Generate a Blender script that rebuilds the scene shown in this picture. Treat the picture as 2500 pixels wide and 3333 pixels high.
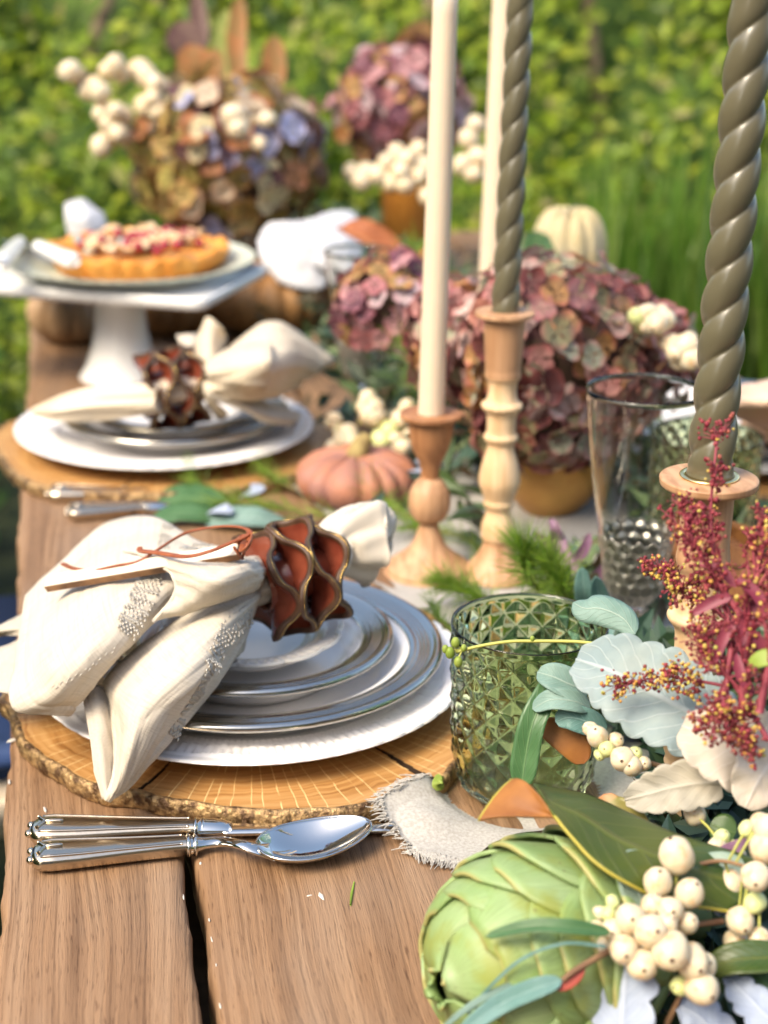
import bpy, bmesh, math, random
import numpy as np
from mathutils import Vector, Matrix, Euler
from math import sin, cos, pi, radians, sqrt, atan2

random.seed(7); RNG = np.random.default_rng(11)
for _o in list(bpy.data.objects): bpy.data.objects.remove(_o, do_unlink=True)
scene = bpy.context.scene
COL = scene.collection

# ------------------------------------------------------------------ camera
CAM_POS, CAM_RIGHT, CAM_UP, CAM_FWD = [[-0.118, -1.127, 0.535], [0.9828, -0.18451, 0.00823], [0.05397, 0.32952, 0.94261], [0.17663, 0.92594, -0.33381]]
cam_data = bpy.data.cameras.new('camera'); cam = bpy.data.objects.new('camera', cam_data); COL.objects.link(cam)
_m = Matrix.Identity(4)
for i in range(3):
    _m[i][0] = CAM_RIGHT[i]; _m[i][1] = CAM_UP[i]; _m[i][2] = -CAM_FWD[i]; _m[i][3] = CAM_POS[i]
cam.matrix_world = _m
cam_data.sensor_fit = 'VERTICAL'; cam_data.sensor_height = 36.0; cam_data.lens = 58.59
cam_data.clip_start = 0.02; cam_data.clip_end = 200
cam_data.dof.use_dof = True; cam_data.dof.focus_distance = 0.97; cam_data.dof.aperture_fstop = 5.7
scene.camera = cam

# ------------------------------------------------------------------ sky, sun, exposure
SUN_AZ = radians(-122)      # measured from +Y towards +X: soft light from the left
SUN_EL = radians(48)
world = bpy.data.worlds.new('World'); scene.world = world; world.use_nodes = True
nt = world.node_tree; nt.nodes.clear()
sky = nt.nodes.new('ShaderNodeTexSky'); sky.sky_type = 'NISHITA'; sky.sun_disc = False
sky.sun_elevation = SUN_EL; sky.sun_rotation = SUN_AZ; sky.air_density = 1.0; sky.dust_density = 2.5; sky.ozone_density = 1.0
bg = nt.nodes.new('ShaderNodeBackground'); bg.inputs[1].default_value = 0.15
wo = nt.nodes.new('ShaderNodeOutputWorld')
nt.links.new(sky.outputs[0], bg.inputs[0]); nt.links.new(bg.outputs[0], wo.inputs[0])
sl = bpy.data.lights.new('sun', 'SUN'); sun = bpy.data.objects.new('sun', sl); COL.objects.link(sun)
sl.energy = 1.7; sl.angle = radians(28); sl.color = (1.0, 0.89, 0.73)
_d = Vector((sin(SUN_AZ) * cos(SUN_EL), cos(SUN_AZ) * cos(SUN_EL), sin(SUN_EL)))
sun.rotation_euler = _d.to_track_quat('Z', 'Y').to_euler(); sun.location = _d * 20
scene.view_settings.view_transform = 'Standard'; scene.view_settings.look = 'None'
scene.view_settings.gamma = 1.0; scene.view_settings.use_curve_mapping = False
scene.view_settings.exposure = 1.5
scene.view_settings.use_white_balance = True; scene.view_settings.white_balance_temperature = 6900; scene.view_settings.white_balance_tint = 8
scene.cycles.max_bounces = 14; scene.cycles.transmission_bounces = 12; scene.cycles.transparent_max_bounces = 12
scene.cycles.glossy_bounces = 5; scene.cycles.diffuse_bounces = 4
scene.cycles.use_denoising = True

# ------------------------------------------------------------------ helpers
def A(x): return np.asarray(x, dtype=float)

def catmull(pts, n, closed=False):
    p = A(pts); k = len(p)
    if closed:
        t = np.arange(n) * k / n
        get = lambda i: p[np.mod(i, k)]
    else:
        t = np.linspace(0, k - 1, n)
        ext = np.concatenate([[2 * p[0] - p[1]], p, [2 * p[-1] - p[-2]]])
        get = lambda i: ext[np.clip(i + 1, 0, k + 1)]
    i = np.floor(t).astype(int)
    if not closed: i = np.minimum(i, k - 2)
    f = (t - i).reshape((-1,) + (1,) * (p.ndim - 1))
    a, b, c, d = get(i - 1), get(i), get(i + 1), get(i + 2)
    return 0.5 * (2 * b + (c - a) * f + (2 * a - 5 * b + 4 * c - d) * f * f + (3 * b - 3 * c + d - a) * f ** 3)

def surf(ctrl, nu, nv):
    g = catmull(A(ctrl), nu)
    return np.swapaxes(catmull(np.swapaxes(g, 0, 1), nv), 0, 1)

def gfaces(nu, nv, cu=False, cv=False, off=0):
    fu = nu if cu else nu - 1; fv = nv if cv else nv - 1
    i, j = np.meshgrid(np.arange(fu), np.arange(fv), indexing='ij')
    i2, j2 = (i + 1) % nu, (j + 1) % nv
    return (np.stack([i * nv + j, i2 * nv + j, i2 * nv + j2, i * nv + j2], -1).reshape(-1, 4) + off).tolist()

def normals(g):
    du = np.gradient(g, axis=0); dv = np.gradient(g, axis=1)
    n = np.cross(du, dv); return n / (np.linalg.norm(n, axis=-1, keepdims=True) + 1e-12)

def vnoise(p, scale, seed=0):
    """cheap smooth noise in -1..1 built from sines"""
    p = A(p) * scale + seed * 3.17
    x, y, z = p[..., 0], p[..., 1], p[..., 2]
    return (np.sin(x * 1.7 + 1.3 * np.sin(y * 1.1 + seed) + z) + np.sin(y * 2.3 + 1.1 * np.sin(z * 1.7) - x * .6) + np.sin(z * 1.9 + np.sin(x * 2.1 + y))) / 3

def mesh(name, V, F, mats, smooth=True, uv=None, mi=None):
    me = bpy.data.meshes.new(name)
    V = A(V).reshape(-1, 3)
    me.from_pydata(V.tolist(), [], F)
    for m in (mats if isinstance(mats, (list, tuple)) else [mats]): me.materials.append(m)
    if smooth: me.polygons.foreach_set('use_smooth', [True] * len(me.polygons))
    if mi is not None: me.polygons.foreach_set('material_index', mi)
    if uv is not None:
        li = np.empty(len(me.loops), dtype=np.int32); me.loops.foreach_get('vertex_index', li)
        me.uv_layers.new(name='UVMap').data.foreach_set('uv', A(uv).reshape(-1, 2)[li].ravel())
    me.update(); return me

def link(name, me, parent=None, loc=None):
    o = bpy.data.objects.new(name, me); COL.objects.link(o)
    if parent is not None: o.parent = parent
    if loc is not None: o.location = loc
    return o

def obj(name, V, F, mats, parent=None, smooth=True, uv=None, mi=None, solid=0, loc=None, off=0, fix=False):
    o = link(name, mesh(name, V, F, mats, smooth, uv, mi), parent, loc)
    if fix:
        bm = bmesh.new(); bm.from_mesh(o.data); bmesh.ops.recalc_face_normals(bm, faces=bm.faces); bm.to_mesh(o.data); bm.free()
    if solid:
        s = o.modifiers.new('solid', 'SOLIDIFY'); s.thickness = solid; s.offset = off
    return o

def thing(name, label, cat, group=None, loc=(0, 0, 0), rz=0):
    o = bpy.data.objects.new(name, None); COL.objects.link(o); o.location = loc; o.rotation_euler = (0, 0, rz)
    o.empty_display_size = .02
    return tag(o, label, cat, group)

def tag(o, label, cat, group=None):
    o['label'] = label; o['category'] = cat
    if group: o['group'] = group
    return o

def struct(o): o['kind'] = 'structure'; return o
def stuff(o): o['kind'] = 'stuff'; return o

def copy_tree(o, parent=None):
    c = o.copy(); COL.objects.link(c)
    if parent is not None: c.parent = parent
    for ch in o.children: copy_tree(ch, c)
    return c

class MB:
    def __init__(s): s.V = []; s.F = []; s.n = 0; s.uv = []; s.mi = []
    def add(s, V, F, uv=None, mi=0):
        V = A(V).reshape(-1, 3); s.V.append(V)
        F = [tuple(int(i) + s.n for i in f) for f in F]; s.F += F; s.mi += [mi] * len(F); s.n += len(V)
        s.uv.append(A(uv).reshape(-1, 2) if uv is not None else np.zeros((len(V), 2)))
    def stamp(s, T, TF, mats):
        """T template verts, mats (k,4,4)"""
        mats = A(mats); k = len(mats); T4 = np.c_[T, np.ones(len(T))]
        V = np.einsum('kij,vj->kvi', mats, T4)[..., :3].reshape(-1, 3)
        m = len(T); TFa = [np.asarray(f) for f in TF]
        off = s.n
        for q in range(k):
            for f in TFa: s.F.append(tuple((f + off + q * m).tolist()))
        s.mi += [0] * (k * len(TF)); s.V.append(V); s.uv.append(np.zeros((len(V), 2))); s.n += len(V)
    def build(s, name, mats, parent=None, smooth=True, **k):
        return obj(name, np.concatenate(s.V), s.F, mats, parent, smooth, np.concatenate(s.uv), s.mi, **k)

def lathe(prof, seg, fn=None, smooth_n=0, closed=False):
    p = A(prof)
    if smooth_n: p = catmull(p, smooth_n)
    th = np.arange(seg) * 2 * pi / seg
    R = np.repeat(p[:, :1], seg, 1); Z = np.repeat(p[:, 1:2], seg, 1); T = np.repeat(th[None], len(p), 0)
    if fn: R, Z, T = fn(R, Z, T)
    return np.stack([R * np.cos(T), R * np.sin(T), Z], -1), gfaces(len(p), seg, closed, True)

def frames(P):
    P = A(P); t = np.gradient(P, axis=0); t /= np.linalg.norm(t, axis=1, keepdims=True) + 1e-12
    up = A([0, 0, 1.0]) if abs(t[0][2]) < .9 else A([1.0, 0, 0])
    n = np.zeros_like(t); b = np.zeros_like(t)
    u = up - t[0] * (up @ t[0]); u /= np.linalg.norm(u)
    for i in range(len(P)):
        u = u - t[i] * (u @ t[i]); u /= np.linalg.norm(u) + 1e-12
        n[i] = u; b[i] = np.cross(t[i], u)
    return t, n, b

def tube(P, r, seg=8, flat=1.0, caps=True):
    P = A(P); n = len(P); r = np.broadcast_to(A(r), (n,))
    t, N, B = frames(P); th = np.arange(seg) * 2 * pi / seg
    V = P[:, None] + r[:, None, None] * (np.cos(th)[None, :, None] * B[:, None] + flat * np.sin(th)[None, :, None] * N[:, None])
    F = gfaces(n, seg, False, True)
    if caps: F = F + [list(range(seg))[::-1], [(n - 1) * seg + i for i in range(seg)]]
    return V.reshape(-1, 3), F

def loft(P, w, h, seg=16, e=2.0, up=None, caps=True):
    """superellipse section, w across, h along the frame normal"""
    P = A(P); n = len(P); w = np.broadcast_to(A(w), (n,)); h = np.broadcast_to(A(h), (n,))
    t, N, B = frames(P); th = np.arange(seg) * 2 * pi / seg
    c, s = np.cos(th), np.sin(th); c = np.sign(c) * np.abs(c) ** (2 / e); s = np.sign(s) * np.abs(s) ** (2 / e)
    V = P[:, None] + w[:, None, None] * c[None, :, None] * B[:, None] + h[:, None, None] * s[None, :, None] * N[:, None]
    F = gfaces(n, seg, False, True)
    if caps: F = F + [list(range(seg))[::-1], [(n - 1) * seg + i for i in range(seg)]]
    return V.reshape(-1, 3), F

def ico(sub):
    bm = bmesh.new(); bmesh.ops.create_icosphere(bm, subdivisions=sub, radius=1)
    V = A([v.co[:] for v in bm.verts]); F = [[v.index for v in f.verts] for f in bm.faces]; bm.free(); return V, F
ICO1, ICO2, ICO3 = ico(1), ico(2), ico(3)

def box(x0, x1, y0, y1, z0, z1):
    V = [(x, y, z) for z in (z0, z1) for y in (y0, y1) for x in (x0, x1)]
    return V, [(0, 2, 3, 1), (4, 5, 7, 6), (0, 1, 5, 4), (2, 6, 7, 3), (0, 4, 6, 2), (1, 3, 7, 5)]

def basis(x, z, o=(0, 0, 0), s=(1, 1, 1)):
    """4x4 with local x along x, z near z"""
    x = A(x); x = x / np.linalg.norm(x); z = A(z); y = np.cross(z, x); y /= np.linalg.norm(y) + 1e-12; z = np.cross(x, y)
    m = np.eye(4); m[:3, 0] = x * s[0]; m[:3, 1] = y * s[1]; m[:3, 2] = z * s[2]; m[:3, 3] = o; return m

def leaf_grid(spine, wfn, side, nu=18, nv=7, curl=0.0, ruffle=0.0, seed=0, fold=0.0):
    """leaf blade: spine control points, half width wfn(u), side = rough normal; returns grid, uv"""
    S = catmull(spine, nu); t = np.gradient(S, axis=0); t /= np.linalg.norm(t, axis=1, keepdims=True)
    side = A(side); nrm = np.broadcast_to(side, S.shape) if side.ndim == 1 else catmull(side, nu)
    b = np.cross(nrm, t); b /= np.linalg.norm(b, axis=1, keepdims=True) + 1e-12; nn = np.cross(t, b)
    u = np.linspace(0, 1, nu); v = np.linspace(-1, 1, nv)
    w = A([wfn(x) for x in u]); w2 = w[:, None] * v[None, :]
    g = S[:, None] + b[:, None] * w2[..., None]
    d = curl * np.abs(v)[None] ** 2 * w[:, None] + fold * np.abs(v)[None] * w[:, None] + ruffle * w[:, None] * np.sin(u[:, None] * 19 + seed + v[None] * 2.0) * np.abs(v)[None]
    g = g + nn[:, None] * d[..., None]
    uv = np.stack(np.broadcast_arrays(u[:, None], v[None] * .5 + .5), -1)
    return g, uv

def ell(u, p=0.5, a=.45): # blade width, widest at a
    x = u / a if u < a else (1 - u) / (1 - a)
    x = min(max(x, 0), 1); return (1 - (1 - x) ** 2) ** p * .96 + .04 * (0 < u < 1)

# ------------------------------------------------------------------ materials
def mat(name, col, rough=.5, metal=0, col2=None, scale=20, stretch=(1, 1, 1), detail=4, bump=0, bscale=None, bdist=.001,
        spec=.5, trans=0, ior=1.45, sss=0, sssr=(.01, .006, .004), coat=0, transl=0, island=None, distort=0, lo=.35, hi=.65, sheen=0):
    m = bpy.data.materials.new(name); m.use_nodes = True; N = m.node_tree.nodes; L = m.node_tree.links
    p = N['Principled BSDF']; out = N['Material Output']
    p.inputs['Base Color'].default_value = (*col, 1); p.inputs['Roughness'].default_value = rough
    p.inputs['Metallic'].default_value = metal; p.inputs['IOR'].default_value = ior
    p.inputs['Specular IOR Level'].default_value = spec; p.inputs['Transmission Weight'].default_value = trans
    p.inputs['Coat Weight'].default_value = coat; p.inputs['Coat Roughness'].default_value = .06
    p.inputs['Sheen Weight'].default_value = sheen
    if sss:
        p.inputs['Subsurface Weight'].default_value = sss; p.inputs['Subsurface Radius'].default_value = sssr; p.inputs['Subsurface Scale'].default_value = 1
    tc = N.new('ShaderNodeTexCoord'); mp = N.new('ShaderNodeMapping'); mp.inputs['Scale'].default_value = stretch
    oi = N.new('ShaderNodeObjectInfo'); ad = N.new('ShaderNodeVectorMath'); ad.operation = 'ADD'
    mu = N.new('ShaderNodeVectorMath'); mu.operation = 'SCALE'; mu.inputs[0].default_value = (3.1, 7.7, 5.3); L.new(oi.outputs['Random'], mu.inputs['Scale'])
    L.new(tc.outputs['Object'], ad.inputs[0]); L.new(mu.outputs[0], ad.inputs[1]); L.new(ad.outputs[0], mp.inputs['Vector'])
    colsock = None
    if island:
        g = N.new('ShaderNodeNewGeometry'); cr = N.new('ShaderNodeValToRGB'); L.new(g.outputs['Random Per Island'], cr.inputs[0])
        e = cr.color_ramp.elements
        while len(e) < len(island): e.new(.5)
        for i, c in enumerate(island): e[i].position = i / (len(island) - 1); e[i].color = (*c, 1)
        colsock = cr.outputs[0]
    elif col2 is not None:
        n = N.new('ShaderNodeTexNoise'); n.inputs['Scale'].default_value = scale; n.inputs['Detail'].default_value = detail; n.inputs['Distortion'].default_value = distort
        L.new(mp.outputs[0], n.inputs['Vector'])
        cr = N.new('ShaderNodeValToRGB'); cr.color_ramp.elements[0].position = lo; cr.color_ramp.elements[1].position = hi
        cr.color_ramp.elements[0].color = (*col, 1); cr.color_ramp.elements[1].color = (*col2, 1)
        L.new(n.outputs['Fac'], cr.inputs[0]); colsock = cr.outputs[0]
    if colsock is not None: L.new(colsock, p.inputs['Base Color'])
    if bump:
        n2 = N.new('ShaderNodeTexNoise'); n2.inputs['Scale'].default_value = bscale or scale; n2.inputs['Detail'].default_value = 5
        L.new(mp.outputs[0], n2.inputs['Vector']); b = N.new('ShaderNodeBump'); b.inputs['Strength'].default_value = bump; b.inputs['Distance'].default_value = bdist
        L.new(n2.outputs['Fac'], b.inputs['Height']); L.new(b.outputs[0], p.inputs['Normal'])
    if transl:
        t = N.new('ShaderNodeBsdfTranslucent'); mx = N.new('ShaderNodeMixShader'); mx.inputs[0].default_value = transl
        if colsock is not None: L.new(colsock, t.inputs[0])
        else: t.inputs[0].default_value = (*col, 1)
        L.new(p.outputs[0], mx.inputs[1]); L.new(t.outputs[0], mx.inputs[2]); L.new(mx.outputs[0], out.inputs[0])
    m['col'] = colsock is not None
    return m

def nodes(m): return m.node_tree.nodes, m.node_tree.links, m.node_tree.nodes['Principled BSDF']
def math_node(N, L, op, a, b=None, c=None):
    n = N.new('ShaderNodeMath'); n.operation = op
    for i, x in enumerate((a, b, c)):
        if x is None: continue
        if isinstance(x, (int, float)): n.inputs[i].default_value = x
        else: L.new(x, n.inputs[i])
    return n.outputs[0]
def mix_col(N, L, fac, a, b, mode='MIX'):
    n = N.new('ShaderNodeMix'); n.data_type = 'RGBA'; n.blend_type = mode
    for s, x in ((n.inputs[0], fac), (n.inputs[6], a), (n.inputs[7], b)):
        if isinstance(x, (int, float)): s.default_value = x
        elif isinstance(x, (tuple, list)): s.default_value = (*x, 1)
        else: L.new(x, s)
    return n.outputs[2]

# ------------------------------------------------------------------ ground and hedge
m_ground = mat('ground_soil', (.025, .03, .012), .9, col2=(.05, .06, .02), scale=6, bump=.5, bscale=30, bdist=.02)
n = 40
gx, gy = np.meshgrid(np.linspace(-40, 40, n), np.linspace(-40, 40, n), indexing='ij')
struct(obj('ground', np.stack([gx, gy, np.full_like(gx, -.75)], -1), gfaces(n, n), m_ground))

def leaf_cloud(name, P, Nrm, size, m, parent, aspect=.5):
    """many small folded leaves (two quads each) at P, facing Nrm"""
    k = len(P); r = RNG.normal(size=(k, 3)); nn = Nrm + r * .55; nn /= np.linalg.norm(nn, axis=1, keepdims=True)
    d = np.cross(nn, RNG.normal(size=(k, 3))); d /= np.linalg.norm(d, axis=1, keepdims=True); s = np.cross(nn, d)
    L_ = (size * RNG.uniform(.6, 1.3, k))[:, None]
    a = P - d * L_ * .5; b = P + d * L_ * .5
    c1 = P + s * L_ * aspect * .5 + nn * L_ * .08; c2 = P - s * L_ * aspect * .5 + nn * L_ * .08
    c3 = c1 + d * L_ * .05; 
    V = np.stack([a, c1, b, c2], 1).reshape(-1, 3)
    i = np.arange(k)[:, None] * 4
    F = np.concatenate([i + [[0, 1, 2]], i + [[0, 2, 3]]], 1).reshape(-1, 3).tolist()
    return obj(name, V, F, m, parent, smooth=False)

m_hedge = mat('hedge_leaf', (.1, .2, .03), .45, island=[(.03, .07, .008), (.13, .22, .02), (.24, .35, .025), (.36, .44, .03), (.06, .13, .02), (.44, .48, .05), (.26, .37, .025), (.38, .32, .14)], transl=.5)
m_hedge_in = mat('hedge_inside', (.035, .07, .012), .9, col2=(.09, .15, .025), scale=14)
m_bark = mat('hedge_bark', (.10, .07, .04), .9, col2=(.18, .13, .08), scale=30, bump=.4)
hedge = thing('hedge', 'tall leafy green hedge closing off the garden behind the table', 'hedge', loc=(0.7, 3.3, -.75))
def hsurf(x, z): 
    p = np.stack([x, z * 1.0, x * 0 + 1], -1)
    return 3.2 + .16 * vnoise(p, 2.6, 1) + .12 * vnoise(p, 6.3, 2) + .05 * vnoise(p, 15, 4) + .85 * (z + .45)
k = 44000
hx = RNG.uniform(-1.9, 3.4, k); hz = RNG.uniform(-.75, 1.9, k)
hy = hsurf(hx, hz) + RNG.exponential(.09, k) - .05
keep = vnoise(np.stack([hx, hz, hx * 0], -1), 5.0, 7) + RNG.uniform(-1, 1, k) * .5 > -.52
hx, hy, hz = hx[keep], hy[keep], hz[keep]
stuff(leaf_cloud('foliage', np.stack([hx, hy, hz], -1) - A([.7, 3.3, -.75]), np.tile(A([-.4, -.5, .75]), (len(hx), 1)), .062, m_hedge, hedge))
k = 2600   # lighter long blades of the plants at the hedge foot, right
bx_ = RNG.uniform(1.15, 3.4, k); bz = RNG.uniform(-.75, -.35, k); by = 2.95 + RNG.uniform(-.25, .2, k)
mb = MB(); T = A([(-.5, 0, 0), (.5, 0, 0), (.35, .05, .6), (-.35, .05, .6), (0, .25, 1)])
mb.stamp(T, [(0, 1, 2, 3), (3, 2, 4)], [basis((cos(a), sin(a), 0), (random.uniform(-.3, .3), random.uniform(-.3, .3), 1), (x, y, z), (.014, .25, random.uniform(.25, .5))) for x, y, z, a in zip(bx_, by, bz, RNG.uniform(0, 6, k))])
m_blade = mat('garden_blade', (.05, .15, .02), .4, island=[(.04, .11, .012), (.10, .22, .025), (.18, .30, .04), (.24, .30, .08)], transl=.4)
stuff(tag(mb.build('tall_grass', m_blade), 'upright green grass blades growing at the foot of the hedge', 'grass'))
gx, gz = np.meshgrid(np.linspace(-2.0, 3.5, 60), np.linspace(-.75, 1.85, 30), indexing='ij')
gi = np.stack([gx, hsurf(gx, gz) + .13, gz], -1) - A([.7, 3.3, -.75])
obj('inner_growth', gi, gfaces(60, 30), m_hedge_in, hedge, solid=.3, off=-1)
for i in range(10):
    x = -1.7 + i * .52 + random.uniform(-.1, .1)
    P = [(x, 3.36, -.75), (x + random.uniform(-.1, .1), 3.62, -.1), (x + random.uniform(-.2, .2), 3.95, .7), (x + random.uniform(-.2, .2), 4.3, 1.5)]
    V, F = tube(catmull(P, 10), np.linspace(.03, .012, 10), 7); obj('trunk', V - A([.7, 3.3, -.75]), F, m_bark, hedge)
lh = thing('hedge', 'unseen side hedge added along the left to darken reflections in the silver', 'hedge', loc=(-2.6, .6, -.75))  # out of view, added so the silver rims reflect something darker than sky
k = 9000; lz = RNG.uniform(-.75, 1.7, k); ly = RNG.uniform(-2.4, 3.2, k); lx = -2.3 + .15 * vnoise(np.stack([ly, lz, 0 * lz], -1), 3, 5) - RNG.exponential(.08, k) - .15 * lz
stuff(leaf_cloud('foliage', np.stack([lx, ly, lz], -1) - A([-2.6, .6, -.75]), np.tile(A([.7, -.2, .6]), (k, 1)), .085, m_hedge, lh))
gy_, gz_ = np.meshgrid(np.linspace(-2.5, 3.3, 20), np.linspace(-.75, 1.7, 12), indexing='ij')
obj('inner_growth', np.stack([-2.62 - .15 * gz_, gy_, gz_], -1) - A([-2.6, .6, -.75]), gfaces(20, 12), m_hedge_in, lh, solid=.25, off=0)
# low plants on the ground left of the table
k = 5000
P = np.stack([RNG.uniform(-1.6, -.3, k), RNG.uniform(.6, 3.1, k), RNG.uniform(-.75, -.45, k)], -1)
m_cover = mat('cover_leaf', (.03, .07, .015), .4, island=[(.012, .03, .006), (.03, .09, .012), (.06, .15, .02), (.02, .05, .02)], transl=.25)
co = leaf_cloud('ground_cover', P, np.tile(A([0, -.3, .9]), (k, 1)), .07, m_cover, None, .6); stuff(co)
tag(co, 'low dark green leaves covering the ground left of the table', 'plants')

# ------------------------------------------------------------------ house behind the camera (seen in the spoon and knife handles)
m_stucco = mat('warm_stucco', (.50, .34, .20), .9, col2=(.44, .29, .17), scale=8, bump=.3, bscale=60, bdist=.004)
house = thing('house', 'warm plastered house wall standing behind the photographer', 'house', loc=(1.5, -3.4, -.75))
def hb(name, x0, x1, y0, y1, z0, z1, m, par, o): 
    V, F = box(x0, x1, y0, y1, z0, z1); return obj(name, A(V) - A(o), F, m, par, False)
ho = A([1.5, -3.4, -.75])
hb('wall', -2.5, 5.5, -3.6, -3.4, -.75, 2.4, m_stucco, house, ho)
m_pane = mat('window_glass', (.06, .08, .1), .05, spec=.6); m_trim = mat('painted_trim', (.7, .66, .58), .5)
for x in (-.9, 1.2, 3.3):
    w_ = hb('window', x - .55, x + .55, -3.398, -3.36, .1, 1.6, m_trim, house, ho)
    for q in (-.26, .26): hb('pane', x + q - .23, x + q + .23, -3.358, -3.35, .18, 1.52, m_pane, w_, ho)
# ------------------------------------------------------------------ table
m_wood = mat('table_wood', (.3, .17, .09), .55, spec=.35); N, L, p = nodes(m_wood)
def noise_tex(N, L, vec, scale, detail=3, dist=0):
    n = N.new('ShaderNodeTexNoise'); n.inputs['Scale'].default_value = scale; n.inputs['Detail'].default_value = detail; n.inputs['Distortion'].default_value = dist
    L.new(vec, n.inputs['Vector']); return n.outputs['Fac']
def ramp(N, L, fac, stops):
    c = N.new('ShaderNodeValToRGB'); e = c.color_ramp.elements
    while len(e) < len(stops): e.new(.5)
    for i, (q, col) in enumerate(stops): e[i].position = q; e[i].color = (*col, 1)
    L.new(fac, c.inputs[0]); return c.outputs[0]

def mapped(N, L, src, sc):
    m_ = N.new('ShaderNodeMapping'); m_.inputs['Scale'].default_value = sc; L.new(src, m_.inputs[0]); return m_.outputs[0]
src = [x for x in N if x.type == 'VECT_MATH' and x.operation == 'ADD'][0].outputs[0]
warp = N.new('ShaderNodeTexNoise'); warp.inputs['Scale'].default_value = 1; warp.inputs['Detail'].default_value = 2; L.new(mapped(N, L, src, (9, 2.2, 1)), warp.inputs['Vector'])
wv = N.new('ShaderNodeVectorMath'); wv.operation = 'MULTIPLY_ADD'; L.new(warp.outputs['Color'], wv.inputs[0]); wv.inputs[1].default_value = (.045, 0, 0); L.new(src, wv.inputs[2]); wsrc = wv.outputs[0]
g1 = noise_tex(N, L, mapped(N, L, wsrc, (75, 1.3, 1)), 1, 4)        # broad growth bands
g2 = noise_tex(N, L, mapped(N, L, wsrc, (420, 5, 1)), 1, 3)         # long fine grain
g3 = noise_tex(N, L, mapped(N, L, wsrc, (1100, 60, 1)), 1, 2)       # short pores
g4 = noise_tex(N, L, mapped(N, L, src, (14, 5, 1)), 1, 4)           # worn greyish patches
c1 = ramp(N, L, g1, [(.28, (.165, .090, .046)), (.5, (.25, .144, .077)), (.72, (.32, .20, .116))])
c1 = mix_col(N, L, 1, c1, ramp(N, L, g2, [(.30, (.60, .55, .50)), (.48, (1, 1, 1)), (.7, (1.13, 1.12, 1.1))]), 'MULTIPLY')
c1 = mix_col(N, L, 1, c1, ramp(N, L, g3, [(.30, (.50, .44, .40)), (.40, (1, 1, 1))]), 'MULTIPLY')
c1 = mix_col(N, L, ramp(N, L, g4, [(.48, (0, 0, 0)), (.75, (.6, .6, .6))]), c1, (.28, .195, .135))
L.new(c1, p.inputs['Base Color'])
bp = N.new('ShaderNodeBump'); bp.inputs['Strength'].default_value = .8; bp.inputs['Distance'].default_value = .0008; L.new(math_node(N, L, 'ADD', g2, g3), bp.inputs['Height']); L.new(bp.outputs[0], p.inputs['Normal'])
table = thing('dining_table', 'rustic brown plank dining table laid for an autumn meal', 'table', loc=(.35, .7, -.75))
TO = A([.35, .7, -.75])
def plank(x0, x1, y0=-.72, y1=1.85, th=.035, seed=0):
    ny = 300; y = np.linspace(y0, y1, ny)
    pr = [(x0, -th), (x0, -.006), (x0 + .0008, -.002), (x0 + .003, 0)] + [(x0 + (x1 - x0) * f, 0) for f in (.1, .3, .5, .7, .9)] + [(x1 - .003, 0), (x1 - .0008, -.002), (x1, -.006), (x1, -th)]
    G = np.zeros((ny, len(pr), 3))
    r0 = np.convolve(RNG.normal(size=ny + 8), np.ones(9) / 9, 'valid') * .0034; r1 = np.convolve(RNG.normal(size=ny + 8), np.ones(9) / 9, 'valid') * .0022
    c0 = np.convolve(RNG.normal(size=ny + 2), np.ones(3) / 3, 'valid') * .0010; c1_ = np.convolve(RNG.normal(size=ny + 2), np.ones(3) / 3, 'valid') * .0010
    for j, (x, z) in enumerate(pr):
        e0 = j < 4; e1 = j >= len(pr) - 4
        G[:, j, 0] = x + (r0 + c0 * (1 + (j == 3)) if e0 else r1 + c1_ * (1 + (j == len(pr) - 4)) if e1 else 0); G[:, j, 1] = y; G[:, j, 2] = z
    G[:, :, 2] += .0006 * np.sin(y * 3 + seed)[:, None]
    return obj('plank', G - TO, gfaces(ny, len(pr)) + [list(range(len(pr)))[::-1], [(ny - 1) * len(pr) + i for i in range(len(pr))]], m_wood, table)
edges = [-.178, -.0715, -.064, .142, .148, .345, .350, .545, .551, .700]
for i in range(0, 10, 2): plank(edges[i], edges[i + 1], seed=i)
m_dark = mat('table_underside', (.05, .032, .02), .8, col2=(.09, .06, .035), scale=50)
for (a, b) in ((-.6, -.5), (.2, .3), (1.0, 1.1), (1.6, 1.7)):
    V, F = box(-.15, .68, a, b, -.075, -.036); obj('batten', A(V) - TO, F, m_dark, table, False)
V, F = box(-.085, -.05, -.6, 1.7, -.12, -.076); obj('apron', A(V) - TO, F, m_dark, table, False)
V, F = box(.62, .66, -.6, 1.7, -.12, -.076); obj('apron', A(V) - TO, F, m_dark, table, False)
for (x, y) in ((-.06, -.55), (-.06, 1.5), (.62, -.55), (.62, 1.5)):
    V, F = box(x - .035, x + .035, y - .035, y + .035, -.75, -.121); obj('leg', A(V) - TO, F, m_dark, table, False)
m_fleck = mat('white_paint_fleck', (.58, .55, .50), .8)
def fleck(x, y, l, w, a=1.5):
    mm = MB(); pts = []
    for q in range(9):
        t = 2 * pi * q / 9; rr = random.uniform(.6, 1.2); pts.append((l * cos(t) * rr, w * sin(t) * rr))
    V = [(x + c * cos(a) - s * sin(a), y + c * sin(a) + s * cos(a), .0004) for c, s in pts] + [(x + c * cos(a) * .8 - s * sin(a) * .8, y + c * sin(a) * .8 + s * cos(a) * .8, .0011) for c, s in pts]
    F = [list(range(9, 18))] + [(i, (i + 1) % 9, 9 + (i + 1) % 9, 9 + i) for i in range(9)]
    obj('paint_fleck', A(V) - TO, F, m_fleck, table)
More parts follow.
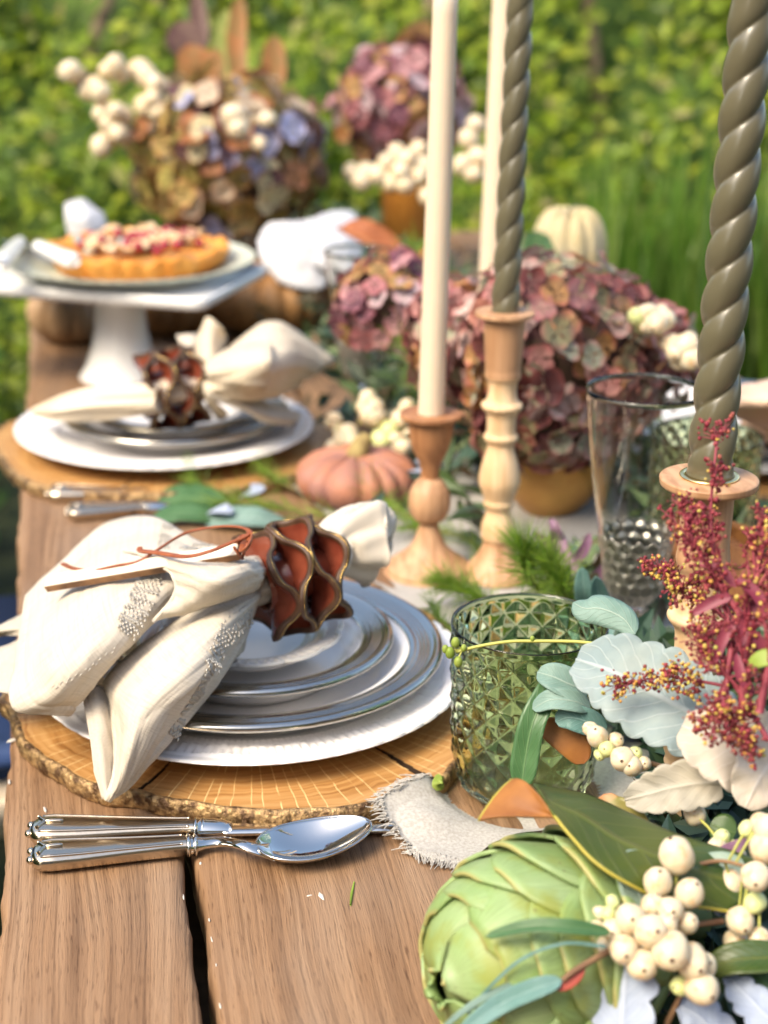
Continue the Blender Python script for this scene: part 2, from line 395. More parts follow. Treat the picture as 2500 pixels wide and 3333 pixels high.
for (q, l, w, a) in (((-0.1530,-0.1670,0.0000), .004, .0011, 1.7), ((0.0053,-0.2966,0.0000), .0055, .0014, 1.7), ((-0.0016,-0.2949,0.0000), .002, .0004, .2), ((0.0061,-0.2337,0.0000), .003, .0012, 1.4), ((-0.1762,-0.1262,0.0000), .004, .001, 1.6), ((-0.1750,-0.0664,0.0000), .005, .002, .4)):
    fleck(q[0], q[1], l, w, a)
for y in np.arange(-.45, -.19, .02):   # chipped paint along the open joint
    y = y + random.uniform(-.006, .006)
    if random.random() < .4: fleck(-.0622 + random.uniform(-.0008, .0016), y, random.choice([.0015, .003, .009]), random.uniform(.0003, .0007), 1.57 + random.uniform(-.1, .1))
    if random.random() < .2: fleck(-.0735 + random.uniform(-.001, .0006), y + .01, random.uniform(.002, .005), .0005, 1.57)

# ------------------------------------------------------------------ oak slab place mat
def slab_material(name):
    m = mat(name, (.4, .2, .06), .42, spec=.5); N, L, p = nodes(m)
    tc = N.new('ShaderNodeTexCoord'); sp = N.new('ShaderNodeSeparateXYZ'); L.new(tc.outputs['Object'], sp.inputs[0])
    x, y = sp.outputs[0], sp.outputs[1]
    r = math_node(N, L, 'SQRT', math_node(N, L, 'ADD', math_node(N, L, 'MULTIPLY', x, x), math_node(N, L, 'MULTIPLY', y, y)))
    th = math_node(N, L, 'ARCTAN2', y, x)
    nz = noise_tex(N, L, tc.outputs['Object'], 18, 3)
    rr = math_node(N, L, 'ADD', r, math_node(N, L, 'MULTIPLY', nz, .022))
    cb = N.new('ShaderNodeCombineXYZ'); L.new(math_node(N, L, 'MULTIPLY', rr, 340.0), cb.inputs[0]); L.new(math_node(N, L, 'MULTIPLY', th, 2.0), cb.inputs[1])
    n1 = N.new('ShaderNodeTexNoise'); n1.inputs['Scale'].default_value = 1.0; n1.inputs['Detail'].default_value = 4; L.new(cb.outputs[0], n1.inputs['Vector'])
    c = ramp(N, L, n1.outputs['Fac'], [(.28, (.25, .11, .03)), (.46, (.40, .205, .068)), (.72, (.50, .295, .12))])
    big = ramp(N, L, r, [(.08, (.62, .36, .13)), (.165, (1, 1, 1)), (.2, (.8, .8, .8))])
    c = mix_col(N, L, 1, c, ramp(N, L, math_node(N, L, 'MULTIPLY', r, 5), [(.4, (.95, .9, .8)), (.9, (1, 1, 1)), (1, (.75, .7, .6))]), 'MULTIPLY')
    # pale medullary rays
    cb2 = N.new('ShaderNodeCombineXYZ'); L.new(math_node(N, L, 'ADD', math_node(N, L, 'MULTIPLY', th, 16.0), math_node(N, L, 'MULTIPLY', noise_tex(N, L, tc.outputs['Object'], 30, 4), .55)), cb2.inputs[0])
    n2 = N.new('ShaderNodeTexVoronoi'); n2.voronoi_dimensions = '1D'; n2.feature = 'DISTANCE_TO_EDGE'; n2.inputs['Scale'].default_value = 1.0; n2.inputs['Randomness'].default_value = 1
    sx = N.new('ShaderNodeSeparateXYZ'); L.new(cb2.outputs[0], sx.inputs[0]); L.new(sx.outputs[0], n2.inputs['W'])
    nb = noise_tex(N, L, cb2.outputs[0], .7, 2)
    ln = math_node(N, L, 'LESS_THAN', n2.outputs['Distance'], math_node(N, L, 'MULTIPLY', nb, .056))
    brk = ramp(N, L, noise_tex(N, L, tc.outputs['Object'], 60, 2), [(.36, (0, 0, 0)), (.5, (1, 1, 1))])
    f = math_node(N, L, 'MULTIPLY', ln, math_node(N, L, 'MULTIPLY', brk, .75))
    c = mix_col(N, L, f, c, (.86, .66, .33))
    L.new(c, p.inputs['Base Color'])
    b = N.new('ShaderNodeBump'); b.inputs['Strength'].default_value = .35; b.inputs['Distance'].default_value = .0008; L.new(n1.outputs['Fac'], b.inputs['Height']); L.new(b.outputs[0], p.inputs['Normal'])
    return m
m_slab = slab_material('oak_end_grain')
m_barkgold = mat('gilded_bark', (.46, .30, .14), .42, .5, col2=(.11, .06, .03), scale=170, detail=4, bump=1.0, bscale=260, bdist=.003, lo=.4, hi=.62)
m_crack = mat('crack_dark', (.03, .016, .008), .9)
def slab(name, label, center, outline, cracks, group, zt=.0125):
    """outline: closed loop of world xy; cracks: (edge angle, inner radius factor, width)"""
    t = thing(name, label, 'place mat', group, loc=(center[0], center[1], 0))
    O = catmull(A(outline)[:, :2] - A(center)[:2], 360, True)
    ang = np.arctan2(O[:, 1], O[:, 0]); rad = np.hypot(O[:, 0], O[:, 1])
    rad = rad + .0008 * np.sin(ang * 13) + .0006 * np.sin(ang * 31 + 1) + .0003 * np.sin(ang * 67 + 2)
    order = np.argsort(ang); ang, rad = ang[order], rad[order]
    # top as polar grid with cracks cut as steep grooves
    nr = 64; fr = np.concatenate([np.linspace(0, .9, nr - 12), np.linspace(.905, 1, 12)])
    aa = np.linspace(-pi, pi, 1200, endpoint=False); ra = np.interp(aa, ang, rad, period=2 * pi)
    R = fr[:, None] * (ra[None] - .004); Zt = np.full_like(R, zt)
    for (ca, rin, w, wob) in cracks:
        cen = ca + wob * np.sin(R * 70 + ca); d = np.abs((aa[None] - cen + pi) % (2 * pi) - pi) * R
        ww = w * np.clip((R - rin) / (.20 - rin), 0, 1)
        Zt = np.where(d < ww, zt - .011, Zt)
    G = np.stack([R * np.cos(aa), R * np.sin(aa), Zt], -1)
    f = gfaces(len(fr), len(aa), False, True)
    mi = [1 if min(Zt.ravel()[list(q)]) < zt - .004 else 0 for q in f]
    obj('slab', G, f, [m_slab, m_crack], t, smooth=False, mi=mi)
    # knobbly gilded bark
    pf = [(-.0045, zt + .0002), (-.0022, zt + .0007), (-.0006, zt - .0002), (.0004, zt - .003), (.0006, zt - .007), (-.0008, .0006), (-.005, .0003)]
    pf = catmull(pf, 16)
    G = np.zeros((len(pf), len(aa), 3))
    for j, (dr, z) in enumerate(pf):
        q = np.stack([np.cos(aa) * ra, np.sin(aa) * ra, np.full_like(aa, z * 3)], -1)
        bumpy = (.0002 * vnoise(q, 150, 1) + .0003 * vnoise(q, 520, 2) + .0003 * vnoise(q, 1000, 3)) * min(1, j / 3) * min(1, (len(pf) - 1 - j) / 3)
        G[j] = np.stack([(ra + dr + bumpy) * np.cos(aa), (ra + dr + bumpy) * np.sin(aa), np.full_like(aa, z) + .3 * bumpy * (0 < j < len(pf) - 2)], -1)
    obj('bark', G, gfaces(len(pf), len(aa), False, True)[::1], m_barkgold, t)
    return t
C1 = A([-.005, -.036, 0])
out1 = [(-0.1778,-0.0427,0.0135), (-0.1717,-0.0797,0.0135), (-0.1591,-0.1125,0.0135), (-0.1396,-0.1437,0.0135), (-0.1180,-0.1673,0.0135), (-0.0979,-0.1757,0.0135), (-0.0854,-0.1863,0.0135), (-0.0573,-0.1994,0.0135), (-0.0213,-0.2150,0.0135), (0.0042,-0.2194,0.0135), (0.0363,-0.2191,0.0135), (0.0642,-0.2121,0.0135), (0.1015,-0.1927,0.0135),
        (.135, -.13, 0), (.165, -.06, 0), (.172, .01, 0), (.150, .08, 0), (.10, .125, 0), (.03, .145, 0), (-.05, .14, 0), (-.12, .10, 0), (-.165, .04, 0), (-.183, -.02, 0)]
ck = []
for (a, b, w) in (((-0.0934,-0.1728,0.0135), (-0.0495,-0.1412,0.0135), .0016), ((0.1002,-0.1988,0.0135), (0.0702,-0.1315,0.0135), .0036)):
    ck.append((atan2(a[1] - C1[1], a[0] - C1[0]), math.hypot(b[0] - C1[0], b[1] - C1[1]) - .004, w, .012))
slab1 = slab('wood_slice_mat', 'live edge oak slice with gilded bark under the nearest white plates', C1, out1, ck, 'wood slice place mats')

# ------------------------------------------------------------------ plates
m_white = mat('white_glaze', (.80, .775, .76), .22, spec=.5, coat=.3)
m_cream = mat('cream_glaze', (.74, .70, .64), .22, spec=.5, coat=.4)
m_silver = mat('silver_band', (.44, .42, .38), .17, 1.0, bump=.08, bscale=500)
def plate_profile(R, h, zw, rim=.80):
    return [(.0001, zw), (.45 * R, zw), (.58 * R, zw + .0005), (rim * R - .10 * R, zw + .003), (rim * R - .04 * R, h - .007), (rim * R, h - .0035), (.9 * R, h - .0018), (.985 * R, h - .0001), (R, h - .0008), (.985 * R, h - .003), (.82 * R, h - .008), (.72 * R, h - .013), (.64 * R, .004), (.62 * R, .0005), (.60 * R, 0), (.58 * R, .0015), (.5 * R, .003), (.0001, .003)]
def silver_plate(label, R, h, center, z, band, group):
    t = thing('silver_rimmed_plate', label, 'plate', group, loc=(center[0], center[1], z))
    V, F = lathe(plate_profile(R, h, .007), 160); obj('dish', V, F, m_white, t)
    r0 = R * (1 - band); n = 34; pr = []
    for i in range(n):
        f = i / (n - 1); r = r0 + (R + .0012 - r0) * f
        zz = np.interp(r, [r0, .9 * R, .985 * R, R + .002], [h - .0035 + .0012 + (r0 - .8 * R) / (.1 * R) * .0017 * (r0 > .8 * R), h - .0018 + .0012, h + .0012, h + .0008])
        groove = -.0009 if (.28 < f < .72 and i % 4 in (0,)) else .0003 + .0004 * (f < .2)
        bead = .0010 * max(0, 1 - ((f - .88) / .12) ** 2)
        pr.append((r, zz + groove + bead))
    pr = [(r0, h - .006)] + pr + [(R + .0022, h - .0012), (R + .0008, h - .0030), (R * .975, h - .0042)]
    V, F = lathe(pr, 200); obj('silver_rim', V, F, m_silver, t)
    return t
def charger(label, center, z, R=.154, h=.0185, group=None):
    t = thing('charger_plate', label, 'plate', group, loc=(center[0], center[1], z))
    base = catmull(plate_profile(R, h, .006, .74), 150)
    def fn(r, zz, T):
        f = np.clip((r - .7 * R) / (.3 * R), 0, 1); top = (np.arange(len(base)) < 80)[:, None]
        lob = np.abs(np.sin(T * 26)) ** .5
        low = .004 * np.cos(T * 12)
        r2 = r * (1 + f ** 3 * (.015 * lob - .015) + f * .10 * low)
        e = np.where(top, 1, 0)
        zz = zz + e * .0018 * np.clip(np.sin(T * 150), -.3, 1) * ((r > .845 * R) & (r < .90 * R))
        zz = zz + e * .0010 * np.exp(-((r - .83 * R * (1 + .012 * np.cos(T * 12))) / .0016) ** 2) * 2.2
        zz = zz + e * .0017 * np.exp(-((r - .915 * R * (1 + .010 * np.cos(T * 12))) / .0013) ** 2)
        zz = zz + e * .0012 * np.sin(T * 90) * np.sin(r / R * 160) * ((r > .74 * R) & (r < .815 * R))
        zz = zz + e * .0014 * lob * np.clip((r - .93 * R) / (.07 * R), 0, 1)
        return r2, zz, T
    V, F = lathe(base, 540, fn); obj('dish', V, F, m_white, t)
    return t
def small_plate(label, center, z, R=.0655, h=.017, group=None):
    t = thing('scalloped_side_plate', label, 'plate', group, loc=(center[0], center[1], z))
    base = catmull(plate_profile(R, h, .006, .74), 110)
    def fn(r, zz, T):
        f = np.clip((r - .6 * R) / (.4 * R), 0, 1); top = (np.arange(len(base)) < 58)[:, None]
        s = np.abs(np.cos(T * 6)) ** .5
        r2 = r * (1 + f ** 2 * (.045 * s - .035))
        zz = zz + np.where(top, 1, 0) * (.0011 * np.clip(np.sin(T * 54), -.4, 1) * ((r > .86 * R) & (r < .95 * R)) + .0009 * np.exp(-((r - .82 * R) / .0012) ** 2))
        return r2, zz, T
    V, F = lathe(base, 432, fn); obj('dish', V, F, m_cream, t)
    return t
charger('large white charger plate with fluted embossed rim on the nearest oak slice', C1, .0137, group='white charger plates')
silver_plate('silver rimmed white dinner plate, largest silver rim of the nearest stack', .1345, .0275, C1, .0202, .165, 'silver rimmed plates')
silver_plate('silver rimmed white salad plate, smaller silver rim of the nearest stack', .0990, .0275, C1, .0278, .20, 'silver rimmed plates')
small_plate('small cream scalloped side plate on top of the nearest plate stack', C1 + A([-.001, -.001, 0]), .0355 + .009)

# ------------------------------------------------------------------ napkin of the nearest setting
def linen(name, c, c2, transl=.12):
    m = mat(name, c, .88, col2=c2, scale=22, lo=.3, hi=.75); N, L, p = nodes(m)
    uvn = N.new('ShaderNodeUVMap'); base = p.inputs['Base Color'].links[0].from_socket; hs = []
    for sc in ((6, 170, 1), (170, 6, 1)):   # slubby warp and weft threads
        mp = N.new('ShaderNodeMapping'); mp.inputs['Scale'].default_value = sc; L.new(uvn.outputs[0], mp.inputs[0])
        n = noise_tex(N, L, mp.outputs[0], 1.0, 3); hs.append(n)
        base = mix_col(N, L, 1, base, ramp(N, L, n, [(.32, (.88, .87, .85)), (.5, (1, 1, 1)), (.70, (1.05, 1.05, 1.04))]), 'MULTIPLY')
    L.new(base, p.inputs['Base Color'])
    b = N.new('ShaderNodeBump'); b.inputs['Strength'].default_value = .55; b.inputs['Distance'].default_value = .0006
    L.new(math_node(N, L, 'ADD', hs[0], hs[1]), b.inputs['Height']); L.new(b.outputs[0], p.inputs['Normal'])
    out = N['Material Output']; t = N.new('ShaderNodeBsdfTranslucent'); mx = N.new('ShaderNodeMixShader'); mx.inputs[0].default_value = transl
    L.new(base, t.inputs[0]); L.new(p.outputs[0], mx.inputs[1]); L.new(t.outputs[0], mx.inputs[2]); L.new(mx.outputs[0], out.inputs[0])
    return m
m_linen = linen('ivory_linen', (.65, .585, .495), (.60, .53, .435))
m_silver_thread = mat('silver_thread', (.44, .41, .36), .35, .45)
m_stitch = mat('hem_stitch', (.58, .53, .46), .7)
def cloth(name, ctrl, parent, nu=64, nv=44, wr=.0012, seed=0, th=.0011, m=None, fine=60):
    g = surf(ctrl, nu, nv); n = normals(g)
    u = np.linspace(0, 1, nu)[:, None]; v = np.linspace(0, 1, nv)[None]
    q = np.stack([u * 2.0 + 0 * v, v * 7.0 + .8 * np.sin(u * 5 + seed), 0 * u + 0 * v], -1)
    w = vnoise(q, 2.1, seed) * wr + .35 * wr * vnoise(q, 6.5, seed + 3) + .00022 * vnoise(g, 210, seed)
    for k_ in range(5):   # sharp pressed creases
        a_ = RNG.uniform(-1.2, 1.2); c_ = RNG.uniform(.15, .85); dd = (v - c_) * cos(a_) + (u - RNG.uniform(.2, .8)) * sin(a_)
        w = w + RNG.choice([-1, 1]) * .0011 * np.exp(-np.abs(dd) / .028) * np.clip(1 - np.abs(u - RNG.uniform(.2, .8)) * 2.2, 0, 1)
    ed_ = np.minimum(np.minimum(v, 1 - v) * 1.0, 1 - u + 0 * v); w = w + .0008 * np.clip((.085 - ed_) / .012, 0, 1) - .0005 * np.exp(-((ed_ - .095) / .012) ** 2)   # folded hem
    g = g + n * w[..., None]
    uv = np.stack(np.broadcast_arrays(u, v), -1)
    o = obj(name, g, gfaces(nu, nv), m or m_linen, parent, uv=uv, solid=th)
    return o, g
napkin = thing('linen_napkin', 'ivory linen napkin with silver embroidery spread across the nearest plates, front left', 'napkin')
flap_c = [
 [(0.0026,-0.0226,0.1120), (0.0008,-0.0475,0.1170), (-0.0009,-0.0677,0.1190), (-0.0019,-0.0755,0.1160), (-0.0030,-0.0706,0.1080), (-0.0048,-0.0571,0.1000)],
 [(-0.0350,0.0168,0.1060), (-0.0401,-0.0318,0.1160), (-0.0434,-0.0659,0.1200), (-0.0453,-0.0769,0.1160), (-0.0475,-0.0726,0.1060), (-0.0501,-0.0534,0.0960)],
 [(-0.0664,0.0959,0.1000), (-0.0731,-0.0042,0.1140), (-0.0768,-0.0750,0.1190), (-0.0761,-0.1032,0.1120), (-0.0751,-0.1023,0.0990), (-0.0783,-0.0814,0.0880)],
 [(-0.1025,0.1016,0.0940), (-0.1079,-0.0203,0.1100), (-0.1082,-0.0978,0.1120), (-0.1032,-0.1330,0.1030), (-0.0964,-0.1267,0.0900), (-0.1001,-0.0968,0.0760)],
 [(-0.1367,0.0478,0.0850), (-0.1387,-0.0692,0.0990), (-0.1378,-0.1305,0.0980), (-0.1313,-0.1508,0.0880), (-0.1173,-0.1384,0.0740), (-0.1219,-0.1119,0.0600)],
 [(-0.1535,0.0301,0.0780), (-0.1554,-0.0717,0.0860), (-0.1551,-0.1266,0.0820), (-0.1466,-0.1505,0.0720), (-0.1276,-0.1390,0.0620), (-0.1314,-0.1147,0.0500)],
 [(-0.1627,0.0194,0.0720), (-0.1662,-0.0780,0.0760), (-0.1711,-0.1317,0.0660), (-0.1648,-0.1420,0.0580), (-0.1357,-0.1387,0.0520), (-0.1385,-0.1185,0.0420)]]
flap, flap_g = cloth('fold', flap_c, napkin, 100, 70, .0012, 1)
band_c = [
 [(-0.0927,-0.0422,0.1270), (-0.0727,-0.0817,0.1310), (-0.0618,-0.1004,0.1270), (-0.0632,-0.1071,0.1160), (-0.0777,-0.1129,0.1020)],
 [(-0.0725,-0.0608,0.1290), (-0.0537,-0.1056,0.1370), (-0.0473,-0.1264,0.1350), (-0.0475,-0.1244,0.1220), (-0.0569,-0.1054,0.1030)],
 [(-0.0474,-0.0816,0.1310), (-0.0378,-0.1151,0.1390), (-0.0331,-0.1338,0.1370), (-0.0311,-0.1257,0.1240), (-0.0328,-0.1015,0.1070)],
 [(-0.0192,-0.0784,0.1300), (-0.0158,-0.1059,0.1360), (-0.0132,-0.1154,0.1330), (-0.0123,-0.1076,0.1220), (-0.0132,-0.0908,0.1080)],
 [(-0.0006,-0.0454,0.1180), (-0.0001,-0.0721,0.1220), (-0.0005,-0.0834,0.1190), (-0.0013,-0.0784,0.1110), (-0.0033,-0.0725,0.1040)]]
band, band_g = cloth('fold', band_c, napkin, 80, 60, .0010, 2, .0016)
# rolled hem along the open edge of the band
V, F = tube(catmull([band_g[0, j] for j in range(0, 60, 6)] + [band_g[0, 59]], 50), .0014, 8); obj('hem', V, F, m_linen, napkin)
front_c = [
 [(-0.0034,-0.0740,0.1060), (-0.0029,-0.0827,0.1040), (-0.0039,-0.0763,0.0960), (-0.0066,-0.0651,0.0840)],
 [(-0.0428,-0.0893,0.1000), (-0.0343,-0.1264,0.1040), (-0.0244,-0.1209,0.0920), (-0.0172,-0.0962,0.0760)],
 [(-0.0762,-0.0960,0.0840), (-0.0663,-0.1596,0.0950), (-0.0528,-0.1703,0.0870), (-0.0368,-0.1363,0.0680)],
 [(-0.1090,-0.1111,0.0640), (-0.0926,-0.1803,0.0780), (-0.0770,-0.1882,0.0720), (-0.0607,-0.1596,0.0520)],
 [(-0.1079,-0.1339,0.0520), (-0.1005,-0.1959,0.0610), (-0.0908,-0.1986,0.0530), (-0.0825,-0.1837,0.0400)],
 [(-0.1086,-0.1826,0.0340), (-0.1075,-0.2046,0.0360), (-0.1032,-0.2021,0.0310), (-0.0966,-0.1899,0.0270)],
 [(-0.1148,-0.1996,0.0220), (-0.1140,-0.2027,0.0230), (-0.1129,-0.2011,0.0220), (-0.1114,-0.1977,0.0210)]]
front, front_g = cloth('fold', front_c, napkin, 90, 60, .0010, 5)
strip_c = [
 [(-0.1257,-0.1155,0.0560), (-0.1177,-0.1140,0.0600), (-0.1076,-0.1122,0.0550)],
 [(-0.1224,-0.1593,0.0460), (-0.1153,-0.1613,0.0490), (-0.1075,-0.1488,0.0460)],
 [(-0.1199,-0.1843,0.0320), (-0.1144,-0.1866,0.0350), (-0.1072,-0.1760,0.0330)],
 [(-0.1159,-0.1970,0.0210), (-0.1139,-0.1998,0.0230), (-0.1100,-0.1952,0.0240)]]
cloth('fold', strip_c, napkin, 26, 12, .0004, 6)
cloth('fold', [[(-0.0237,-0.0796,0.0720), (-0.0182,-0.0736,0.0780), (-0.0110,-0.0568,0.0780)], [(-0.0289,-0.0917,0.0660), (-0.0204,-0.0959,0.0720), (-0.0139,-0.0765,0.0720)], [(-0.0324,-0.0951,0.0630), (-0.0228,-0.0996,0.0660), (-0.0171,-0.0875,0.0660)], [(-0.0302,-0.0843,0.0600), (-0.0224,-0.0794,0.0600), (-0.0183,-0.0736,0.0620)]], napkin, 20, 16, .0006, 8)
cloth('fold', [[(-0.1618,0.0184,0.0600), (-0.1617,-0.0150,0.0640), (-0.1620,-0.0217,0.0580)], [(-0.1826,0.0149,0.0520), (-0.1818,-0.0030,0.0560), (-0.1807,0.0024,0.0500)], [(-0.2058,0.0087,0.0440), (-0.2050,-0.0006,0.0480), (-0.2057,0.0060,0.0430)]], napkin, 16, 10, .0006, 9)
cloth('fold', [[(-0.1616,-0.0147,0.0560), (-0.1629,-0.0726,0.0580), (-0.1677,-0.0980,0.0480)], [(-0.1817,-0.0221,0.0500), (-0.1804,-0.0641,0.0520), (-0.1820,-0.0807,0.0440)], [(-0.2043,-0.0232,0.0440), (-0.2026,-0.0563,0.0460), (-0.2037,-0.0751,0.0400)]], napkin, 16, 12, .0008, 10)
# embroidered silver beads laid on the folds
def embroider(g, path, rows, step, r, parent, seed):
    """path: list of (u,v) in 0..1 over grid g; rows across"""
    rr = random.Random(seed); nu, nv = g.shape[:2]; nn = normals(g)
    pts = catmull(path, 120); mats_ = []
    q = np.array([[g[min(int(a * (nu - 1)), nu - 1), min(int(b * (nv - 1)), nv - 1)] for a, b in pts]])[0]
    d = np.concatenate([[0], np.cumsum(np.linalg.norm(np.diff(q, axis=0), axis=1))]); m = int(d[-1] / step)
    def samp(a, b):
        a = min(max(a, 0), 1) * (nu - 1.001); b = min(max(b, 0), 1) * (nv - 1.001); i, j = int(a), int(b); fa, fb = a - i, b - j
        f = lambda G: (G[i, j] * (1 - fa) * (1 - fb) + G[i + 1, j] * fa * (1 - fb) + G[i, j + 1] * (1 - fa) * fb + G[i + 1, j + 1] * fa * fb)
        return f(g), f(nn)
    cen = [samp(*pts[int(np.interp(k * step, d, np.arange(120)))]) for k in range(m)]
    for k in range(m):
        p, n = cen[k]; p2 = cen[min(k + 1, m - 1)][0]; p1 = cen[max(k - 1, 0)][0]; t = p2 - p1; t = t / (np.linalg.norm(t) + 1e-9); b = np.cross(n, t)
        if n @ (A(CAM_POS) - p) < 0: n = -n
        for w in range(rows):
            if rr.random() < .06: continue
            off = (w - (rows - 1) / 2 + .5 * (k % 2)) * step * .95
            mats_.append(basis(t + b * .4, n, p + b * off + n * (.0006 + r * .25) + t * rr.uniform(-.2, .2) * step, (r * 1.3, r * .75, r * .5)))
    return mats_
mb = MB()
st = embroider(front_g, [(.06, .62), (.17, .50), (.26, .62), (.36, .80), (.48, .90), (.58, .94)], 5, .0032, .0014, napkin, 1)
st += embroider(flap_g, [(.30, .30), (.33, .42), (.37, .52), (.42, .60), (.47, .66)][::-1], 6, .0031, .0013, napkin, 2)
st += embroider(flap_g, [(.16, .02), (.19, .12), (.23, .16)], 5, .0030, .0012, napkin, 3)
st += embroider(flap_g, [(.28, .02), (.29, .12), (.29, .22)], 3, .0030, .0012, napkin, 3)
st += embroider(band_g, [(.74, .02), (.80, .12), (.86, .25)], 4, .0028, .0012, napkin, 4)
mb.stamp(*ICO1, st); stuff(mb.build('embroidery', m_silver_thread, napkin))
mb = MB(); st = embroider(flap_g, [(.52, .68), (.60, .66), (.70, .62), (.80, .56)], 1, .0034, .0009, napkin, 5)
st += embroider(band_g, [(.35, .02), (.42, .3), (.50, .75), (.52, .95)], 1, .0030, .0007, napkin, 6) + embroider(band_g, [(.55, .1), (.66, .35), (.78, .5), (.92, .62)], 1, .003, .0007, napkin, 7)
st += embroider(band_g, [(.92, .3), (.78, .55), (.66, .95)], 1, .003, .0007, napkin, 8)
mb.stamp(*ICO1, [m_ @ np.diag([1.4, .6, .6, 1]) for m_ in st]); stuff(mb.build('stitching', m_stitch, napkin))
# the gathered end on the far side of the ring
RING_C = A((0.0225,-0.0517,0.1030)); RING_AX = A([.930, .352, .09]); RING_AX /= np.linalg.norm(RING_AX)
end_path = [RING_C - RING_AX * .045, RING_C - RING_AX * .01, RING_C + RING_AX * .03, A((0.0579,-0.0140,0.1060)), A((0.0784,0.0001,0.1060)), A((0.0921,0.0052,0.1040)), A((0.1004,0.0013,0.1020))]
P_ = catmull(end_path, 44); t_, n_, b_ = frames(P_)
rad = np.interp(np.linspace(0, 1, 44), [0, .3, .45, .58, .72, .86, .96, 1], [.0115, .0115, .013, .023, .0295, .0275, .018, .007]); th = np.linspace(0, 2 * pi, 72, endpoint=False)
pl = np.linspace(0, 1, 44)[:, None]
rr = rad[:, None] * (1 + .10 * np.sin(th * 5 + 3 * pl) + .06 * np.sin(th * 9 - 5 * pl + 1) + .05 * np.sin(th * 2 + 1))
crease = np.exp(-((th[None] - 3.75 - .5 * pl) / .13) ** 2) + .8 * np.exp(-((th[None] - 4.5 + .4 * pl) / .10) ** 2) + .5 * np.exp(-((th[None] - 1.2 + .9 * pl) / .12) ** 2) + .4 * np.exp(-((th[None] - 2.2 + .5 * pl) / .1) ** 2)
rr = rr * (1 - .16 * crease)
G = P_[:, None] + rr[..., None] * (np.cos(th)[None, :, None] * b_[:, None] * .95 + np.sin(th)[None, :, None] * n_[:, None] * 1.08)
G = G + normals(G) * (.0006 * vnoise(G, 120, 3))[..., None]
obj('gathered_end', G, gfaces(44, 72, False, True) + [[43 * 72 + i for i in range(72)]], m_linen, napkin)
mb = MB(); st = []
for k in range(13, 40):
    for dt in np.linspace(-.18, .18, 5):
        if random.random() < .3: continue
        for base_t in (1.15, 4.15):
            tt = base_t + dt + .02 * k; 
            if base_t > 4 and k < 26: continue
            if base_t < 2 and (k < 26): continue
            i = int((tt % (2 * pi)) / (2 * pi) * 72) % 72; p = G[k, i]; nrm = p - P_[k]; nrm /= np.linalg.norm(nrm)
            st.append(basis(b_[k], nrm, p + nrm * .0003, (.0014, .0007, .0006)))
mb.stamp(*ICO1, st); stuff(mb.build('embroidery', m_silver_thread, napkin))

# ------------------------------------------------------------------ honeycomb wooden napkin ring
m_redwood = mat('red_brown_veneer', (.15, .030, .017), .26, col2=(.24, .06, .032), scale=45, stretch=(1, 1, 1), detail=3, coat=.15, bump=.1)
m_rimwood = mat('dark_ring_edge', (.05, .022, .012), .5, col2=(.085, .042, .022), scale=90)
m_gold = mat('gold_line', (.62, .42, .15), .25, 1.0)
def napkin_ring(label, C, ax, group, R=.0405, n=4):
    ax = A(ax) / np.linalg.norm(ax)
    t = thing('napkin_ring', label, 'napkin ring', group, loc=tuple(C))
    u = np.cross(ax, [0, 0, 1.0]); u /= np.linalg.norm(u); w = np.cross(u, ax)
    NT, NR = 120, 12
    th = np.linspace(0, 2 * pi, NT, endpoint=False); f = np.linspace(0, 1, NR)
    gap = .0145
    for i in range(n):
        s0 = (i - (n - 1) / 2) * gap; ph = pi * i
        def disc(off):
            r = .017 + (R - .017) * f[:, None]
            amp = .0068 * np.clip(f[:, None] * 1.25, 0, 1) ** .8
            c = np.cos(4 * th[None] + ph + .3); c = np.sign(c) * np.abs(c) ** .72
            s = s0 + amp * c + off * np.clip((f[:, None] - .55) / .3, 0.35, 1)
            rr = r * (1 + .035 * np.cos(8 * th[None] + .6) - .05 * (i in (0, n - 1)))
            return A(rr)[..., None] * (np.cos(th)[None, :, None] * u + np.sin(th)[None, :, None] * w) + s[..., None] * ax
        a, b = disc(.0024), disc(-.0024)
        mb = MB(); 
        G = np.concatenate([a, b[::-1]]); F = gfaces(2 * NR, NT, True, True)
        mi = [1 if (NR - 3) * NT <= q[0] < (NR + 2) * NT else 0 for q in F]
        d = obj('wavy_disc', G, F, [m_redwood, m_rimwood], t, mi=mi)
        mid = (a[-1] + b[-1]) / 2; mid = mid + (mid - (mid @ ax)[:, None] * ax) * .006
        for dlt in (.0003,):
            P2 = np.concatenate([mid + ax * dlt, mid[:1] + ax * dlt])
            V, F = tube(P2, .00024, 6, caps=False); obj('gold_edge', V, F, m_gold, d)
    V, F = [], []
    th2 = np.linspace(0, 2 * pi, 40, endpoint=False); L_ = gap * (n - 1) / 2 + .004
    G = np.stack([.0175 * (np.cos(th2)[:, None] * u + np.sin(th2)[:, None] * w) - ax * L_, .0175 * (np.cos(th2)[:, None] * u + np.sin(th2)[:, None] * w) + ax * L_])
    obj('inner_tube', G, gfaces(2, 40, False, True), m_redwood, t, solid=.001)
    return t
ring1 = napkin_ring('red brown honeycomb napkin ring with gold edge lines on the nearest napkin', RING_C, RING_AX, 'honeycomb napkin rings')

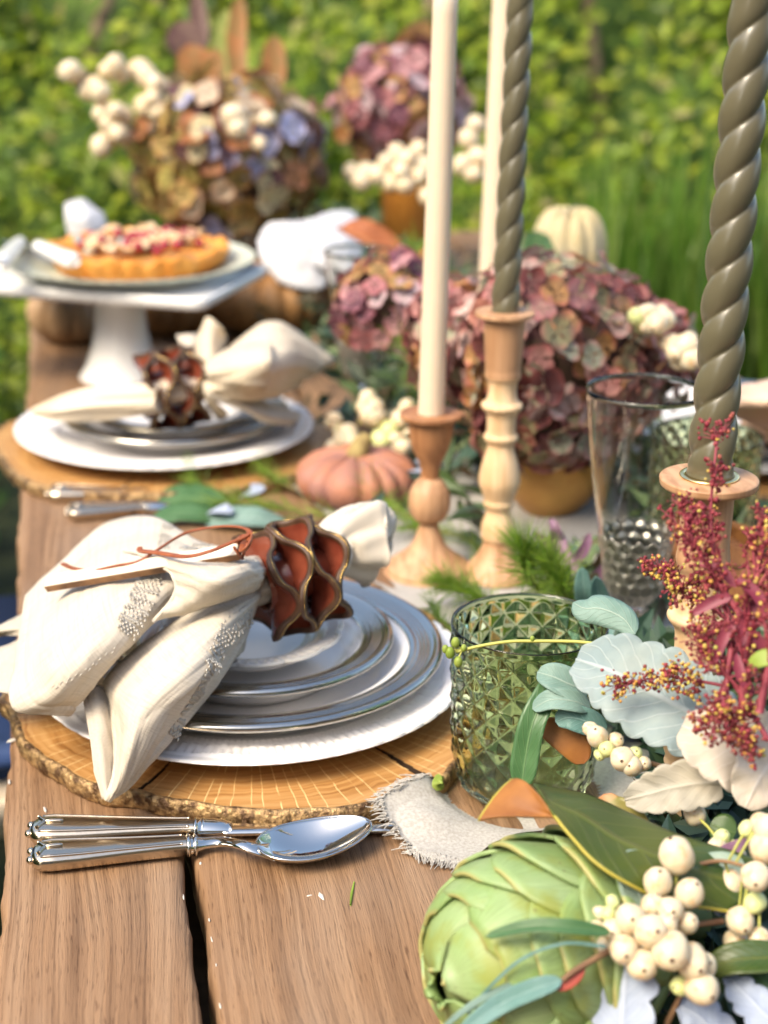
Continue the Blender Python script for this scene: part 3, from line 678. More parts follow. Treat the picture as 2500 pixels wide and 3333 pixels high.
# ------------------------------------------------------------------ name stick tied with a leather cord
m_birch = mat('pale_wood_face', (.80, .73, .63), .5, col2=(.72, .63, .50), scale=40, stretch=(1, 1, 1))
m_burnt = mat('burnt_wood_side', (.11, .05, .022), .5, col2=(.33, .17, .075), scale=70, lo=.35, hi=.7)
m_leather = mat('cognac_leather', (.30, .085, .028), .55, col2=(.22, .055, .02), scale=120, bump=.2)
stick = thing('wooden_name_stick', 'slim pale wooden stick with burnt dark sides lying on the nearest napkin', 'stick')
a, b = A((-0.1463,-0.0551,0.1120)), A((-0.0202,-0.1067,0.1470)); d = b - a; ln = np.linalg.norm(d); d /= ln
sd = np.cross(d, [0, 0, 1.0]); sd /= np.linalg.norm(sd); upv = np.cross(sd, d)
_c, _s = cos(radians(28)), sin(radians(28)); sd, upv = sd * _c - upv * _s * (1 if sd[1] < 0 else -1), upv * _c + sd * _s * (1 if sd[1] < 0 else -1)
def obox(c0, d, s, u, l, w, h):
    V = [c0 + d * x + s * y + u * z for z in (0, h) for y in (-w / 2, w / 2) for x in (0, l)]
    return V, [(0, 1, 3, 2)[::-1], (4, 5, 7, 6), (0, 1, 5, 4), (2, 6, 7, 3)[::1], (0, 4, 6, 2), (1, 3, 7, 5)]
V, F = obox(a - upv * .0052, d, sd, upv, ln, .0105, .0052); obj('burnt_body', V, F, m_burnt, stick, False)
V, F = obox(a + d * .0005 + upv * .0001, d, sd, upv, ln - .001, .0098, .0006); obj('pale_face', V, F, m_birch, stick, False)
cord = thing('leather_cord', 'thin reddish leather cord looped around the wooden stick and napkin', 'cord')
kn = A((-0.0130,-0.1108,0.1500))
paths = [
 [(-0.1350,-0.0003,0.1030), (-0.1271,-0.0391,0.1140), (-0.1147,-0.0627,0.1210), (-0.0994,-0.0721,0.1270), (-0.0840,-0.0764,0.1310), (-0.0714,-0.0733,0.1370), (-0.0512,-0.0522,0.1400), (-0.0295,-0.0593,0.1460), (-0.0152,-0.0737,0.1500), (-0.0110,-0.0927,0.1530), (-0.0134,-0.1091,0.1520)],
 [(-0.0829,-0.0723,0.1390), (-0.0825,-0.0759,0.1380), (-0.0718,-0.0812,0.1380), (-0.0552,-0.1094,0.1450), (-0.0407,-0.1165,0.1500), (-0.0250,-0.1099,0.1530), (-0.0144,-0.1021,0.1540), (-0.0108,-0.0937,0.1540)],
 [(-0.0176,-0.1083,0.1500), (-0.0193,-0.1183,0.1500), (-0.0173,-0.1232,0.1530), (-0.0139,-0.1198,0.1560), (-0.0109,-0.1036,0.1550), (-0.0114,-0.0909,0.1530)],
 [(-0.0238,-0.1134,0.1510), (-0.0209,-0.1126,0.1460), (-0.0172,-0.0989,0.1380), (-0.0160,-0.1101,0.1480), (-0.0133,-0.1030,0.1520), (-0.0162,-0.0954,0.1510), (-0.0209,-0.1052,0.1510)]]
for pth in paths:
    V, F = loft(catmull(pth, 60), .0019, .00095, 10, 3); obj('strand', V, F, m_leather, cord)

# ------------------------------------------------------------------ knife and spoon
m_steel = mat('polished_silver', (.62, .60, .56), .08, 1.0, bump=.03, bscale=200)
m_steel2 = mat('reflection_tinted_silver', (.56, .47, .36), .19, 1.0, bump=.15, bscale=260, bdist=.0006)  # golden reflections on the handles are tinted into the base colour
def handle(t, a, b, z0=.0062, fac=1.0):
    """pistol handle along a->b with thread edge and collar"""
    a, b = A(a), A(b); n = 60; u = np.linspace(0, 1, n)
    P = a + (b - a) * u[:, None]
    w = np.interp(u, [0, .02, .06, .14, .30, .60, .86, .92, 1], [.003, .0088, .0118, .0126, .0116, .0088, .0070, .0068, .0070]) * fac
    h = np.interp(u, [0, .02, .06, .14, .30, .60, .86, 1], [.002, .0048, .0062, .0066, .0062, .0058, .0056, .0056]) * fac
    V, F = loft(P, w, h, 28, 2.6); hd = obj('handle', V, F, m_steel2, t)
    d = (b - a) / np.linalg.norm(b - a); s = np.cross(d, [0, 0, 1.0]); s /= np.linalg.norm(s); up = np.cross(s, d)
    for sg in (-1, 1):
        Q = P[4:-3] + s * (w[4:-3, None] * .74 * sg) + up * (h[4:-3, None] * .80)
        V, F = tube(Q, .0009 * fac, 6); obj('thread', V, F, m_steel2, hd)
    Q = catmull([P[3] - s * w[3] * .6 + up * h[3], P[6] + up * h[6] * 1.08, P[12] + up * h[12] * 1.1, P[6] + up * h[6] * 1.08, P[3] + s * w[3] * .6 + up * h[3]], 20)
    V, F = tube(Q, .0012 * fac, 6); obj('scroll', V, F, m_steel2, hd)
    for sg in (-.45, .45):
        V, F = ICO2; obj('scroll', V * A([.0030, .0030, .0026]) * fac + P[1] + s * w[3] * sg + up * .001 - d * .001, F, m_steel2, hd)
    for q, r in ((.985, 1.12), (1.03, 1.06)):
        c = a + (b - a) * q; V, F = loft(c + d * np.linspace(-.0018, .0018, 7)[:, None] * fac, .0074 * r * fac * np.sqrt(1 - np.linspace(-.9, .9, 7) ** 2 * .8), .0062 * r * fac * np.sqrt(1 - np.linspace(-.9, .9, 7) ** 2 * .8), 24); obj('collar', V, F, m_steel, hd)
    return hd
def knife(label, a, b, tip, group, fac=1.0):
    t = thing('table_knife', label, 'knife', group)
    handle(t, a, b, fac=fac); a, b, tip = A(a), A(b), A(tip); d = (tip - b) / np.linalg.norm(tip - b); s = np.cross(d, [0, 0, 1.0]); s /= np.linalg.norm(s)
    dd = (b - a) / np.linalg.norm(b - a)
    u = np.linspace(0, 1, 9); V, F = loft(b + dd * .021 * u[:, None], .0082 * np.sqrt(1 - (u * .98) ** 2 * .55) * fac, .0060 * np.sqrt(1 - (u * .98) ** 2 * .8) * fac, 20); obj('bolster', V, F, m_steel, t)
    ln = np.linalg.norm(tip - b) - .012; n = 90; u = np.linspace(0, 1, n); P = b + d * (.012 + ln * u[:, None])
    edge = .0095 + .0006 * np.sin(u * 60) * (u > .12) * (u < .7); edge = edge * np.interp(u, [0, .04, .85, .95, 1], [.6, 1, 1, .75, .15]); back = .0085 * np.interp(u, [0, .04, .9, 1], [.6, 1, 1, .8])
    z = np.array([0, 0, 1.0]); h0 = .0018
    G = np.stack([P - s * edge[:, None] + z * 0, P - s * (edge * .3)[:, None] + z * h0 * .7, P + s * back[:, None] * .5 + z * h0, P + s * back[:, None] + z * h0 * .8, P + s * back[:, None] - z * h0 * .4, P - s * (edge * .3)[:, None] - z * h0 * .5], 1)
    obj('blade', G, gfaces(n, 6, False, True) + [[(n - 1) * 6 + i for i in range(6)]], m_steel, t); return t
def spoon(label, a, b, c0, c1, group):
    """handle a->b, bowl from c0 to c1 (xy world)"""
    t = thing('table_spoon', label, 'spoon', group); handle(t, a, b)
    a, b, c0, c1 = map(A, (a, b, c0, c1)); d = (b - a) / np.linalg.norm(b - a)
    nk = catmull([b - d * .002, b + d * .018 + [0, 0, .0008], b + (c0 - b) * .75 + [0, 0, .002], c0 + [0, 0, -.001], c0 + (c1 - c0) * .12 + [0, 0, -.0050]], 40)
    u = np.linspace(0, 1, 40); V, F = loft(nk, np.interp(u, [0, .12, .4, .8, 1], [.0075, .0048, .0036, .0052, .0075]), np.interp(u, [0, .12, .4, .8, 1], [.0060, .0030, .0022, .0018, .0010]), 20); obj('neck', V, F, m_steel, t)
    L_ = np.linalg.norm(c1 - c0); e = (c1 - c0) / L_; s = np.cross([0, 0, 1.0], e); s /= np.linalg.norm(s); up = np.cross(e, s)
    nu, nv = 48, 31; uu = np.linspace(0.001, .999, nu); vv = np.linspace(-1, 1, nv)
    hw = .0222 * np.sqrt(np.clip(1 - (2 * uu - 1) ** 2, 0, 1)) * (1.12 - .26 * uu)
    dep = .0105 * (np.sin(pi * uu ** .85) ** .75)
    rimz = .0022 * np.sin(pi * uu) * -1
    G = (c0[None, None] + e * (L_ * uu)[:, None, None] + s * (hw[:, None] * vv[None])[..., None] + up * (rimz[:, None] - dep[:, None] * (1 - np.abs(vv[None]) ** 2.2))[..., None])
    obj('bowl', G, gfaces(nu, nv), m_steel, t, solid=.0013, off=0)
    rim = np.concatenate([G[:, 0], G[::-1, -1]]); V, F = tube(np.concatenate([rim, rim[:1]]), .00085, 6, caps=False); obj('rim', V, F, m_steel, t)
    return t
knife('silver knife lying behind the silver spoon in front of the nearest oak slice', (-0.1617,-0.2035,0.0068), (-0.0596,-0.2183,0.0068), (0.0695,-0.2313,0.0040), 'silver knives')
spoon('polished silver spoon with mirror bowl lying at the front of the bare table', (-0.1608,-0.2347,0.0068), (-0.0657,-0.2373,0.0068), (-0.0274,-0.2585,0.0135), (0.0434,-0.2452,0.0165), 'silver spoon')

# ------------------------------------------------------------------ candlesticks and candles
m_beech = mat('turned_beech', (.52, .31, .175), .5, col2=(.36, .19, .095), scale=190, stretch=(1, .35, .05), detail=5, distort=.5, bump=.08)
m_olivewood = mat('warm_turned_wood', (.40, .19, .085), .5, col2=(.26, .11, .045), scale=60, stretch=(1, 1, .25), detail=5, distort=1.5, bump=.08)
m_maple = mat('pale_turned_wood', (.70, .50, .30), .48, col2=(.56, .36, .19), scale=200, stretch=(1, .35, .04), detail=5, bump=.06)
m_candle = mat('olive_wax', (.115, .102, .062), .30, spec=.6, sss=.2, sssr=(.004, .003, .002), coat=.3)
m_ivory = mat('ivory_wax', (.70, .575, .43), .42, sss=.35, sssr=(.012, .007, .004))
m_wick = mat('wick', (.5, .45, .38), .9)
def candlestick(label, base, prof, segs, group):
    """prof (r,z) list; segs: list of (z0,z1,material,name)"""
    t = thing('candlestick', label, 'candlestick', group, loc=(base[0], base[1], base[2] if len(base) > 2 else 0))
    p = A(prof); P = []
    for i in range(len(p) - 1):
        pass
    dense = catmull(p, len(p) * 8)
    for (z0, z1, m, nm) in segs:
        i0 = 0; sel = [q for q in range(len(p)) if z0 - 1e-6 <= p[q][1] <= z1 + 1e-6]
        a, b = sel[0] * 8, sel[-1] * 8
        idx = np.linspace(sel[0], sel[-1], (sel[-1] - sel[0]) * 8 + 1) / (len(p) - 1) * (len(dense) - 1)
        D = np.stack([np.interp(idx, np.arange(len(dense)), dense[:, k]) for k in (0, 1)], -1)
        D[:, 0] = np.maximum(D[:, 0], .0001)
        V, F = lathe(D, 56); obj(nm, V, F, m, t)
    return t
zL = lambda y: (1238 - y) * .000427
profL = [(.0001, 0), (.036, 0), (.0372, .002), (.0368, .006), (.033, .0095), (.024, .016), (.016, .024), (.0112, .034), (.0085, .042), (.0085, .046), (.0125, .0485), (.0165, .055), (.0183, .0645), (.0165, .075), (.0118, .083), (.0082, .0865), (.0082, .093), (.0098, .100), (.014, .109), (.0172, .118), (.0190, .130), (.0195, .1385), (.0235, .1395), (.0262, .1405), (.0265, .1425), (.0255, .144), (.015, .1435), (.0115, .1432), (.0114, .13), (.0001, .13)]
cL = A((0.1746,0.1982,0.0000))
candlestick('short turned wooden candlestick with a ball stem holding the ivory taper', cL, profL, [(0, .0465, m_beech, 'base'), (.0465, .0865, m_beech, 'ball_stem'), (.0865, .2, m_olivewood, 'cup')], 'turned wooden candlesticks')
kM = .228 / .231
profM = [(.0001, 0), (.030, 0), (.0310, .003), (.029, .006), (.022, .012), (.0155, .022), (.0125, .030), (.0130, .033), (.0145, .037), (.0142, .047), (.0112, .056), (.0105, .060), (.0125, .064), (.0135, .067), (.0128, .070), (.0140, .074), (.0172, .083), (.0176, .090), (.0155, .102), (.0122, .113), (.0112, .119), (.0140, .1235), (.0145, .1265), (.0125, .130), (.0122, .138), (.0130, .146), (.0170, .1515), (.0172, .1545), (.0135, .158), (.0118, .166), (.0125, .174), (.0150, .178), (.0148, .185), (.0152, .190), (.0168, .215), (.0176, .2275), (.021, .2295), (.0243, .2300), (.0246, .232), (.0238, .2335), (.015, .233), (.0117, .2328), (.0116, .215), (.0001, .215)]
cM = A((0.2313,0.1799,0.0000))
candlestick('tall pale turned candlestick holding the thinner twisted olive candle', cM, profM, [(0, .034, m_beech, 'base'), (.033, .178, m_maple, 'stem'), (.178, .3, m_beech, 'cup')], 'turned wooden candlesticks')
cR = A((0.2220,-0.3019,0.2477)); zR = cR[2]; sR = (zR + .003) / .2335
profR = [(r * 1.02, z * sR) for r, z in profM if z < .16]
zz = zR - .2335 * 0
profR = [(r, z) for r, z in profR if z < zR - .062]
profR += [(.0118, zR - .060), (.0145, zR - .052), (.0152, zR - .048), (.0146, zR - .043), (.0142, zR - .036), (.0146, zR - .018), (.0152, zR - .0085), (.0215, zR - .0065), (.0262, zR - .0050), (.0272, zR - .0022), (.0262, zR - .0002), (.018, zR + .0002), (.0142, zR + .0002), (.0128, zR + .0000), (.0127, zR - .012), (.0001, zR - .012)]
candlestick('tall pale turned candlestick at right holding the thickest twisted olive candle', (cR[0], cR[1], 0), profR, [(0, .034 * sR, m_beech, 'base'), (.03, zR - .053, m_maple, 'stem'), (zR - .060, 1, m_beech, 'cup')], 'turned wooden candlesticks')
def taper(label, base, r, h, tilt=(0, 0), group=None):
    t = thing('taper_candle', label, 'candle', group, loc=tuple(base))
    pr = [(.0001, 0), (r, 0), (r, .01), (r * .97, h * .4), (r * .9, h * .8), (r * .84, h - .012), (r * .5, h - .002), (.0001, h)]
    pr = [(np.interp(z, [0, h], [r, r * .86]), z) for z in np.linspace(0, h - .01, 30)] + [(r * .5, h - .002), (.0001, h)]
    V, F = lathe([(.0001, 0)] + pr, 40); obj('wax', V, F, m_ivory, t)
    V, F = tube([(0, 0, h - .002), (.0005, 0, h + .004), (.002, .001, h + .010)], .0008, 6); obj('wick', V, F, m_wick, t)
    t.rotation_euler = (tilt[0], tilt[1], 0); return t
def twisted(label, base, r, h, pitch=.058, tilt=(0, 0), phase=0, group=None):
    t = thing('twisted_candle', label, 'candle', group, loc=tuple(base))
    n, sg = 260, 72; z = np.linspace(0, h, n)[:, None]; th = np.linspace(0, 2 * pi, sg, endpoint=False)[None]
    am = np.clip((z - .014) / .012, 0, 1) * np.clip((h - z) / .02, 0, 1)
    ph = th - 2 * pi * z / pitch + phase
    lob = np.abs(np.cos(ph)) ** .62
    rr = r * (1 - .14 * am + am * (.27 * lob - .07)) * np.interp(z, [0, h], [1, .88])
    collar = 1 + .05 * np.exp(-((z - .0135) / .0012) ** 2); rr = rr * collar * (1 + .012 * np.sin(z * 170 + th) + .01 * np.sin(z * 61 - 2 * th))
    G = np.stack([rr * np.cos(th), rr * np.sin(th), np.broadcast_to(z, rr.shape)], -1)
    obj('wax', G, gfaces(n, sg, False, True) + [list(range(sg))[::-1], [(n - 1) * sg + i for i in range(sg)]], m_candle, t)
    V, F = tube([(0, 0, h - .002), (.0005, 0, h + .004), (.002, .001, h + .010)], .0008, 6); obj('wick', V, F, m_wick, t)
    t.rotation_euler = (tilt[0], tilt[1], 0); return t
taper('ivory taper candle in the short ball stem candlestick', cL + A([0, 0, .1305]), .0113, .36, (0, radians(.9)), 'ivory taper candles')
twisted('twisted olive green candle in the middle candlestick, between the ivory tapers and hydrangea', cM + A([0, 0, .2155]), .0114, .27, .056, (0, radians(.9)), .6, 'twisted olive candles')
twisted('thick twisted olive green candle at the right edge, nearest of the candles', (cR[0], cR[1], zR - .0115), .0125, .27, .048, (0, radians(.8)), 1.9, 'twisted olive candles')
m_brass = mat('brass_ring', (.80, .62, .30), .25, 1.0)
V, F = lathe([(.0128, 0), (.0162, 0), (.0166, .0006), (.0160, .0012), (.0130, .0014), (.0128, 0)], 48)
o = obj('candle_cup_ring', V, F, m_brass, None, loc=(cR[0], cR[1], zR + .0004)); tag(o, 'thin brass ring around the foot of the thickest olive candle', 'ring')
cB = A((0.3258,0.5952,0.1547)); 
hB = cB[2]
profB = [(r, z * (hB + .0) / .1442) for r, z in profL]
candlestick('turned wooden candlestick hidden behind the hydrangea, under the farther ivory taper', (cB[0], cB[1], 0), profB, [(0, .3, m_beech, 'stem')], 'turned wooden candlesticks')
taper('ivory taper candle farther back, rising behind the burgundy hydrangea', (cB[0], cB[1], hB - .01), .0142, .36, (0, radians(1.0)), 'ivory taper candles')

# ------------------------------------------------------------------ glassware
def glass_mat(name, col, rough=.0, ior=1.46):
    m = mat(name, col, rough, trans=1.0, ior=ior, spec=.5); return m
m_green = glass_mat('green_glass', (.68, .80, .52))
m_clear = glass_mat('clear_glass', (.97, .97, .95))
m_pewter = mat('hammered_silver_facets', (.46, .44, .39), .28, .85)
def tumbler(label, base, group, R=.0505, H=.116, m=None):
    t = thing('cut_glass_tumbler', label, 'glass', group, loc=tuple(base))
    nz, ns = 190, 320; z = np.linspace(0, 1, nz)[:, None]; th = np.linspace(0, 2 * pi, ns, endpoint=False)[None]
    rad = R * np.interp(z, [0, .02, .06, .14, .3, 1], [.66, .74, .83, .90, .945, .985])
    a = th * 17 / (2 * pi) + z * 6.2; b = th * 17 / (2 * pi) - z * 6.2
    tri = lambda x: 1 - np.abs(2 * (x % 1) - 1)
    pyr = np.minimum(tri(a), tri(b))
    star = np.maximum(0, .28 - np.abs(tri(a) - tri(b))) 
    env = np.clip((z - .03) / .05, 0, 1) * np.clip((.965 - z) / .015, 0, 1)
    rr = rad + env * (.0023 * pyr - .0008 - .0008 * star)
    Go = np.stack([rr * np.cos(th), rr * np.sin(th), np.broadcast_to(z * H, rr.shape)], -1)
    zi = np.concatenate([[.9985], np.linspace(.985, .075, 40), [.07]])[:, None]; ri = R * np.interp(zi, [0, .02, .06, .14, .3, 1], [.66, .74, .83, .90, .945, .985]) - np.interp(zi, [.0, .2, .9, 1], [.0055, .0036, .0028, .0012])
    ri = ri * np.where(zi <= .0705, .86, 1)
    Gi = np.stack([ri * np.cos(th), ri * np.sin(th), np.broadcast_to(zi * H, (len(zi), ns))], -1)
    G = np.concatenate([Go, Gi]); n = len(G)
    cap0 = [ns * 0 + i for i in range(ns)][::-1]; cap1 = [(n - 1) * ns + i for i in range(ns)]
    obj('glass', G, gfaces(n, ns, False, True) + [cap0, cap1], m or m_green, t, fix=True); return t
tum = A((0.1551,-0.1908,0.0000))
tumbler('green diamond cut glass tumbler standing just right of the nearest plate stack', tum, 'green cut glass tumblers', R=.0505, H=.118)
t2 = A((0.4249,0.2004,0.0000)); 
tumbler('green diamond cut glass tumbler half hidden behind the clear footed glass', t2, 'green cut glass tumblers', R=.0490, H=.112)

def footed(label, base, group, s=1.0, facets=True):
    t = thing('footed_glass', label, 'glass', group, loc=tuple(base))
    outer = [(.0001, 0), (.030, 0), (.0325, .0012), (.030, .0028), (.014, .0055), (.0075, .012), (.0062, .020), (.0068, .027), (.0105, .034), (.0165, .042), (.0225, .053), (.0245, .068), (.0283, .090), (.0330, .120), (.0375, .150), (.0410, .180), (.0430, .203)]
    oc = catmull(outer, 90); inner = [(r - np.interp(z, [.04, .06, .2], [.006, .0020, .0013]), z) for r, z in oc if z > .046][::-1]
    pr = np.concatenate([oc, [(oc[-1][0] - .0005, .2038)], inner, [(.0001, .046)]]) * s
    V, F = lathe(pr, 96); obj('glass', V, F, m_clear, t, fix=True)
    if facets:
        nz, ns = 90, 260; z = np.linspace(.038, .098, nz); th = np.linspace(0, 2 * pi, ns, endpoint=False)
        Z, T = np.meshgrid(z, th, indexing='ij'); R0 = np.interp(Z, oc[20:, 1], oc[20:, 0]) + .0003
        X = T * .028; HW = .0088; NC = 17; HW = 2 * pi * .028 / NC; VS = HW * .82
        best = np.full(Z.shape, 1e9); 
        for row in range(-1, 10):
            zc = .036 + row * VS
            off = (row % 2) * HW / 2
            dx = ((X - off + HW / 2) % HW) - HW / 2
            best = np.minimum(best, dx ** 2 + (Z - zc) ** 2)
        dep = .0019 * (1 - best / (HW * .6) ** 2)
        R1 = R0 - dep + .0006
        G = np.stack([R1 * np.cos(T), R1 * np.sin(T), Z], -1) * s
        top = .0915 + .0035 * np.abs(np.cos(T * NC / 2))
        f = [q for q in gfaces(nz, ns, False, True) if Z.ravel()[q[1]] < top.ravel()[q[1]]]
        obj('faceted_band', G, f, m_pewter, t, solid=.0004)
    return t
gob = A((0.2973,0.0152,0.0000))
footed('tall clear footed glass with hammered silver facets, behind the red flower sprays', gob, 'clear footed glasses', 1.03)
footed('tall clear footed glass blurred behind the second place setting', A((0.2009,0.7063,0.0000)), 'clear footed glasses', .92, facets=True)

# ------------------------------------------------------------------ second place setting
S2 = A((-0.0288,0.5831,0.0300)); S2[2] = 0
out2 = [S2 + A([.188 * cos(a) * (1 + .05 * sin(3 * a + 1) + .03 * sin(5 * a)), .182 * sin(a) * (1 + .04 * sin(2 * a + 2)), 0]) for a in np.linspace(-pi, pi, 22, endpoint=False)]
slab('wood_slice_mat', 'blurred oak slice under the second place setting, near the table edge', S2, out2, [(-1.9, .12, .002, .01)], 'wood slice place mats')
charger('large white charger plate of the second place setting', S2, .0137, .157, .0185, 'white charger plates')
silver_plate('silver rimmed white dinner plate of the second place setting', .118, .0250, S2 + A([.012, 0, 0]), .0202, .165, 'silver rimmed plates')
silver_plate('silver rimmed white salad plate of the second place setting', .090, .0230, S2 + A([.012, 0, 0]), .0278, .2, 'silver rimmed plates')
m_linen2 = linen('oat_linen', (.74, .64, .50), (.68, .57, .42))
nap2 = thing('linen_napkin', 'oat coloured linen napkin fanned on the second place setting', 'napkin')
def bunch(name, path, rad, parent, m, flat=1.0, seed=0, n=30, sg=48, cr=.12):
    P_ = catmull(path, n); t_, n_, b_ = frames(P_); th = np.linspace(0, 2 * pi, sg, endpoint=False); pl = np.linspace(0, 1, n)[:, None]
    r = catmull(A(rad)[:, None], n)[:, :1] * (1 + cr * np.sin(th * 6 + 3 * pl + seed) + cr * .7 * np.sin(th * 11 - 4 * pl + seed * 2))
    G = P_[:, None] + r[..., None] * (np.cos(th)[None, :, None] * b_[:, None] + flat * np.sin(th)[None, :, None] * n_[:, None])
    return obj(name, G, gfaces(n, sg, False, True) + [list(range(sg))[::-1], [(n - 1) * sg + i for i in range(sg)]], m, parent)
bunch('gathered_end', [(-0.0388,0.4779,0.0880), (-0.0589,0.4868,0.0850), (-0.0901,0.5225,0.0750), (-0.1274,0.5539,0.0620), (-0.1629,0.5878,0.0500)], [.018, .022, .026, .022, .006], nap2, m_linen2, .62, 1)
bunch('gathered_middle', [(-0.0444,0.4997,0.0880), (-0.0214,0.4975,0.0900), (0.0121,0.5101,0.0900)], [.0125, .0115, .0125], nap2, m_linen2, 1, 2)
cloth('fold', [[(0.0117,0.5601,0.0940), (0.0039,0.4654,0.1000), (0.0117,0.4813,0.0820)], [(0.0502,0.6022,0.1120), (0.0379,0.4360,0.1250), (0.0388,0.4517,0.0900)], [(0.0995,0.6390,0.1250), (0.0832,0.4723,0.1280), (0.0740,0.4780,0.0850)], [(0.1606,0.6201,0.0850), (0.1356,0.5757,0.0850), (0.1051,0.5347,0.0780)]], nap2, 30, 22, .003, 3, m=m_linen2)
cloth('fold', [[(0.0078,0.5566,0.1000), (0.0063,0.4603,0.1200), (0.0094,0.4635,0.1050)], [(0.0368,0.5140,0.1280), (0.0368,0.4223,0.1400), (0.0351,0.4107,0.1180)], [(0.0746,0.5070,0.1350), (0.0642,0.4101,0.1420), (0.0622,0.4152,0.1120)], [(0.0751,0.5404,0.1250), (0.0643,0.4696,0.1200), (0.0599,0.4553,0.0980)]], nap2, 26, 18, .002, 4, m=m_linen2)
cloth('fold', [[(0.0092,0.5760,0.0950), (0.0193,0.5627,0.0980), (0.0283,0.5828,0.0950)], [(0.0084,0.6003,0.1150), (0.0215,0.5817,0.1180), (0.0415,0.6141,0.1120)], [(0.0192,0.6050,0.1400), (0.0246,0.5932,0.1410), (0.0345,0.5878,0.1300)]], nap2, 18, 14, .001, 5, m=m_linen2)
cloth('fold', [[(-0.0111,0.6202,0.1180), (0.0023,0.6140,0.1200), (0.0136,0.6207,0.1180)], [(-0.0075,0.6068,0.1080), (0.0028,0.5929,0.1100), (0.0125,0.5996,0.1080)], [(-0.0022,0.5975,0.0950), (0.0044,0.5885,0.0960), (0.0123,0.5952,0.0950)]], nap2, 14, 12, .001, 6)
cloth('fold', [[(0.0072,0.5044,0.0980), (0.0054,0.4565,0.1000), (0.0080,0.4633,0.0900)], [(0.0403,0.5116,0.0850), (0.0369,0.4558,0.0880), (0.0397,0.4622,0.0780)], [(0.0744,0.5218,0.0680), (0.0658,0.4694,0.0700), (0.0641,0.4759,0.0600)], [(0.1116,0.5408,0.0500), (0.1040,0.5107,0.0500), (0.0964,0.5086,0.0450)]], nap2, 24, 16, .001, 7)
cloth('fold', [[(0.0053,0.4845,0.0900), (0.0097,0.4563,0.0900), (0.0173,0.4662,0.0850)], [(0.0110,0.5036,0.0700), (0.0190,0.4886,0.0700), (0.0291,0.4977,0.0660)], [(0.0207,0.5118,0.0550), (0.0254,0.5110,0.0550), (0.0296,0.5154,0.0560)]], nap2, 14, 12, .001, 8, m=m_linen2)
r2 = copy_tree(ring1); r2.location = (-0.0241,0.5141,0.0890); r2.rotation_euler = (0, 0, radians(-14)); r2.scale = (1.04, 1.04, 1.04)
tag(r2, 'red brown honeycomb napkin ring blurred on the second napkin', 'napkin ring', 'honeycomb napkin rings')
knife('silver knife behind the nearest napkin, farther of the two blurred pieces', (-0.1519,0.4443,0.0068), (-0.0649,0.4273,0.0068), (0.0121,0.4316,0.0040), 'silver knives', 1.1)
knife('silver knife behind the nearest napkin, nearer of the two blurred pieces', (-0.1337,0.3839,0.0068), (-0.0591,0.3850,0.0068), (0.0080,0.3875,0.0040), 'silver knives', 1.05)

# ------------------------------------------------------------------ opposite setting at the right edge
S3 = A([.560, .475, 0])
out3 = [S3 + A([.170 * cos(a) * (1 + .05 * sin(3 * a + 2)), .175 * sin(a) * (1 + .04 * sin(2 * a + 1)), 0]) for a in np.linspace(-pi, pi, 20, endpoint=False)]
slab('wood_slice_mat', 'oak slice at the right edge behind the thickest candle', S3, out3, [(-2.2, .1, .003, .01), (-2.7, .1, .003, .01)], 'wood slice place mats')
charger('large white charger plate at the right edge across the table', S3, .0137, .154, .0185, 'white charger plates')
silver_plate('silver rimmed white dinner plate at the right edge across the table', .134, .0275, S3, .0202, .165, 'silver rimmed plates')
nap3 = thing('linen_napkin', 'blush linen napkin lying on the plate at the right edge', 'napkin')
m_blush = mat('blush_linen', (.72, .52, .40), .88, col2=(.66, .46, .34), scale=50, bump=.3, bscale=700, bdist=.0004)
cloth('fold', [[(0.5140,0.3570,0.1100), (0.4732,0.2687,0.1200), (0.5126,0.3472,0.0800)], [(0.5243,0.3062,0.1300), (0.4846,0.2131,0.1350), (0.5457,0.3438,0.0700)], [(0.5943,0.3532,0.1100), (0.5497,0.2567,0.1200), (0.5830,0.3299,0.0700)]], nap3, 20, 16, .002, 2, m=m_blush)
bunch('gathered_middle', [(0.5342,0.3867,0.0700), (0.5678,0.3730,0.0700), (0.6047,0.3671,0.0700)], [.03, .035, .03], nap3, m_blush, .7, 4)

# ------------------------------------------------------------------ cake stand, platter, tart
m_porc = mat('white_porcelain', (.80, .79, .76), .25, coat=.3)
cf, cr_ = A((0.0289,0.7399,0.1280)), A((0.1184,0.9161,0.1280))
e1 = cr_ - cf; side = .40; e1 /= np.linalg.norm(e1); e2 = A([-e1[1], e1[0], 0]); zt = .128
stand = thing('cake_stand', 'white square pedestal cake stand carrying the pumpkin tart', 'cake stand', loc=tuple(A((-0.0624,0.9012,0.0000))))
so = A(stand.location)
cc = cf + e1 * .108 + e2 * .17
def rsq(hx, hy, rc, n=10):
    pts = []
    for (sx, sy, a0) in ((1, 1, 0), (-1, 1, pi / 2), (-1, -1, pi), (1, -1, 1.5 * pi)):
        for q in np.linspace(0, pi / 2, n): pts.append((sx * (hx - rc) + rc * cos(a0 + q), sy * (hy - rc) + rc * sin(a0 + q)))
    return A(pts)
lev = [(.0, -.014, .9), (.0, -.013, .97), (.0, -.008, 1.0), (.0, -.001, 1.003), (.0, .0015, .995), (.0, .0005, .975), (.0, -.003, .955)]
Q = rsq(.108, .17, .016); rings = []
for _, dz, k in lev:
    rings.append(cc - so + (Q[:, :1] * k) * e1 + (Q[:, 1:] * k) * e2 + A([0, 0, dz]))
G = np.stack(rings); nq = len(Q)
obj('square_top', G, gfaces(len(lev), nq, False, True) + [list(range(nq))[::-1], [(len(lev) - 1) * nq + i for i in range(nq)]], m_porc, stand)
hP = zt - .012
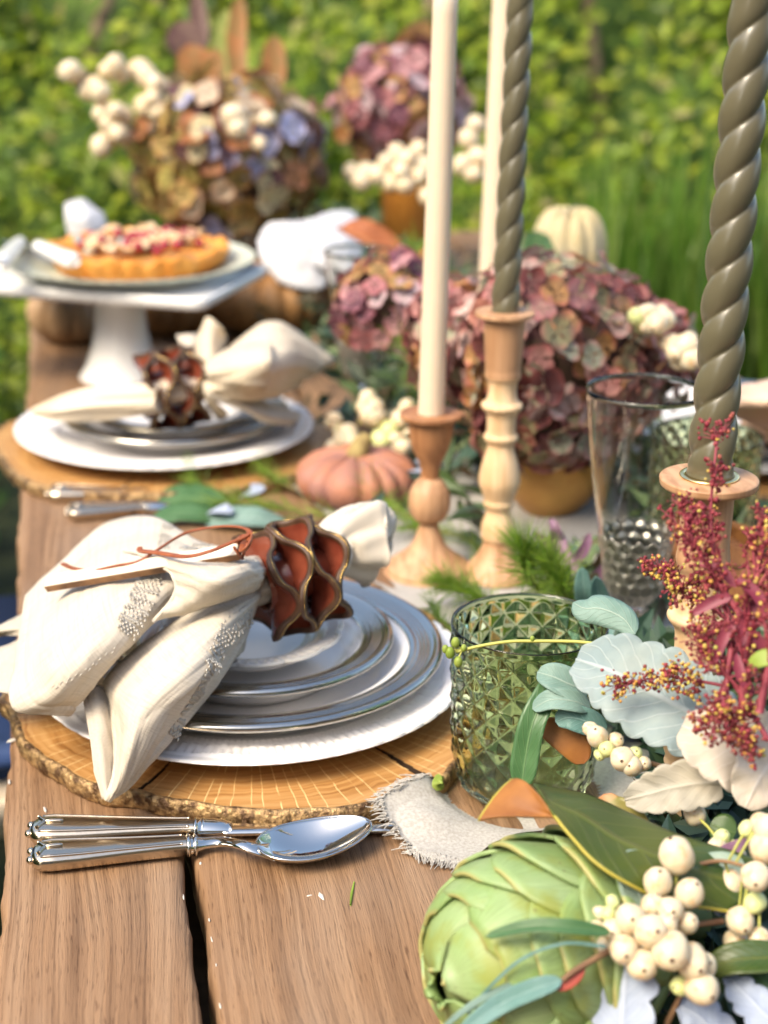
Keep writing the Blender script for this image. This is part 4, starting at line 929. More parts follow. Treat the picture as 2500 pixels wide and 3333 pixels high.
V, F = lathe([(.0001, 0), (.052, 0), (.0535, .003), (.050, .007), (.044, .018), (.037, .038), (.0325, .062), (.0305, .085), (.031, .105), (.034, hP)], 64)
obj('pedestal', V, F, m_porc, stand)
m_platter = mat('celadon_platter', (.62, .62, .50), .3, coat=.3, col2=(.52, .56, .46), scale=30)
pc = A((-0.0444,0.9193,0.1400))
plat = thing('serving_platter', 'pale green beaded platter under the pumpkin tart', 'platter', loc=(pc[0], pc[1], zt))
R = .150
def fnp(r, z, T): return r * (1 + .012 * np.sin(T * 48) * (r > .93 * R)), z, T
V, F = lathe(catmull([(.0001, .004), (.09, .004), (.105, .006), (.125, .013), (.148, .019), (R, .018), (.145, .014), (.11, .003), (.095, 0), (.0001, 0)], 60), 192, fnp); obj('dish', V, F, m_platter, plat)
m_crust = mat('baked_crust', (.62, .22, .025), .6, col2=(.66, .30, .06), scale=40, bump=.3, bscale=120)
m_fill = mat('tart_filling', (.42, .15, .03), .4, col2=(.5, .24, .06), scale=30, coat=.2)
m_cran = mat('dark_cranberry', (.30, .018, .025), .25, coat=.4)
m_cream2 = mat('pastry_cream', (.72, .52, .32), .6, col2=(.62, .38, .18), scale=50)
m_sage = mat('sage_leaf', (.22, .30, .26), .7, col2=(.34, .40, .36), scale=30)
tc_ = A((-0.0357,0.9218,0.1450))
tart = thing('pumpkin_tart', 'fluted orange pumpkin tart topped with cranberries and pastry leaves', 'tart', loc=(tc_[0], tc_[1], zt + .006))
def fnt(r, z, T): return r * (1 + .035 * np.abs(np.sin(T * 14)) * (r > .07) + .012 * np.sin(T * 5 + 1)), z + .0025 * np.sin(T * 9) * (z > .015) + .002 * np.sin(T * 23 + 2) * (z > .015), T
V, F = lathe([(.0001, 0), (.093, 0), (.098, .002), (.107, .022), (.107, .026), (.101, .027), (.097, .021), (.0001, .020)], 224, fnt); obj('crust', V, F, m_crust, tart)
V, F = lathe([(.0001, .024), (.06, .0238), (.0965, .022)], 64); obj('filling', V, F, m_fill, tart)
for i in range(48):
    a = random.uniform(0, 2 * pi); rr = random.uniform(.0, .075); r = random.uniform(.005, .0075)
    V, F = ICO2; obj('cranberry', V * r * A([1, 1, 1.05]) + A([rr * cos(a), rr * sin(a), .024 + r * .8 + random.choice([0, 0, .006])]), F, m_cran, tart)
for i in range(24):
    a = random.uniform(0, 2 * pi); rr = random.uniform(.02, .085); d = A([cos(a + .8), sin(a + .8), .1]); c = A([rr * cos(a), rr * sin(a), .030])
    g, uv = leaf_grid([c - d * .014, c + A([0, 0, .006]), c + d * .014], lambda u: .009 * ell(u), (0, 0, 1), 8, 5, .4); obj('pastry_leaf', g, gfaces(8, 5), m_cream2, tart, solid=.003)
def server(label, a, b, gname):
    t = thing('cake_server', label, 'cake server', gname); a, b = A(a), A(b); n = 24; u = np.linspace(0, 1, n)
    V, F = loft(a + (b - a) * u[:, None], np.interp(u, [0, .1, .5, 1], [.006, .012, .010, .008]), np.interp(u, [0, .1, .5, 1], [.005, .009, .008, .007]), 18, 2.4); obj('handle', V, F, m_porc, t)
    d = (b - a) / np.linalg.norm(b - a); s = np.cross(d, [0, 0, 1.0]); s /= np.linalg.norm(s)
    g = np.stack([b + d * (.10 * x) + s * (y * np.interp(x, [0, .3, .8, 1], [.006, .010, .022, .004])) + A([0, 0, -.006 * x]) for x in np.linspace(0, 1, 14) for y in np.linspace(-1, 1, 5)]).reshape(14, 5, 3)
    obj('blade', g, gfaces(14, 5), m_steel, t, solid=.0012); return t
server('white handled cake server resting on the platter at the far left', (-0.2001,0.7951,0.1650), (-0.1790,0.9709,0.1580), 'white handled cake servers')
server('white handled cake server beside the tart, pointing at the crust', (-0.1131,0.8355,0.1580), (-0.1552,0.9424,0.1580), 'white handled cake servers')
sage = thing('sage_garnish', 'grey green sage leaves garnishing the platter beside the tart', 'sage leaves')
for q in ((-0.0941,0.9171,0.1520), (-0.0788,0.9232,0.1550), (-0.0888,0.8912,0.1500), (-0.0720,0.9006,0.1500), (-0.0629,0.9309,0.1560), (-0.1017,0.9521,0.1560)):
    q = A(q); a = random.uniform(0, 6); d = A([cos(a), sin(a), .3]) * .016
    g, uv = leaf_grid([q - d, q + A([0, 0, .007]), q + d], lambda u: .010 * ell(u), (0, -.5, 1), 8, 5, .3); obj('leaf', g, gfaces(8, 5), m_sage, sage, solid=.0006)

# ------------------------------------------------------------------ linen runner along the middle of the table
m_runner = mat('grey_white_linen', (.44, .42, .39), .9, col2=(.33, .31, .28), scale=500, bump=.6, bscale=900, bdist=.0005)
runner = thing('table_runner', 'off white linen runner with frayed edges along the middle of the table', 'table runner')
left = [(0.0674,-0.2631,0.0020), (0.0539,-0.2230,0.0120), (0.0834,-0.1993,0.0100), (0.1179,-0.1556,0.0060), (.135, -.08, .002), (.150, .04, .003), (0.1208,0.1848,0.0040), (.125, .23, .004), (0.0882,0.4161,0.0060), (0.0365,0.4463,0.0060), (.10, .50, .004), (.19, .56, .003), (.22, .62, .003), (.24, .68, .003), (.25, .72, .003)]
right = [(0.0963,-0.2809,0.0020), (0.1385,-0.2517,0.0030), (.30, -.22, .003), (.42, -.12, .003), (.46, -.02, .003), (.48, .06, .003), (.47, .15, .003), (.46, .26, .003), (.45, .38, .003), (.45, .44, .003), (.45, .50, .003), (.45, .56, .003), (.45, .62, .003), (.45, .68, .003), (.45, .72, .003)]
lf, rg = catmull(left, 220), catmull(right, 220); v = np.linspace(0, 1, 60)[None, :, None]
G = lf[:, None] * (1 - v) + rg[:, None] * v
u = np.linspace(0, 1, 220)[:, None]; vv = v[..., 0]
wr = .0022 * (vnoise(np.stack([G[..., 0], G[..., 1], 0 * G[..., 0]], -1), 38, 2) + 1) * np.clip(vv * 8, .3, 1)
G[..., 2] = np.maximum(G[..., 2] * np.clip(1 - vv * 6, .3, 1) , .002) + wr
hump = np.exp(-(((G[..., 0] - (0.0751,-0.2034,0.0000)[0]) / .028) ** 2 + ((G[..., 1] - (0.0751,-0.2034,0.0000)[1]) / .03) ** 2)); G[..., 2] += .010 * hump
hump = np.exp(-(((G[..., 0] - (0.0831,-0.2369,0.0000)[0]) / .02) ** 2 + ((G[..., 1] - (0.0831,-0.2369,0.0000)[1]) / .012) ** 2)); G[..., 2] += .006 * hump
for gx_, gy_, gr in ((tum[0], tum[1], .052), (cL[0], cL[1], .05), (cM[0], cM[1], .05)):
    dd = np.hypot(G[..., 0] - gx_, G[..., 1] - gy_); G[..., 2] = np.where(dd < gr, -.0008 + .0 * G[..., 2], G[..., 2]) * np.clip((dd - gr) / .012, 0, 1) + np.where(dd < gr, -.0004, 0)
obj('cloth', G, gfaces(220, 60), m_runner, runner)
mb = MB(); nrm_ = normals(G)
edge_pts = [(G[0, j], G[0, j] - G[2, j]) for j in range(0, 60)] + [(G[i, 0], G[i, 0] - G[i, 2]) for i in range(0, 110)]
for p, d in edge_pts:
    d = d / (np.linalg.norm(d) + 1e-9)
    for q in range(5 if p[1] < -.1 else 2):
        o_ = p + A([random.uniform(-.0025, .0025), random.uniform(-.0025, .0025), .0004]); l = random.uniform(.003, .0065); dv = d + RNG.normal(size=3) * .45; dv[2] = -.25
        V, F = tube([o_, o_ + dv * l * .5 + A([0, 0, .0006]), A([*(o_ + dv * l)[:2], max((o_ + dv * l)[2], .0006)])], [.0005, .0004, .0003], 4, caps=False); mb.add(V, F)
stuff(mb.build('frayed_fringe', m_runner, runner))

# ------------------------------------------------------------------ leaf and flower builders
def tcn(N): return [x for x in N if x.type == 'TEX_COORD'][0].outputs['Object']
def leafmat(name, c, c2, rough=.45, tip=None, vein=None, scale=60, transl=.12, coat=0, back=None, streak=0, mottle=None, vstr=1.0):
    """leaf blade coloured through its own UV: midrib vein, tip tint; optional other colour underneath"""
    m = mat(name, c, rough, col2=c2, scale=scale, coat=coat); N, L, p = nodes(m)
    base = p.inputs['Base Color'].links[0].from_socket
    uvn = N.new('ShaderNodeUVMap'); sp = N.new('ShaderNodeSeparateXYZ'); L.new(uvn.outputs[0], sp.inputs[0])
    if vein:
        d = math_node(N, L, 'ABSOLUTE', math_node(N, L, 'SUBTRACT', sp.outputs[1], .5))
        mid = ramp(N, L, d, [(.012, (1, 1, 1)), (.04, (0, 0, 0))])
        w = math_node(N, L, 'FRACT', math_node(N, L, 'MULTIPLY', math_node(N, L, 'SUBTRACT', sp.outputs[0], math_node(N, L, 'MULTIPLY', d, .55)), 9.0))
        sv = ramp(N, L, math_node(N, L, 'ABSOLUTE', math_node(N, L, 'SUBTRACT', w, .5)), [(.02, (.55, .55, .55)), (.09, (0, 0, 0))])
        f = math_node(N, L, 'MULTIPLY', math_node(N, L, 'MAXIMUM', mid, sv), vstr); base = mix_col(N, L, f, base, vein)
        b = N.new('ShaderNodeBump'); b.inputs['Strength'].default_value = .5; b.inputs['Distance'].default_value = .0012; b.invert = False
        L.new(f, b.inputs['Height']); L.new(b.outputs[0], p.inputs['Normal'])
    if streak:
        n_ = noise_tex(N, L, mapped(N, L, uvn.outputs[0], (3, 60, 1)), 1, 3); q_ = 1 - streak
        base = mix_col(N, L, 1, base, ramp(N, L, n_, [(.32, (q_, q_, q_ * .95)), (.52, (1, 1, 1)), (.72, (1 + streak * .4,) * 3)]), 'MULTIPLY')
    if mottle:
        n_ = noise_tex(N, L, tcn(N), 42, 3); base = mix_col(N, L, ramp(N, L, n_, [(.52, (0, 0, 0)), (.68, (.8, .8, .8))]), base, mottle)
        n_ = noise_tex(N, L, tcn(N), 210, 2); base = mix_col(N, L, ramp(N, L, n_, [(.70, (0, 0, 0)), (.75, (.8, .8, .8))]), base, (.10, .07, .03))
    if tip: base = mix_col(N, L, ramp(N, L, sp.outputs[0], [(tip[1], (0, 0, 0)), (1, (1, 1, 1))]), base, tip[0])
    if back:
        g = N.new('ShaderNodeNewGeometry'); base = mix_col(N, L, g.outputs['Backfacing'], base, back)
    L.new(base, p.inputs['Base Color'])
    if transl:
        out = N['Material Output']; t = N.new('ShaderNodeBsdfTranslucent'); mx = N.new('ShaderNodeMixShader'); mx.inputs[0].default_value = transl
        L.new(base, t.inputs[0]); L.new(p.outputs[0], mx.inputs[1]); L.new(t.outputs[0], mx.inputs[2]); L.new(mx.outputs[0], out.inputs[0])
    return m

PETALS = {}
def petal_mats(pre, cols):
    return [leafmat('petal_%s' % k, c, tuple(x * .62 + .02 for x in c), .6, vein=None, scale=110, transl=.22, tip=(t, .55)) for k, c, t in cols]
HY_RED = petal_mats('red', [('wine', (.17, .045, .045), (.28, .08, .07)), ('burgundy', (.30, .095, .08), (.44, .19, .15)), ('mauve', (.46, .31, .28), (.40, .19, .17)), ('pale_blush', (.64, .46, .40), (.52, .20, .18)), ('dusty_rose', (.48, .22, .20), (.40, .12, .12)), ('grey_green', (.38, .38, .26), (.44, .22, .18)), ('faded_green', (.40, .35, .18), (.46, .19, .14)), ('amber', (.48, .25, .09), (.44, .14, .10)), ('brick', (.34, .11, .075), (.5, .22, .16))])
HY_BLUE = petal_mats('blue', [('plum', (.18, .08, .10), (.26, .10, .08)), ('periwinkle', (.40, .42, .66), (.46, .40, .52)), ('cream_green', (.60, .54, .32), (.52, .34, .2)), ('olive', (.38, .32, .08), (.40, .22, .08)), ('mustard', (.48, .33, .10), (.46, .22, .08)), ('cream', (.62, .50, .36), (.5, .28, .18)), ('rust', (.42, .17, .06), (.34, .12, .06)), ('olive_brown', (.30, .22, .06), (.36, .15, .06))])
HY_PINK = petal_mats('pink', [('deep_plum', (.20, .07, .10), (.26, .08, .1)), ('old_rose', (.46, .17, .18), (.38, .12, .13)), ('rose_pink', (.58, .30, .31), (.48, .18, .19)), ('soft_mauve', (.56, .42, .44), (.48, .26, .28)), ('gold_brown', (.46, .28, .10), (.42, .16, .07))])
def floret_mesh(name, s, m, seed):
    rr = random.Random(seed); mb = MB()
    for k in range(4):
        a = k * pi / 2 + rr.uniform(-.15, .15); d = A([cos(a), sin(a), 0]); up = A([0, 0, 1.0]); lift = rr.uniform(.05, .55)
        sp = [d * .06 * s, d * .5 * s + up * lift * .22 * s, d * (.98) * s + up * lift * rr.uniform(.1, .7) * s]
        w = s * rr.uniform(.50, .64)
        g, uv = leaf_grid(sp, lambda u: w * (.22 + .78 * u if u < .35 else 1.0) * (sqrt(max(0, 1 - ((u - .45) / .56) ** 2)) if u > .45 else (.45 + .55 * u / .45)), up, 8, 6, .42 * rr.uniform(-.6, 1), .12, seed)
        mb.add(g, gfaces(8, 6), uv)
    V, F = ICO1; mb.add(V * .07 * s + A([0, 0, .03 * s]), F)
    V = np.concatenate(mb.V)
    return mesh(name, V, mb.F, m, True, np.concatenate(mb.uv))
m_core = mat('shadow_toned_core', (.07, .028, .03), .9, col2=(.06, .045, .02), scale=60)  # shade between the florets put into a dark core colour
def hydrangea(label, C, R, n, ps, mats_, group, squash=(1, 1, .85), weights=None, cut=-.55, seed=1):
    rr = random.Random(seed)
    t = thing('hydrangea_bloom', label, 'hydrangea', group, loc=tuple(C)); C = A(C)
    var = [(floret_mesh('floret', ps, m, i * 7 + seed)) for m in mats_ for i in range(2)]
    V, F = ICO3; V = V * R * A(squash) * .80; V = V * (1 + .06 * vnoise(V, 40, 1))[:, None]; obj('flower_core', V, F, m_core, t)
    cl = [rr.random() for _ in range(40)]
    for i in range(n):
        z = 1 - 2 * (i + .5) / n; 
        if z < cut: continue
        a = i * 2.39996 + rr.uniform(-.2, .2); q = sqrt(max(0, 1 - z * z)); nrm = A([q * cos(a), q * sin(a), z]) 
        k = R * rr.uniform(.84, 1.06) * (1 + .10 * vnoise(nrm * 2.4, 1.7, seed))
        p = nrm * A(squash) * k; dirn = nrm + A([rr.uniform(-.55, .55) for _ in range(3)]); dirn /= np.linalg.norm(dirn)
        o = link('floret', var[int(min(.999, max(0, .5 + .38 * vnoise(nrm * 2.1, 1.3, seed + 2) + rr.uniform(-.42, .42))) * len(var))], t)
        x = np.cross(dirn, A([rr.uniform(-1, 1) for _ in range(3)])); sc = rr.uniform(.8, 1.2)
        o.matrix_world = Matrix(basis(x, dirn, p, (sc, sc, sc)).tolist()); o.matrix_parent_inverse = Matrix.Identity(4); o.matrix_basis = Matrix(basis(x, dirn, p, (sc, sc, sc)).tolist())
    return t
# burgundy hydrangea in its copper bowl
hyC = A((0.3289,0.3303,0.1406))
hydrangea('large burgundy and dusty pink hydrangea head behind the middle candlestick, over the copper bowl', A((0.3175,0.3319,0.1540)), .094, 300, .0145, HY_RED, 'hydrangea blooms', (1.05, 1, .98), cut=-.9, seed=3)
hydrangea('dusty pink hydrangea head at the right of the copper bowl, behind the clear footed glass', A((0.4008,0.3601,0.1415)), .066, 190, .0140, HY_RED, 'hydrangea blooms', (1.05, 1, .95), cut=-.9, seed=8)
hydrangea('dark burgundy hydrangea head low in front of the copper bowl', A((0.3096,0.2899,0.1081)), .056, 170, .0130, HY_RED, 'hydrangea blooms', (1.25, .9, .85), cut=-.95, seed=6)
hydrangea('small mauve hydrangea head between the ivory taper and the middle candlestick', A((0.2524,0.3940,0.1570)), .058, 140, .0135, HY_RED, 'hydrangea blooms', (1, 1, 1), cut=-.9, seed=9)
hydrangea('small faded pink hydrangea head leaning left behind the ivory taper', A((0.2069,0.5340,0.1618)), .058, 90, .0145, HY_PINK, 'hydrangea blooms', (1.1, 1, .9), cut=-.8, seed=5)
m_copper = mat('copper_bowl', (.60, .34, .10), .42, .5, col2=(.48, .24, .07), scale=30, bump=.1)
bp_ = A((0.3181,0.3027,0.0000)); bh = .085
bowl = thing('copper_bowl', 'small golden copper bowl holding the burgundy hydrangea', 'bowl', loc=(bp_[0] + .005, bp_[1] + .03, 0))
V, F = lathe(catmull([(.0001, .0), (.022, 0), (.026, .003), (.042, .022), (.052, .048), (.054, .070), (.052, .086), (.050, .086), (.051, .070), (.040, .026), (.0001, .012)], 70), 80); obj('body', V, F, m_copper, bowl)
V, F = tube([(.0526 * cos(a), .0526 * sin(a), .0862) for a in np.linspace(0, 2 * pi, 65)], .0016, 8, caps=False); obj('rim', V, F, m_copper, bowl)
# far arrangements
hydrangea('wide olive, rust and periwinkle hydrangea arrangement blurred behind the tart, upper left', A((0.1204,1.4055,0.1967)), .136, 300, .0225, HY_BLUE, 'hydrangea blooms', (1.0, .9, .92), cut=-.9, seed=11)
hydrangea('pink and plum hydrangea head blurred left of the ivory tapers, upper middle', A((0.4069,1.5051,0.2650)), .098, 200, .0205, HY_PINK, 'hydrangea blooms', (1.0, .9, .95), cut=-.9, seed=17)
m_terra = mat('amber_pot', (.52, .22, .04), .45, col2=(.44, .17, .03), scale=20)
m_darkpot = mat('dark_basket', (.09, .05, .025), .7, col2=(.14, .08, .04), scale=40, bump=.4)
def pot(label, loc, r, h, m, mouth=1.1):
    t = thing('flower_pot', label, 'pot', loc=tuple(loc))
    V, F = lathe([(.0001, 0), (r * .8, 0), (r * .86, .004), (r * mouth, h * .9), (r * mouth * 1.05, h), (r * mouth * .96, h), (r * mouth * .9, h * .85), (.0001, h * .3)], 48); obj('body', V, F, m, t)
    V, F = tube([(r * mouth * cos(a), r * mouth * sin(a), h) for a in np.linspace(0, 2 * pi, 49)], r * .05, 8, caps=False); obj('rim', V, F, m, t)
a1 = A((0.1204,1.4055,0.1967)); a2 = A((0.4191,1.5028,0.2651))
pot('dark basket pot under the olive and periwinkle hydrangea arrangement', (a1[0], a1[1], 0), .075, max(.05, a1[2] - .10), m_darkpot)
pot('amber pot under the pink hydrangea head behind the ivory tapers', (a2[0], a2[1], 0), .046, max(.05, a2[2] - .055), m_terra, 1.0)
m_stem = mat('woody_stem', (.16, .08, .045), .7, col2=(.24, .14, .07), scale=60)
m_gstem = mat('green_stem', (.20, .24, .05), .6, col2=(.30, .30, .08), scale=60)
# snowberries
m_berry = mat('snowberry_skin', (.66, .565, .40), .36, sss=.45, sssr=(.006, .004, .0022), col2=(.60, .38, .19), scale=1.5, lo=.50, hi=.74)
m_berryg = mat('green_berry_skin', (.62, .66, .30), .4, sss=.4, sssr=(.005, .004, .002))
m_eye = mat('berry_eye', (.09, .04, .02), .7)
m_stalk = mat('berry_stalk', (.42, .42, .10), .6)
def berry_mesh(seed):
    rr = np.random.default_rng(seed); V, F = ICO3; V = V.copy(); V[:, 2] *= 1.12; V[:, :2] *= (1 - .10 * np.clip(V[:, 2:3], -1, 1)); V = V * (1 + .065 * vnoise(V, 2.0, seed))[:, None]
    return V, F
BER = [mesh('berry', *berry_mesh(i), m_berry) for i in range(3)] + [mesh('berry', *berry_mesh(9), m_berryg)]
EYE = mesh('eye', A(ICO1[0]) * A([.15, .15, .06]) + A([0, 0, 1.10]), ICO1[1], m_eye)
def berry(parent, p, r, facing, kind=0, eye=True):
    o = link('berry', BER[kind], parent); f = A(facing) / np.linalg.norm(facing); x = np.cross(f, A([.3, .9, .2]))
    o.matrix_basis = Matrix(basis(x, f, p, (r, r, r)).tolist())
    if eye: e = link('eye', EYE, o)
    return o
def snowberry(label, cat_group, stem, berries, seed=0, stalks=True, name='snowberry_sprig'):
    """berries: list of (world pos, radius, kind)"""
    rr = random.Random(seed); t = thing(name, label, 'snowberry sprig', cat_group)
    S = catmull(stem, 30); V, F = tube(S, np.linspace(.0016, .0008, 30), 7); obj('stem', V, F, m_stem, t)
    for i, (p, r, k) in enumerate(berries):
        p = A(p); j = np.argmin(np.linalg.norm(S - p, axis=1)); out = p - S[j]; 
        f = out / (np.linalg.norm(out) + 1e-6) + A([rr.uniform(-.6, .6) for _ in range(3)]) + .7 * (A(CAM_POS) - p) / np.linalg.norm(A(CAM_POS) - p)
        berry(t, p, r, f, k, True)
        if stalks: V, F = tube([S[j], (S[j] + p) / 2 + A([0, 0, .001]), p], .0007, 5); obj('stalk', V, F, m_stalk, t)
    return t
def cluster(C, n, R, r, seed, squash=(1, 1, .8)):
    rr = random.Random(seed); out = []
    for i in range(400):
        p = A([rr.gauss(0, 1) for _ in range(3)]); p = p / np.linalg.norm(p) * R * rr.random() ** .33 * A(squash) + A(C); q = r * rr.uniform(.7, 1.15)
        if all(np.linalg.norm(p - o[0]) > (q + o[1]) * .85 for o in out): out.append((p, q, 3 if rr.random() < .06 else rr.choice([0, 1, 2])))
        if len(out) >= n: break
    return out

# far snowberries
B = [(150,155), (168,165), (250,140), (235,152), (262,160), (205,185), (218,198), (190,200), (318,165), (335,180), (300,150), (330,215), (318,228), (345,238), (345,185), (352,225), (222,245), (250,240), (265,248), (236,262), (255,285), (270,292), (218,315), (228,305)]
snowberry('white snowberry sprig arching left of the olive hydrangea arrangement, upper left', 'snowberry sprigs', [(0.0541,1.3639,0.1662), (0.0031,1.3760,0.2326), (-0.0482,1.3809,0.2790), (-0.0982,1.4086,0.3292)], [(A(CAM_POS) + 0, 0, 0)][:0] + [(q, random.uniform(.0125, .0165), random.choice([0, 1, 2])) for q in ((-0.1050,1.4087,0.3260), (-0.0931,1.4357,0.3171), (-0.0387,1.3892,0.3369), (-0.0481,1.4197,0.3267), (-0.0308,1.4041,0.3226), (-0.0697,1.3953,0.3073), (-0.0621,1.3695,0.2998), (-0.0798,1.4151,0.2970), (0.0062,1.3961,0.3197), (0.0158,1.3699,0.3121), (-0.0029,1.4222,0.3275), (0.0114,1.3634,0.2919), (0.0026,1.3823,0.2796), (0.0209,1.3661,0.2745), (0.0256,1.4180,0.3011), (-0.0607,1.3799,0.2694), (-0.0426,1.3568,0.2749), (-0.0301,1.3834,0.2654), (-0.0521,1.3737,0.2568), (-0.0407,1.3559,0.2435), (-0.0287,1.3829,0.2349), (-0.0659,1.3646,0.2244), (-0.0555,1.3962,0.2277))], 3)
snowberry('single pair of large white snowberries in front of the olive hydrangea', 'snowberry sprigs', [(0.1269,1.2633,0.2251), (0.1211,1.2526,0.2522), (0.1201,1.2501,0.2747)], [(q, r, 0) for q, r in (((0.1170,1.2513,0.2765), .019), ((0.1219,1.2454,0.2625), .017), ((0.1656,1.2617,0.2710), .012), ((0.1511,1.2425,0.2402), .011))], 4)
snowberry('cream snowberry sprig drooping under the pink hydrangea, left of the ivory taper', 'snowberry sprigs', [(0.4112,1.4061,0.2023), (0.3782,1.3844,0.1848), (0.3343,1.3777,0.1727), (0.3201,1.3779,0.1660)], [(q, random.uniform(.012, .0165), 1) for q in ((0.3780,1.3916,0.2047), (0.3906,1.3754,0.1962), (0.3594,1.3796,0.1913), (0.4129,1.3973,0.2090), (0.3773,1.3612,0.1797), (0.3646,1.3684,0.1630), (0.3831,1.3535,0.1614), (0.4065,1.3641,0.1733), (0.4162,1.3773,0.1851), (0.3446,1.3762,0.1741), (0.3308,1.3905,0.1765), (0.3200,1.3775,0.1646), (0.4185,1.3511,0.1437), (0.3105,1.4051,0.1762))], 5)
snowberry('cream snowberries showing between the two ivory tapers', 'snowberry sprigs', [(0.4603,1.3334,0.1766), (0.4759,1.3423,0.2095), (0.4918,1.3535,0.2489)], [(q, random.uniform(.013, .016), 1) for q in ((0.4784,1.3489,0.2291), (0.4904,1.3537,0.2489), (0.4925,1.3368,0.2031), (0.4681,1.3379,0.1931), (0.4824,1.3305,0.1801))], 6)
snowberry('white snowberry sprig at the upper right of the burgundy hydrangea', 'snowberry sprigs', [(0.3638,0.2702,0.1719), (0.3744,0.2539,0.1924), (0.3878,0.2456,0.2064)], [(q, r, k) for q, r, k in (((0.3703,0.2497,0.2086), .0085, 3), ((0.3800,0.2487,0.2110), .0095, 0), ((0.3833,0.2351,0.2048), .0105, 1), ((0.3942,0.2444,0.2065), .0095, 2), ((0.3794,0.2451,0.2006), .008, 0), ((0.3947,0.2560,0.2088), .008, 0), ((0.3780,0.2558,0.1994), .007, 3))], 7)
snowberry('white snowberry sprig beside the thickest olive candle, right of the hydrangea', 'snowberry sprigs', [(0.3956,0.2585,0.1565), (0.4016,0.2418,0.1733), (0.4070,0.2238,0.1859)], [(q, r, k) for q, r, k in (((0.3987,0.2364,0.1865), .009, 0), ((0.3996,0.2238,0.1820), .010, 1), ((0.4078,0.2239,0.1867), .0115, 0), ((0.4113,0.2199,0.1775), .012, 2), ((0.4141,0.2344,0.1893), .008, 0), ((0.4059,0.2297,0.1719), .009, 0))], 8)
C_ = A((0.1717,0.4966,0.0450))
snowberry('white snowberry sprig behind the small orange pumpkin, left of the short candlestick', 'snowberry sprigs', [C_ + A([.12, .02, -.02]), C_, C_ + A([-.04, -.01, .012])], [(q, random.uniform(.008, .0115), k) for q, k in (((0.1394,0.5061,0.0487), 0), ((0.1444,0.4922,0.0426), 1), ((0.1506,0.4800,0.0420), 0), ((0.1523,0.4672,0.0374), 0), ((0.1447,0.4792,0.0366), 2), ((0.1691,0.4956,0.0652), 0), ((0.1759,0.5071,0.0706), 0), ((0.1740,0.4825,0.0613), 1), ((0.1817,0.4936,0.0662), 0), ((0.1824,0.4624,0.0399), 3), ((0.1916,0.4736,0.0459), 3), ((0.1961,0.4590,0.0378), 0), ((0.2009,0.4468,0.0364), 1), ((0.2102,0.4579,0.0423), 0), ((0.1589,0.4644,0.0330), 0), ((0.1349,0.4778,0.0276), 0), ((0.1785,0.4809,0.0591), 0), ((0.2039,0.4753,0.0571), 0), ((0.2134,0.4873,0.0656), 0))], 9)

# ------------------------------------------------------------------ pumpkins
m_pinkp = mat('pink_orange_pumpkin', (.42, .17, .09), .62, col2=(.30, .15, .13), scale=34, bump=.15, bscale=60)
m_brownp = mat('ochre_pumpkin', (.32, .16, .05), .6, col2=(.22, .10, .03), scale=12)
m_tanp = mat('tan_pumpkin', (.44, .30, .18), .6, col2=(.30, .18, .09), scale=12)
m_palep = mat('pale_yellow_pumpkin', (.44, .34, .16), .5, col2=(.46, .40, .26), scale=14)
m_pstem = mat('dry_pumpkin_stem', (.34, .26, .10), .8, col2=(.22, .15, .06), scale=80)
def pumpkin(label, loc, r, h, ribs, m, stem=True, tall=0):
    t = thing('pumpkin', label, 'pumpkin', 'pumpkins along the table', loc=tuple(loc))
    n, sg = 40, ribs * 12; ph = np.linspace(-pi / 2, pi / 2, n)[:, None]; th = np.linspace(0, 2 * pi, sg, endpoint=False)[None]
    rib = np.abs(np.sin((th + .10 * np.sin(2 * th + ribs) + .05 * np.sin(5 * th)) * ribs / 2)) ** .6
    R = r * np.cos(ph) ** .75 * (1 - .13 * (1 - rib)); Z = h / 2 + h / 2 * np.sin(ph) * (1 - .12 * np.exp(-(np.cos(ph) / .35) ** 2) * (ph > 0)) + 0 * th
    Z = Z - .10 * h * (1 - rib) * (np.sin(ph) > 0) * np.sin(ph)
    G = np.stack([R * np.cos(th), R * np.sin(th), Z], -1)
    obj('body', G, gfaces(n, sg, False, True), m, t)
    if stem:
        V, F = tube(catmull([(0, 0, h * .82), (.002, 0, h * .95), (.006, .003, h * 1.10), (.012, .006, h * 1.18)], 14), np.linspace(r * .21, r * .12, 14), 9); obj('stem', V, F, m_pstem, t)
    return t
pumpkin('small ribbed orange pink pumpkin lying left of the short candlestick', (0.1435,0.3880,0.0000), .060, .054, 14, m_pinkp)
pumpkin('big dark ochre pumpkin behind the second place setting, under the white napkin', (0.1569,1.1270,0.0000), .104, .096, 16, m_brownp)
pumpkin('tan pumpkin under the left side of the cake stand, at the table edge', (-0.1193,1.1061,0.0000), .062, .078, 12, m_tanp)
pumpkin('brown pumpkin right behind the cake stand pedestal', (0.0127,1.1322,0.0000), .066, .076, 12, m_brownp)
q = A((0.4862,0.8391,0.1671)); 
pumpkin('tall pale yellow ribbed pumpkin behind the burgundy hydrangea, right of the candles', (q[0], q[1], q[2] - .072), .047, .118, 10, m_palep, False)
st_ = thing('crate', 'dark wooden crate raising the pale yellow pumpkin', 'crate', loc=(q[0], q[1], 0))
hC = q[2] - .073
for (x0, x1, y0, y1) in ((-.06, .06, -.06, -.05), (-.06, .06, .05, .06), (-.06, -.05, -.049, .049), (.05, .06, -.049, .049)):
    k_ = 3
    for j in range(k_):
        V, F = box(x0, x1, y0, y1, hC * j / k_ + .001, hC * (j + 1) / k_ - .002); obj('slat', V, F, m_dark, st_, False)
V, F = box(-.064, .064, -.064, .064, hC - .0015, hC); obj('lid', V, F, m_dark, st_, False)
m_oleaf = leafmat('dark_green_leaf', (.035, .08, .02), (.06, .12, .03), .35, vein=(.10, .16, .05), transl=.1)
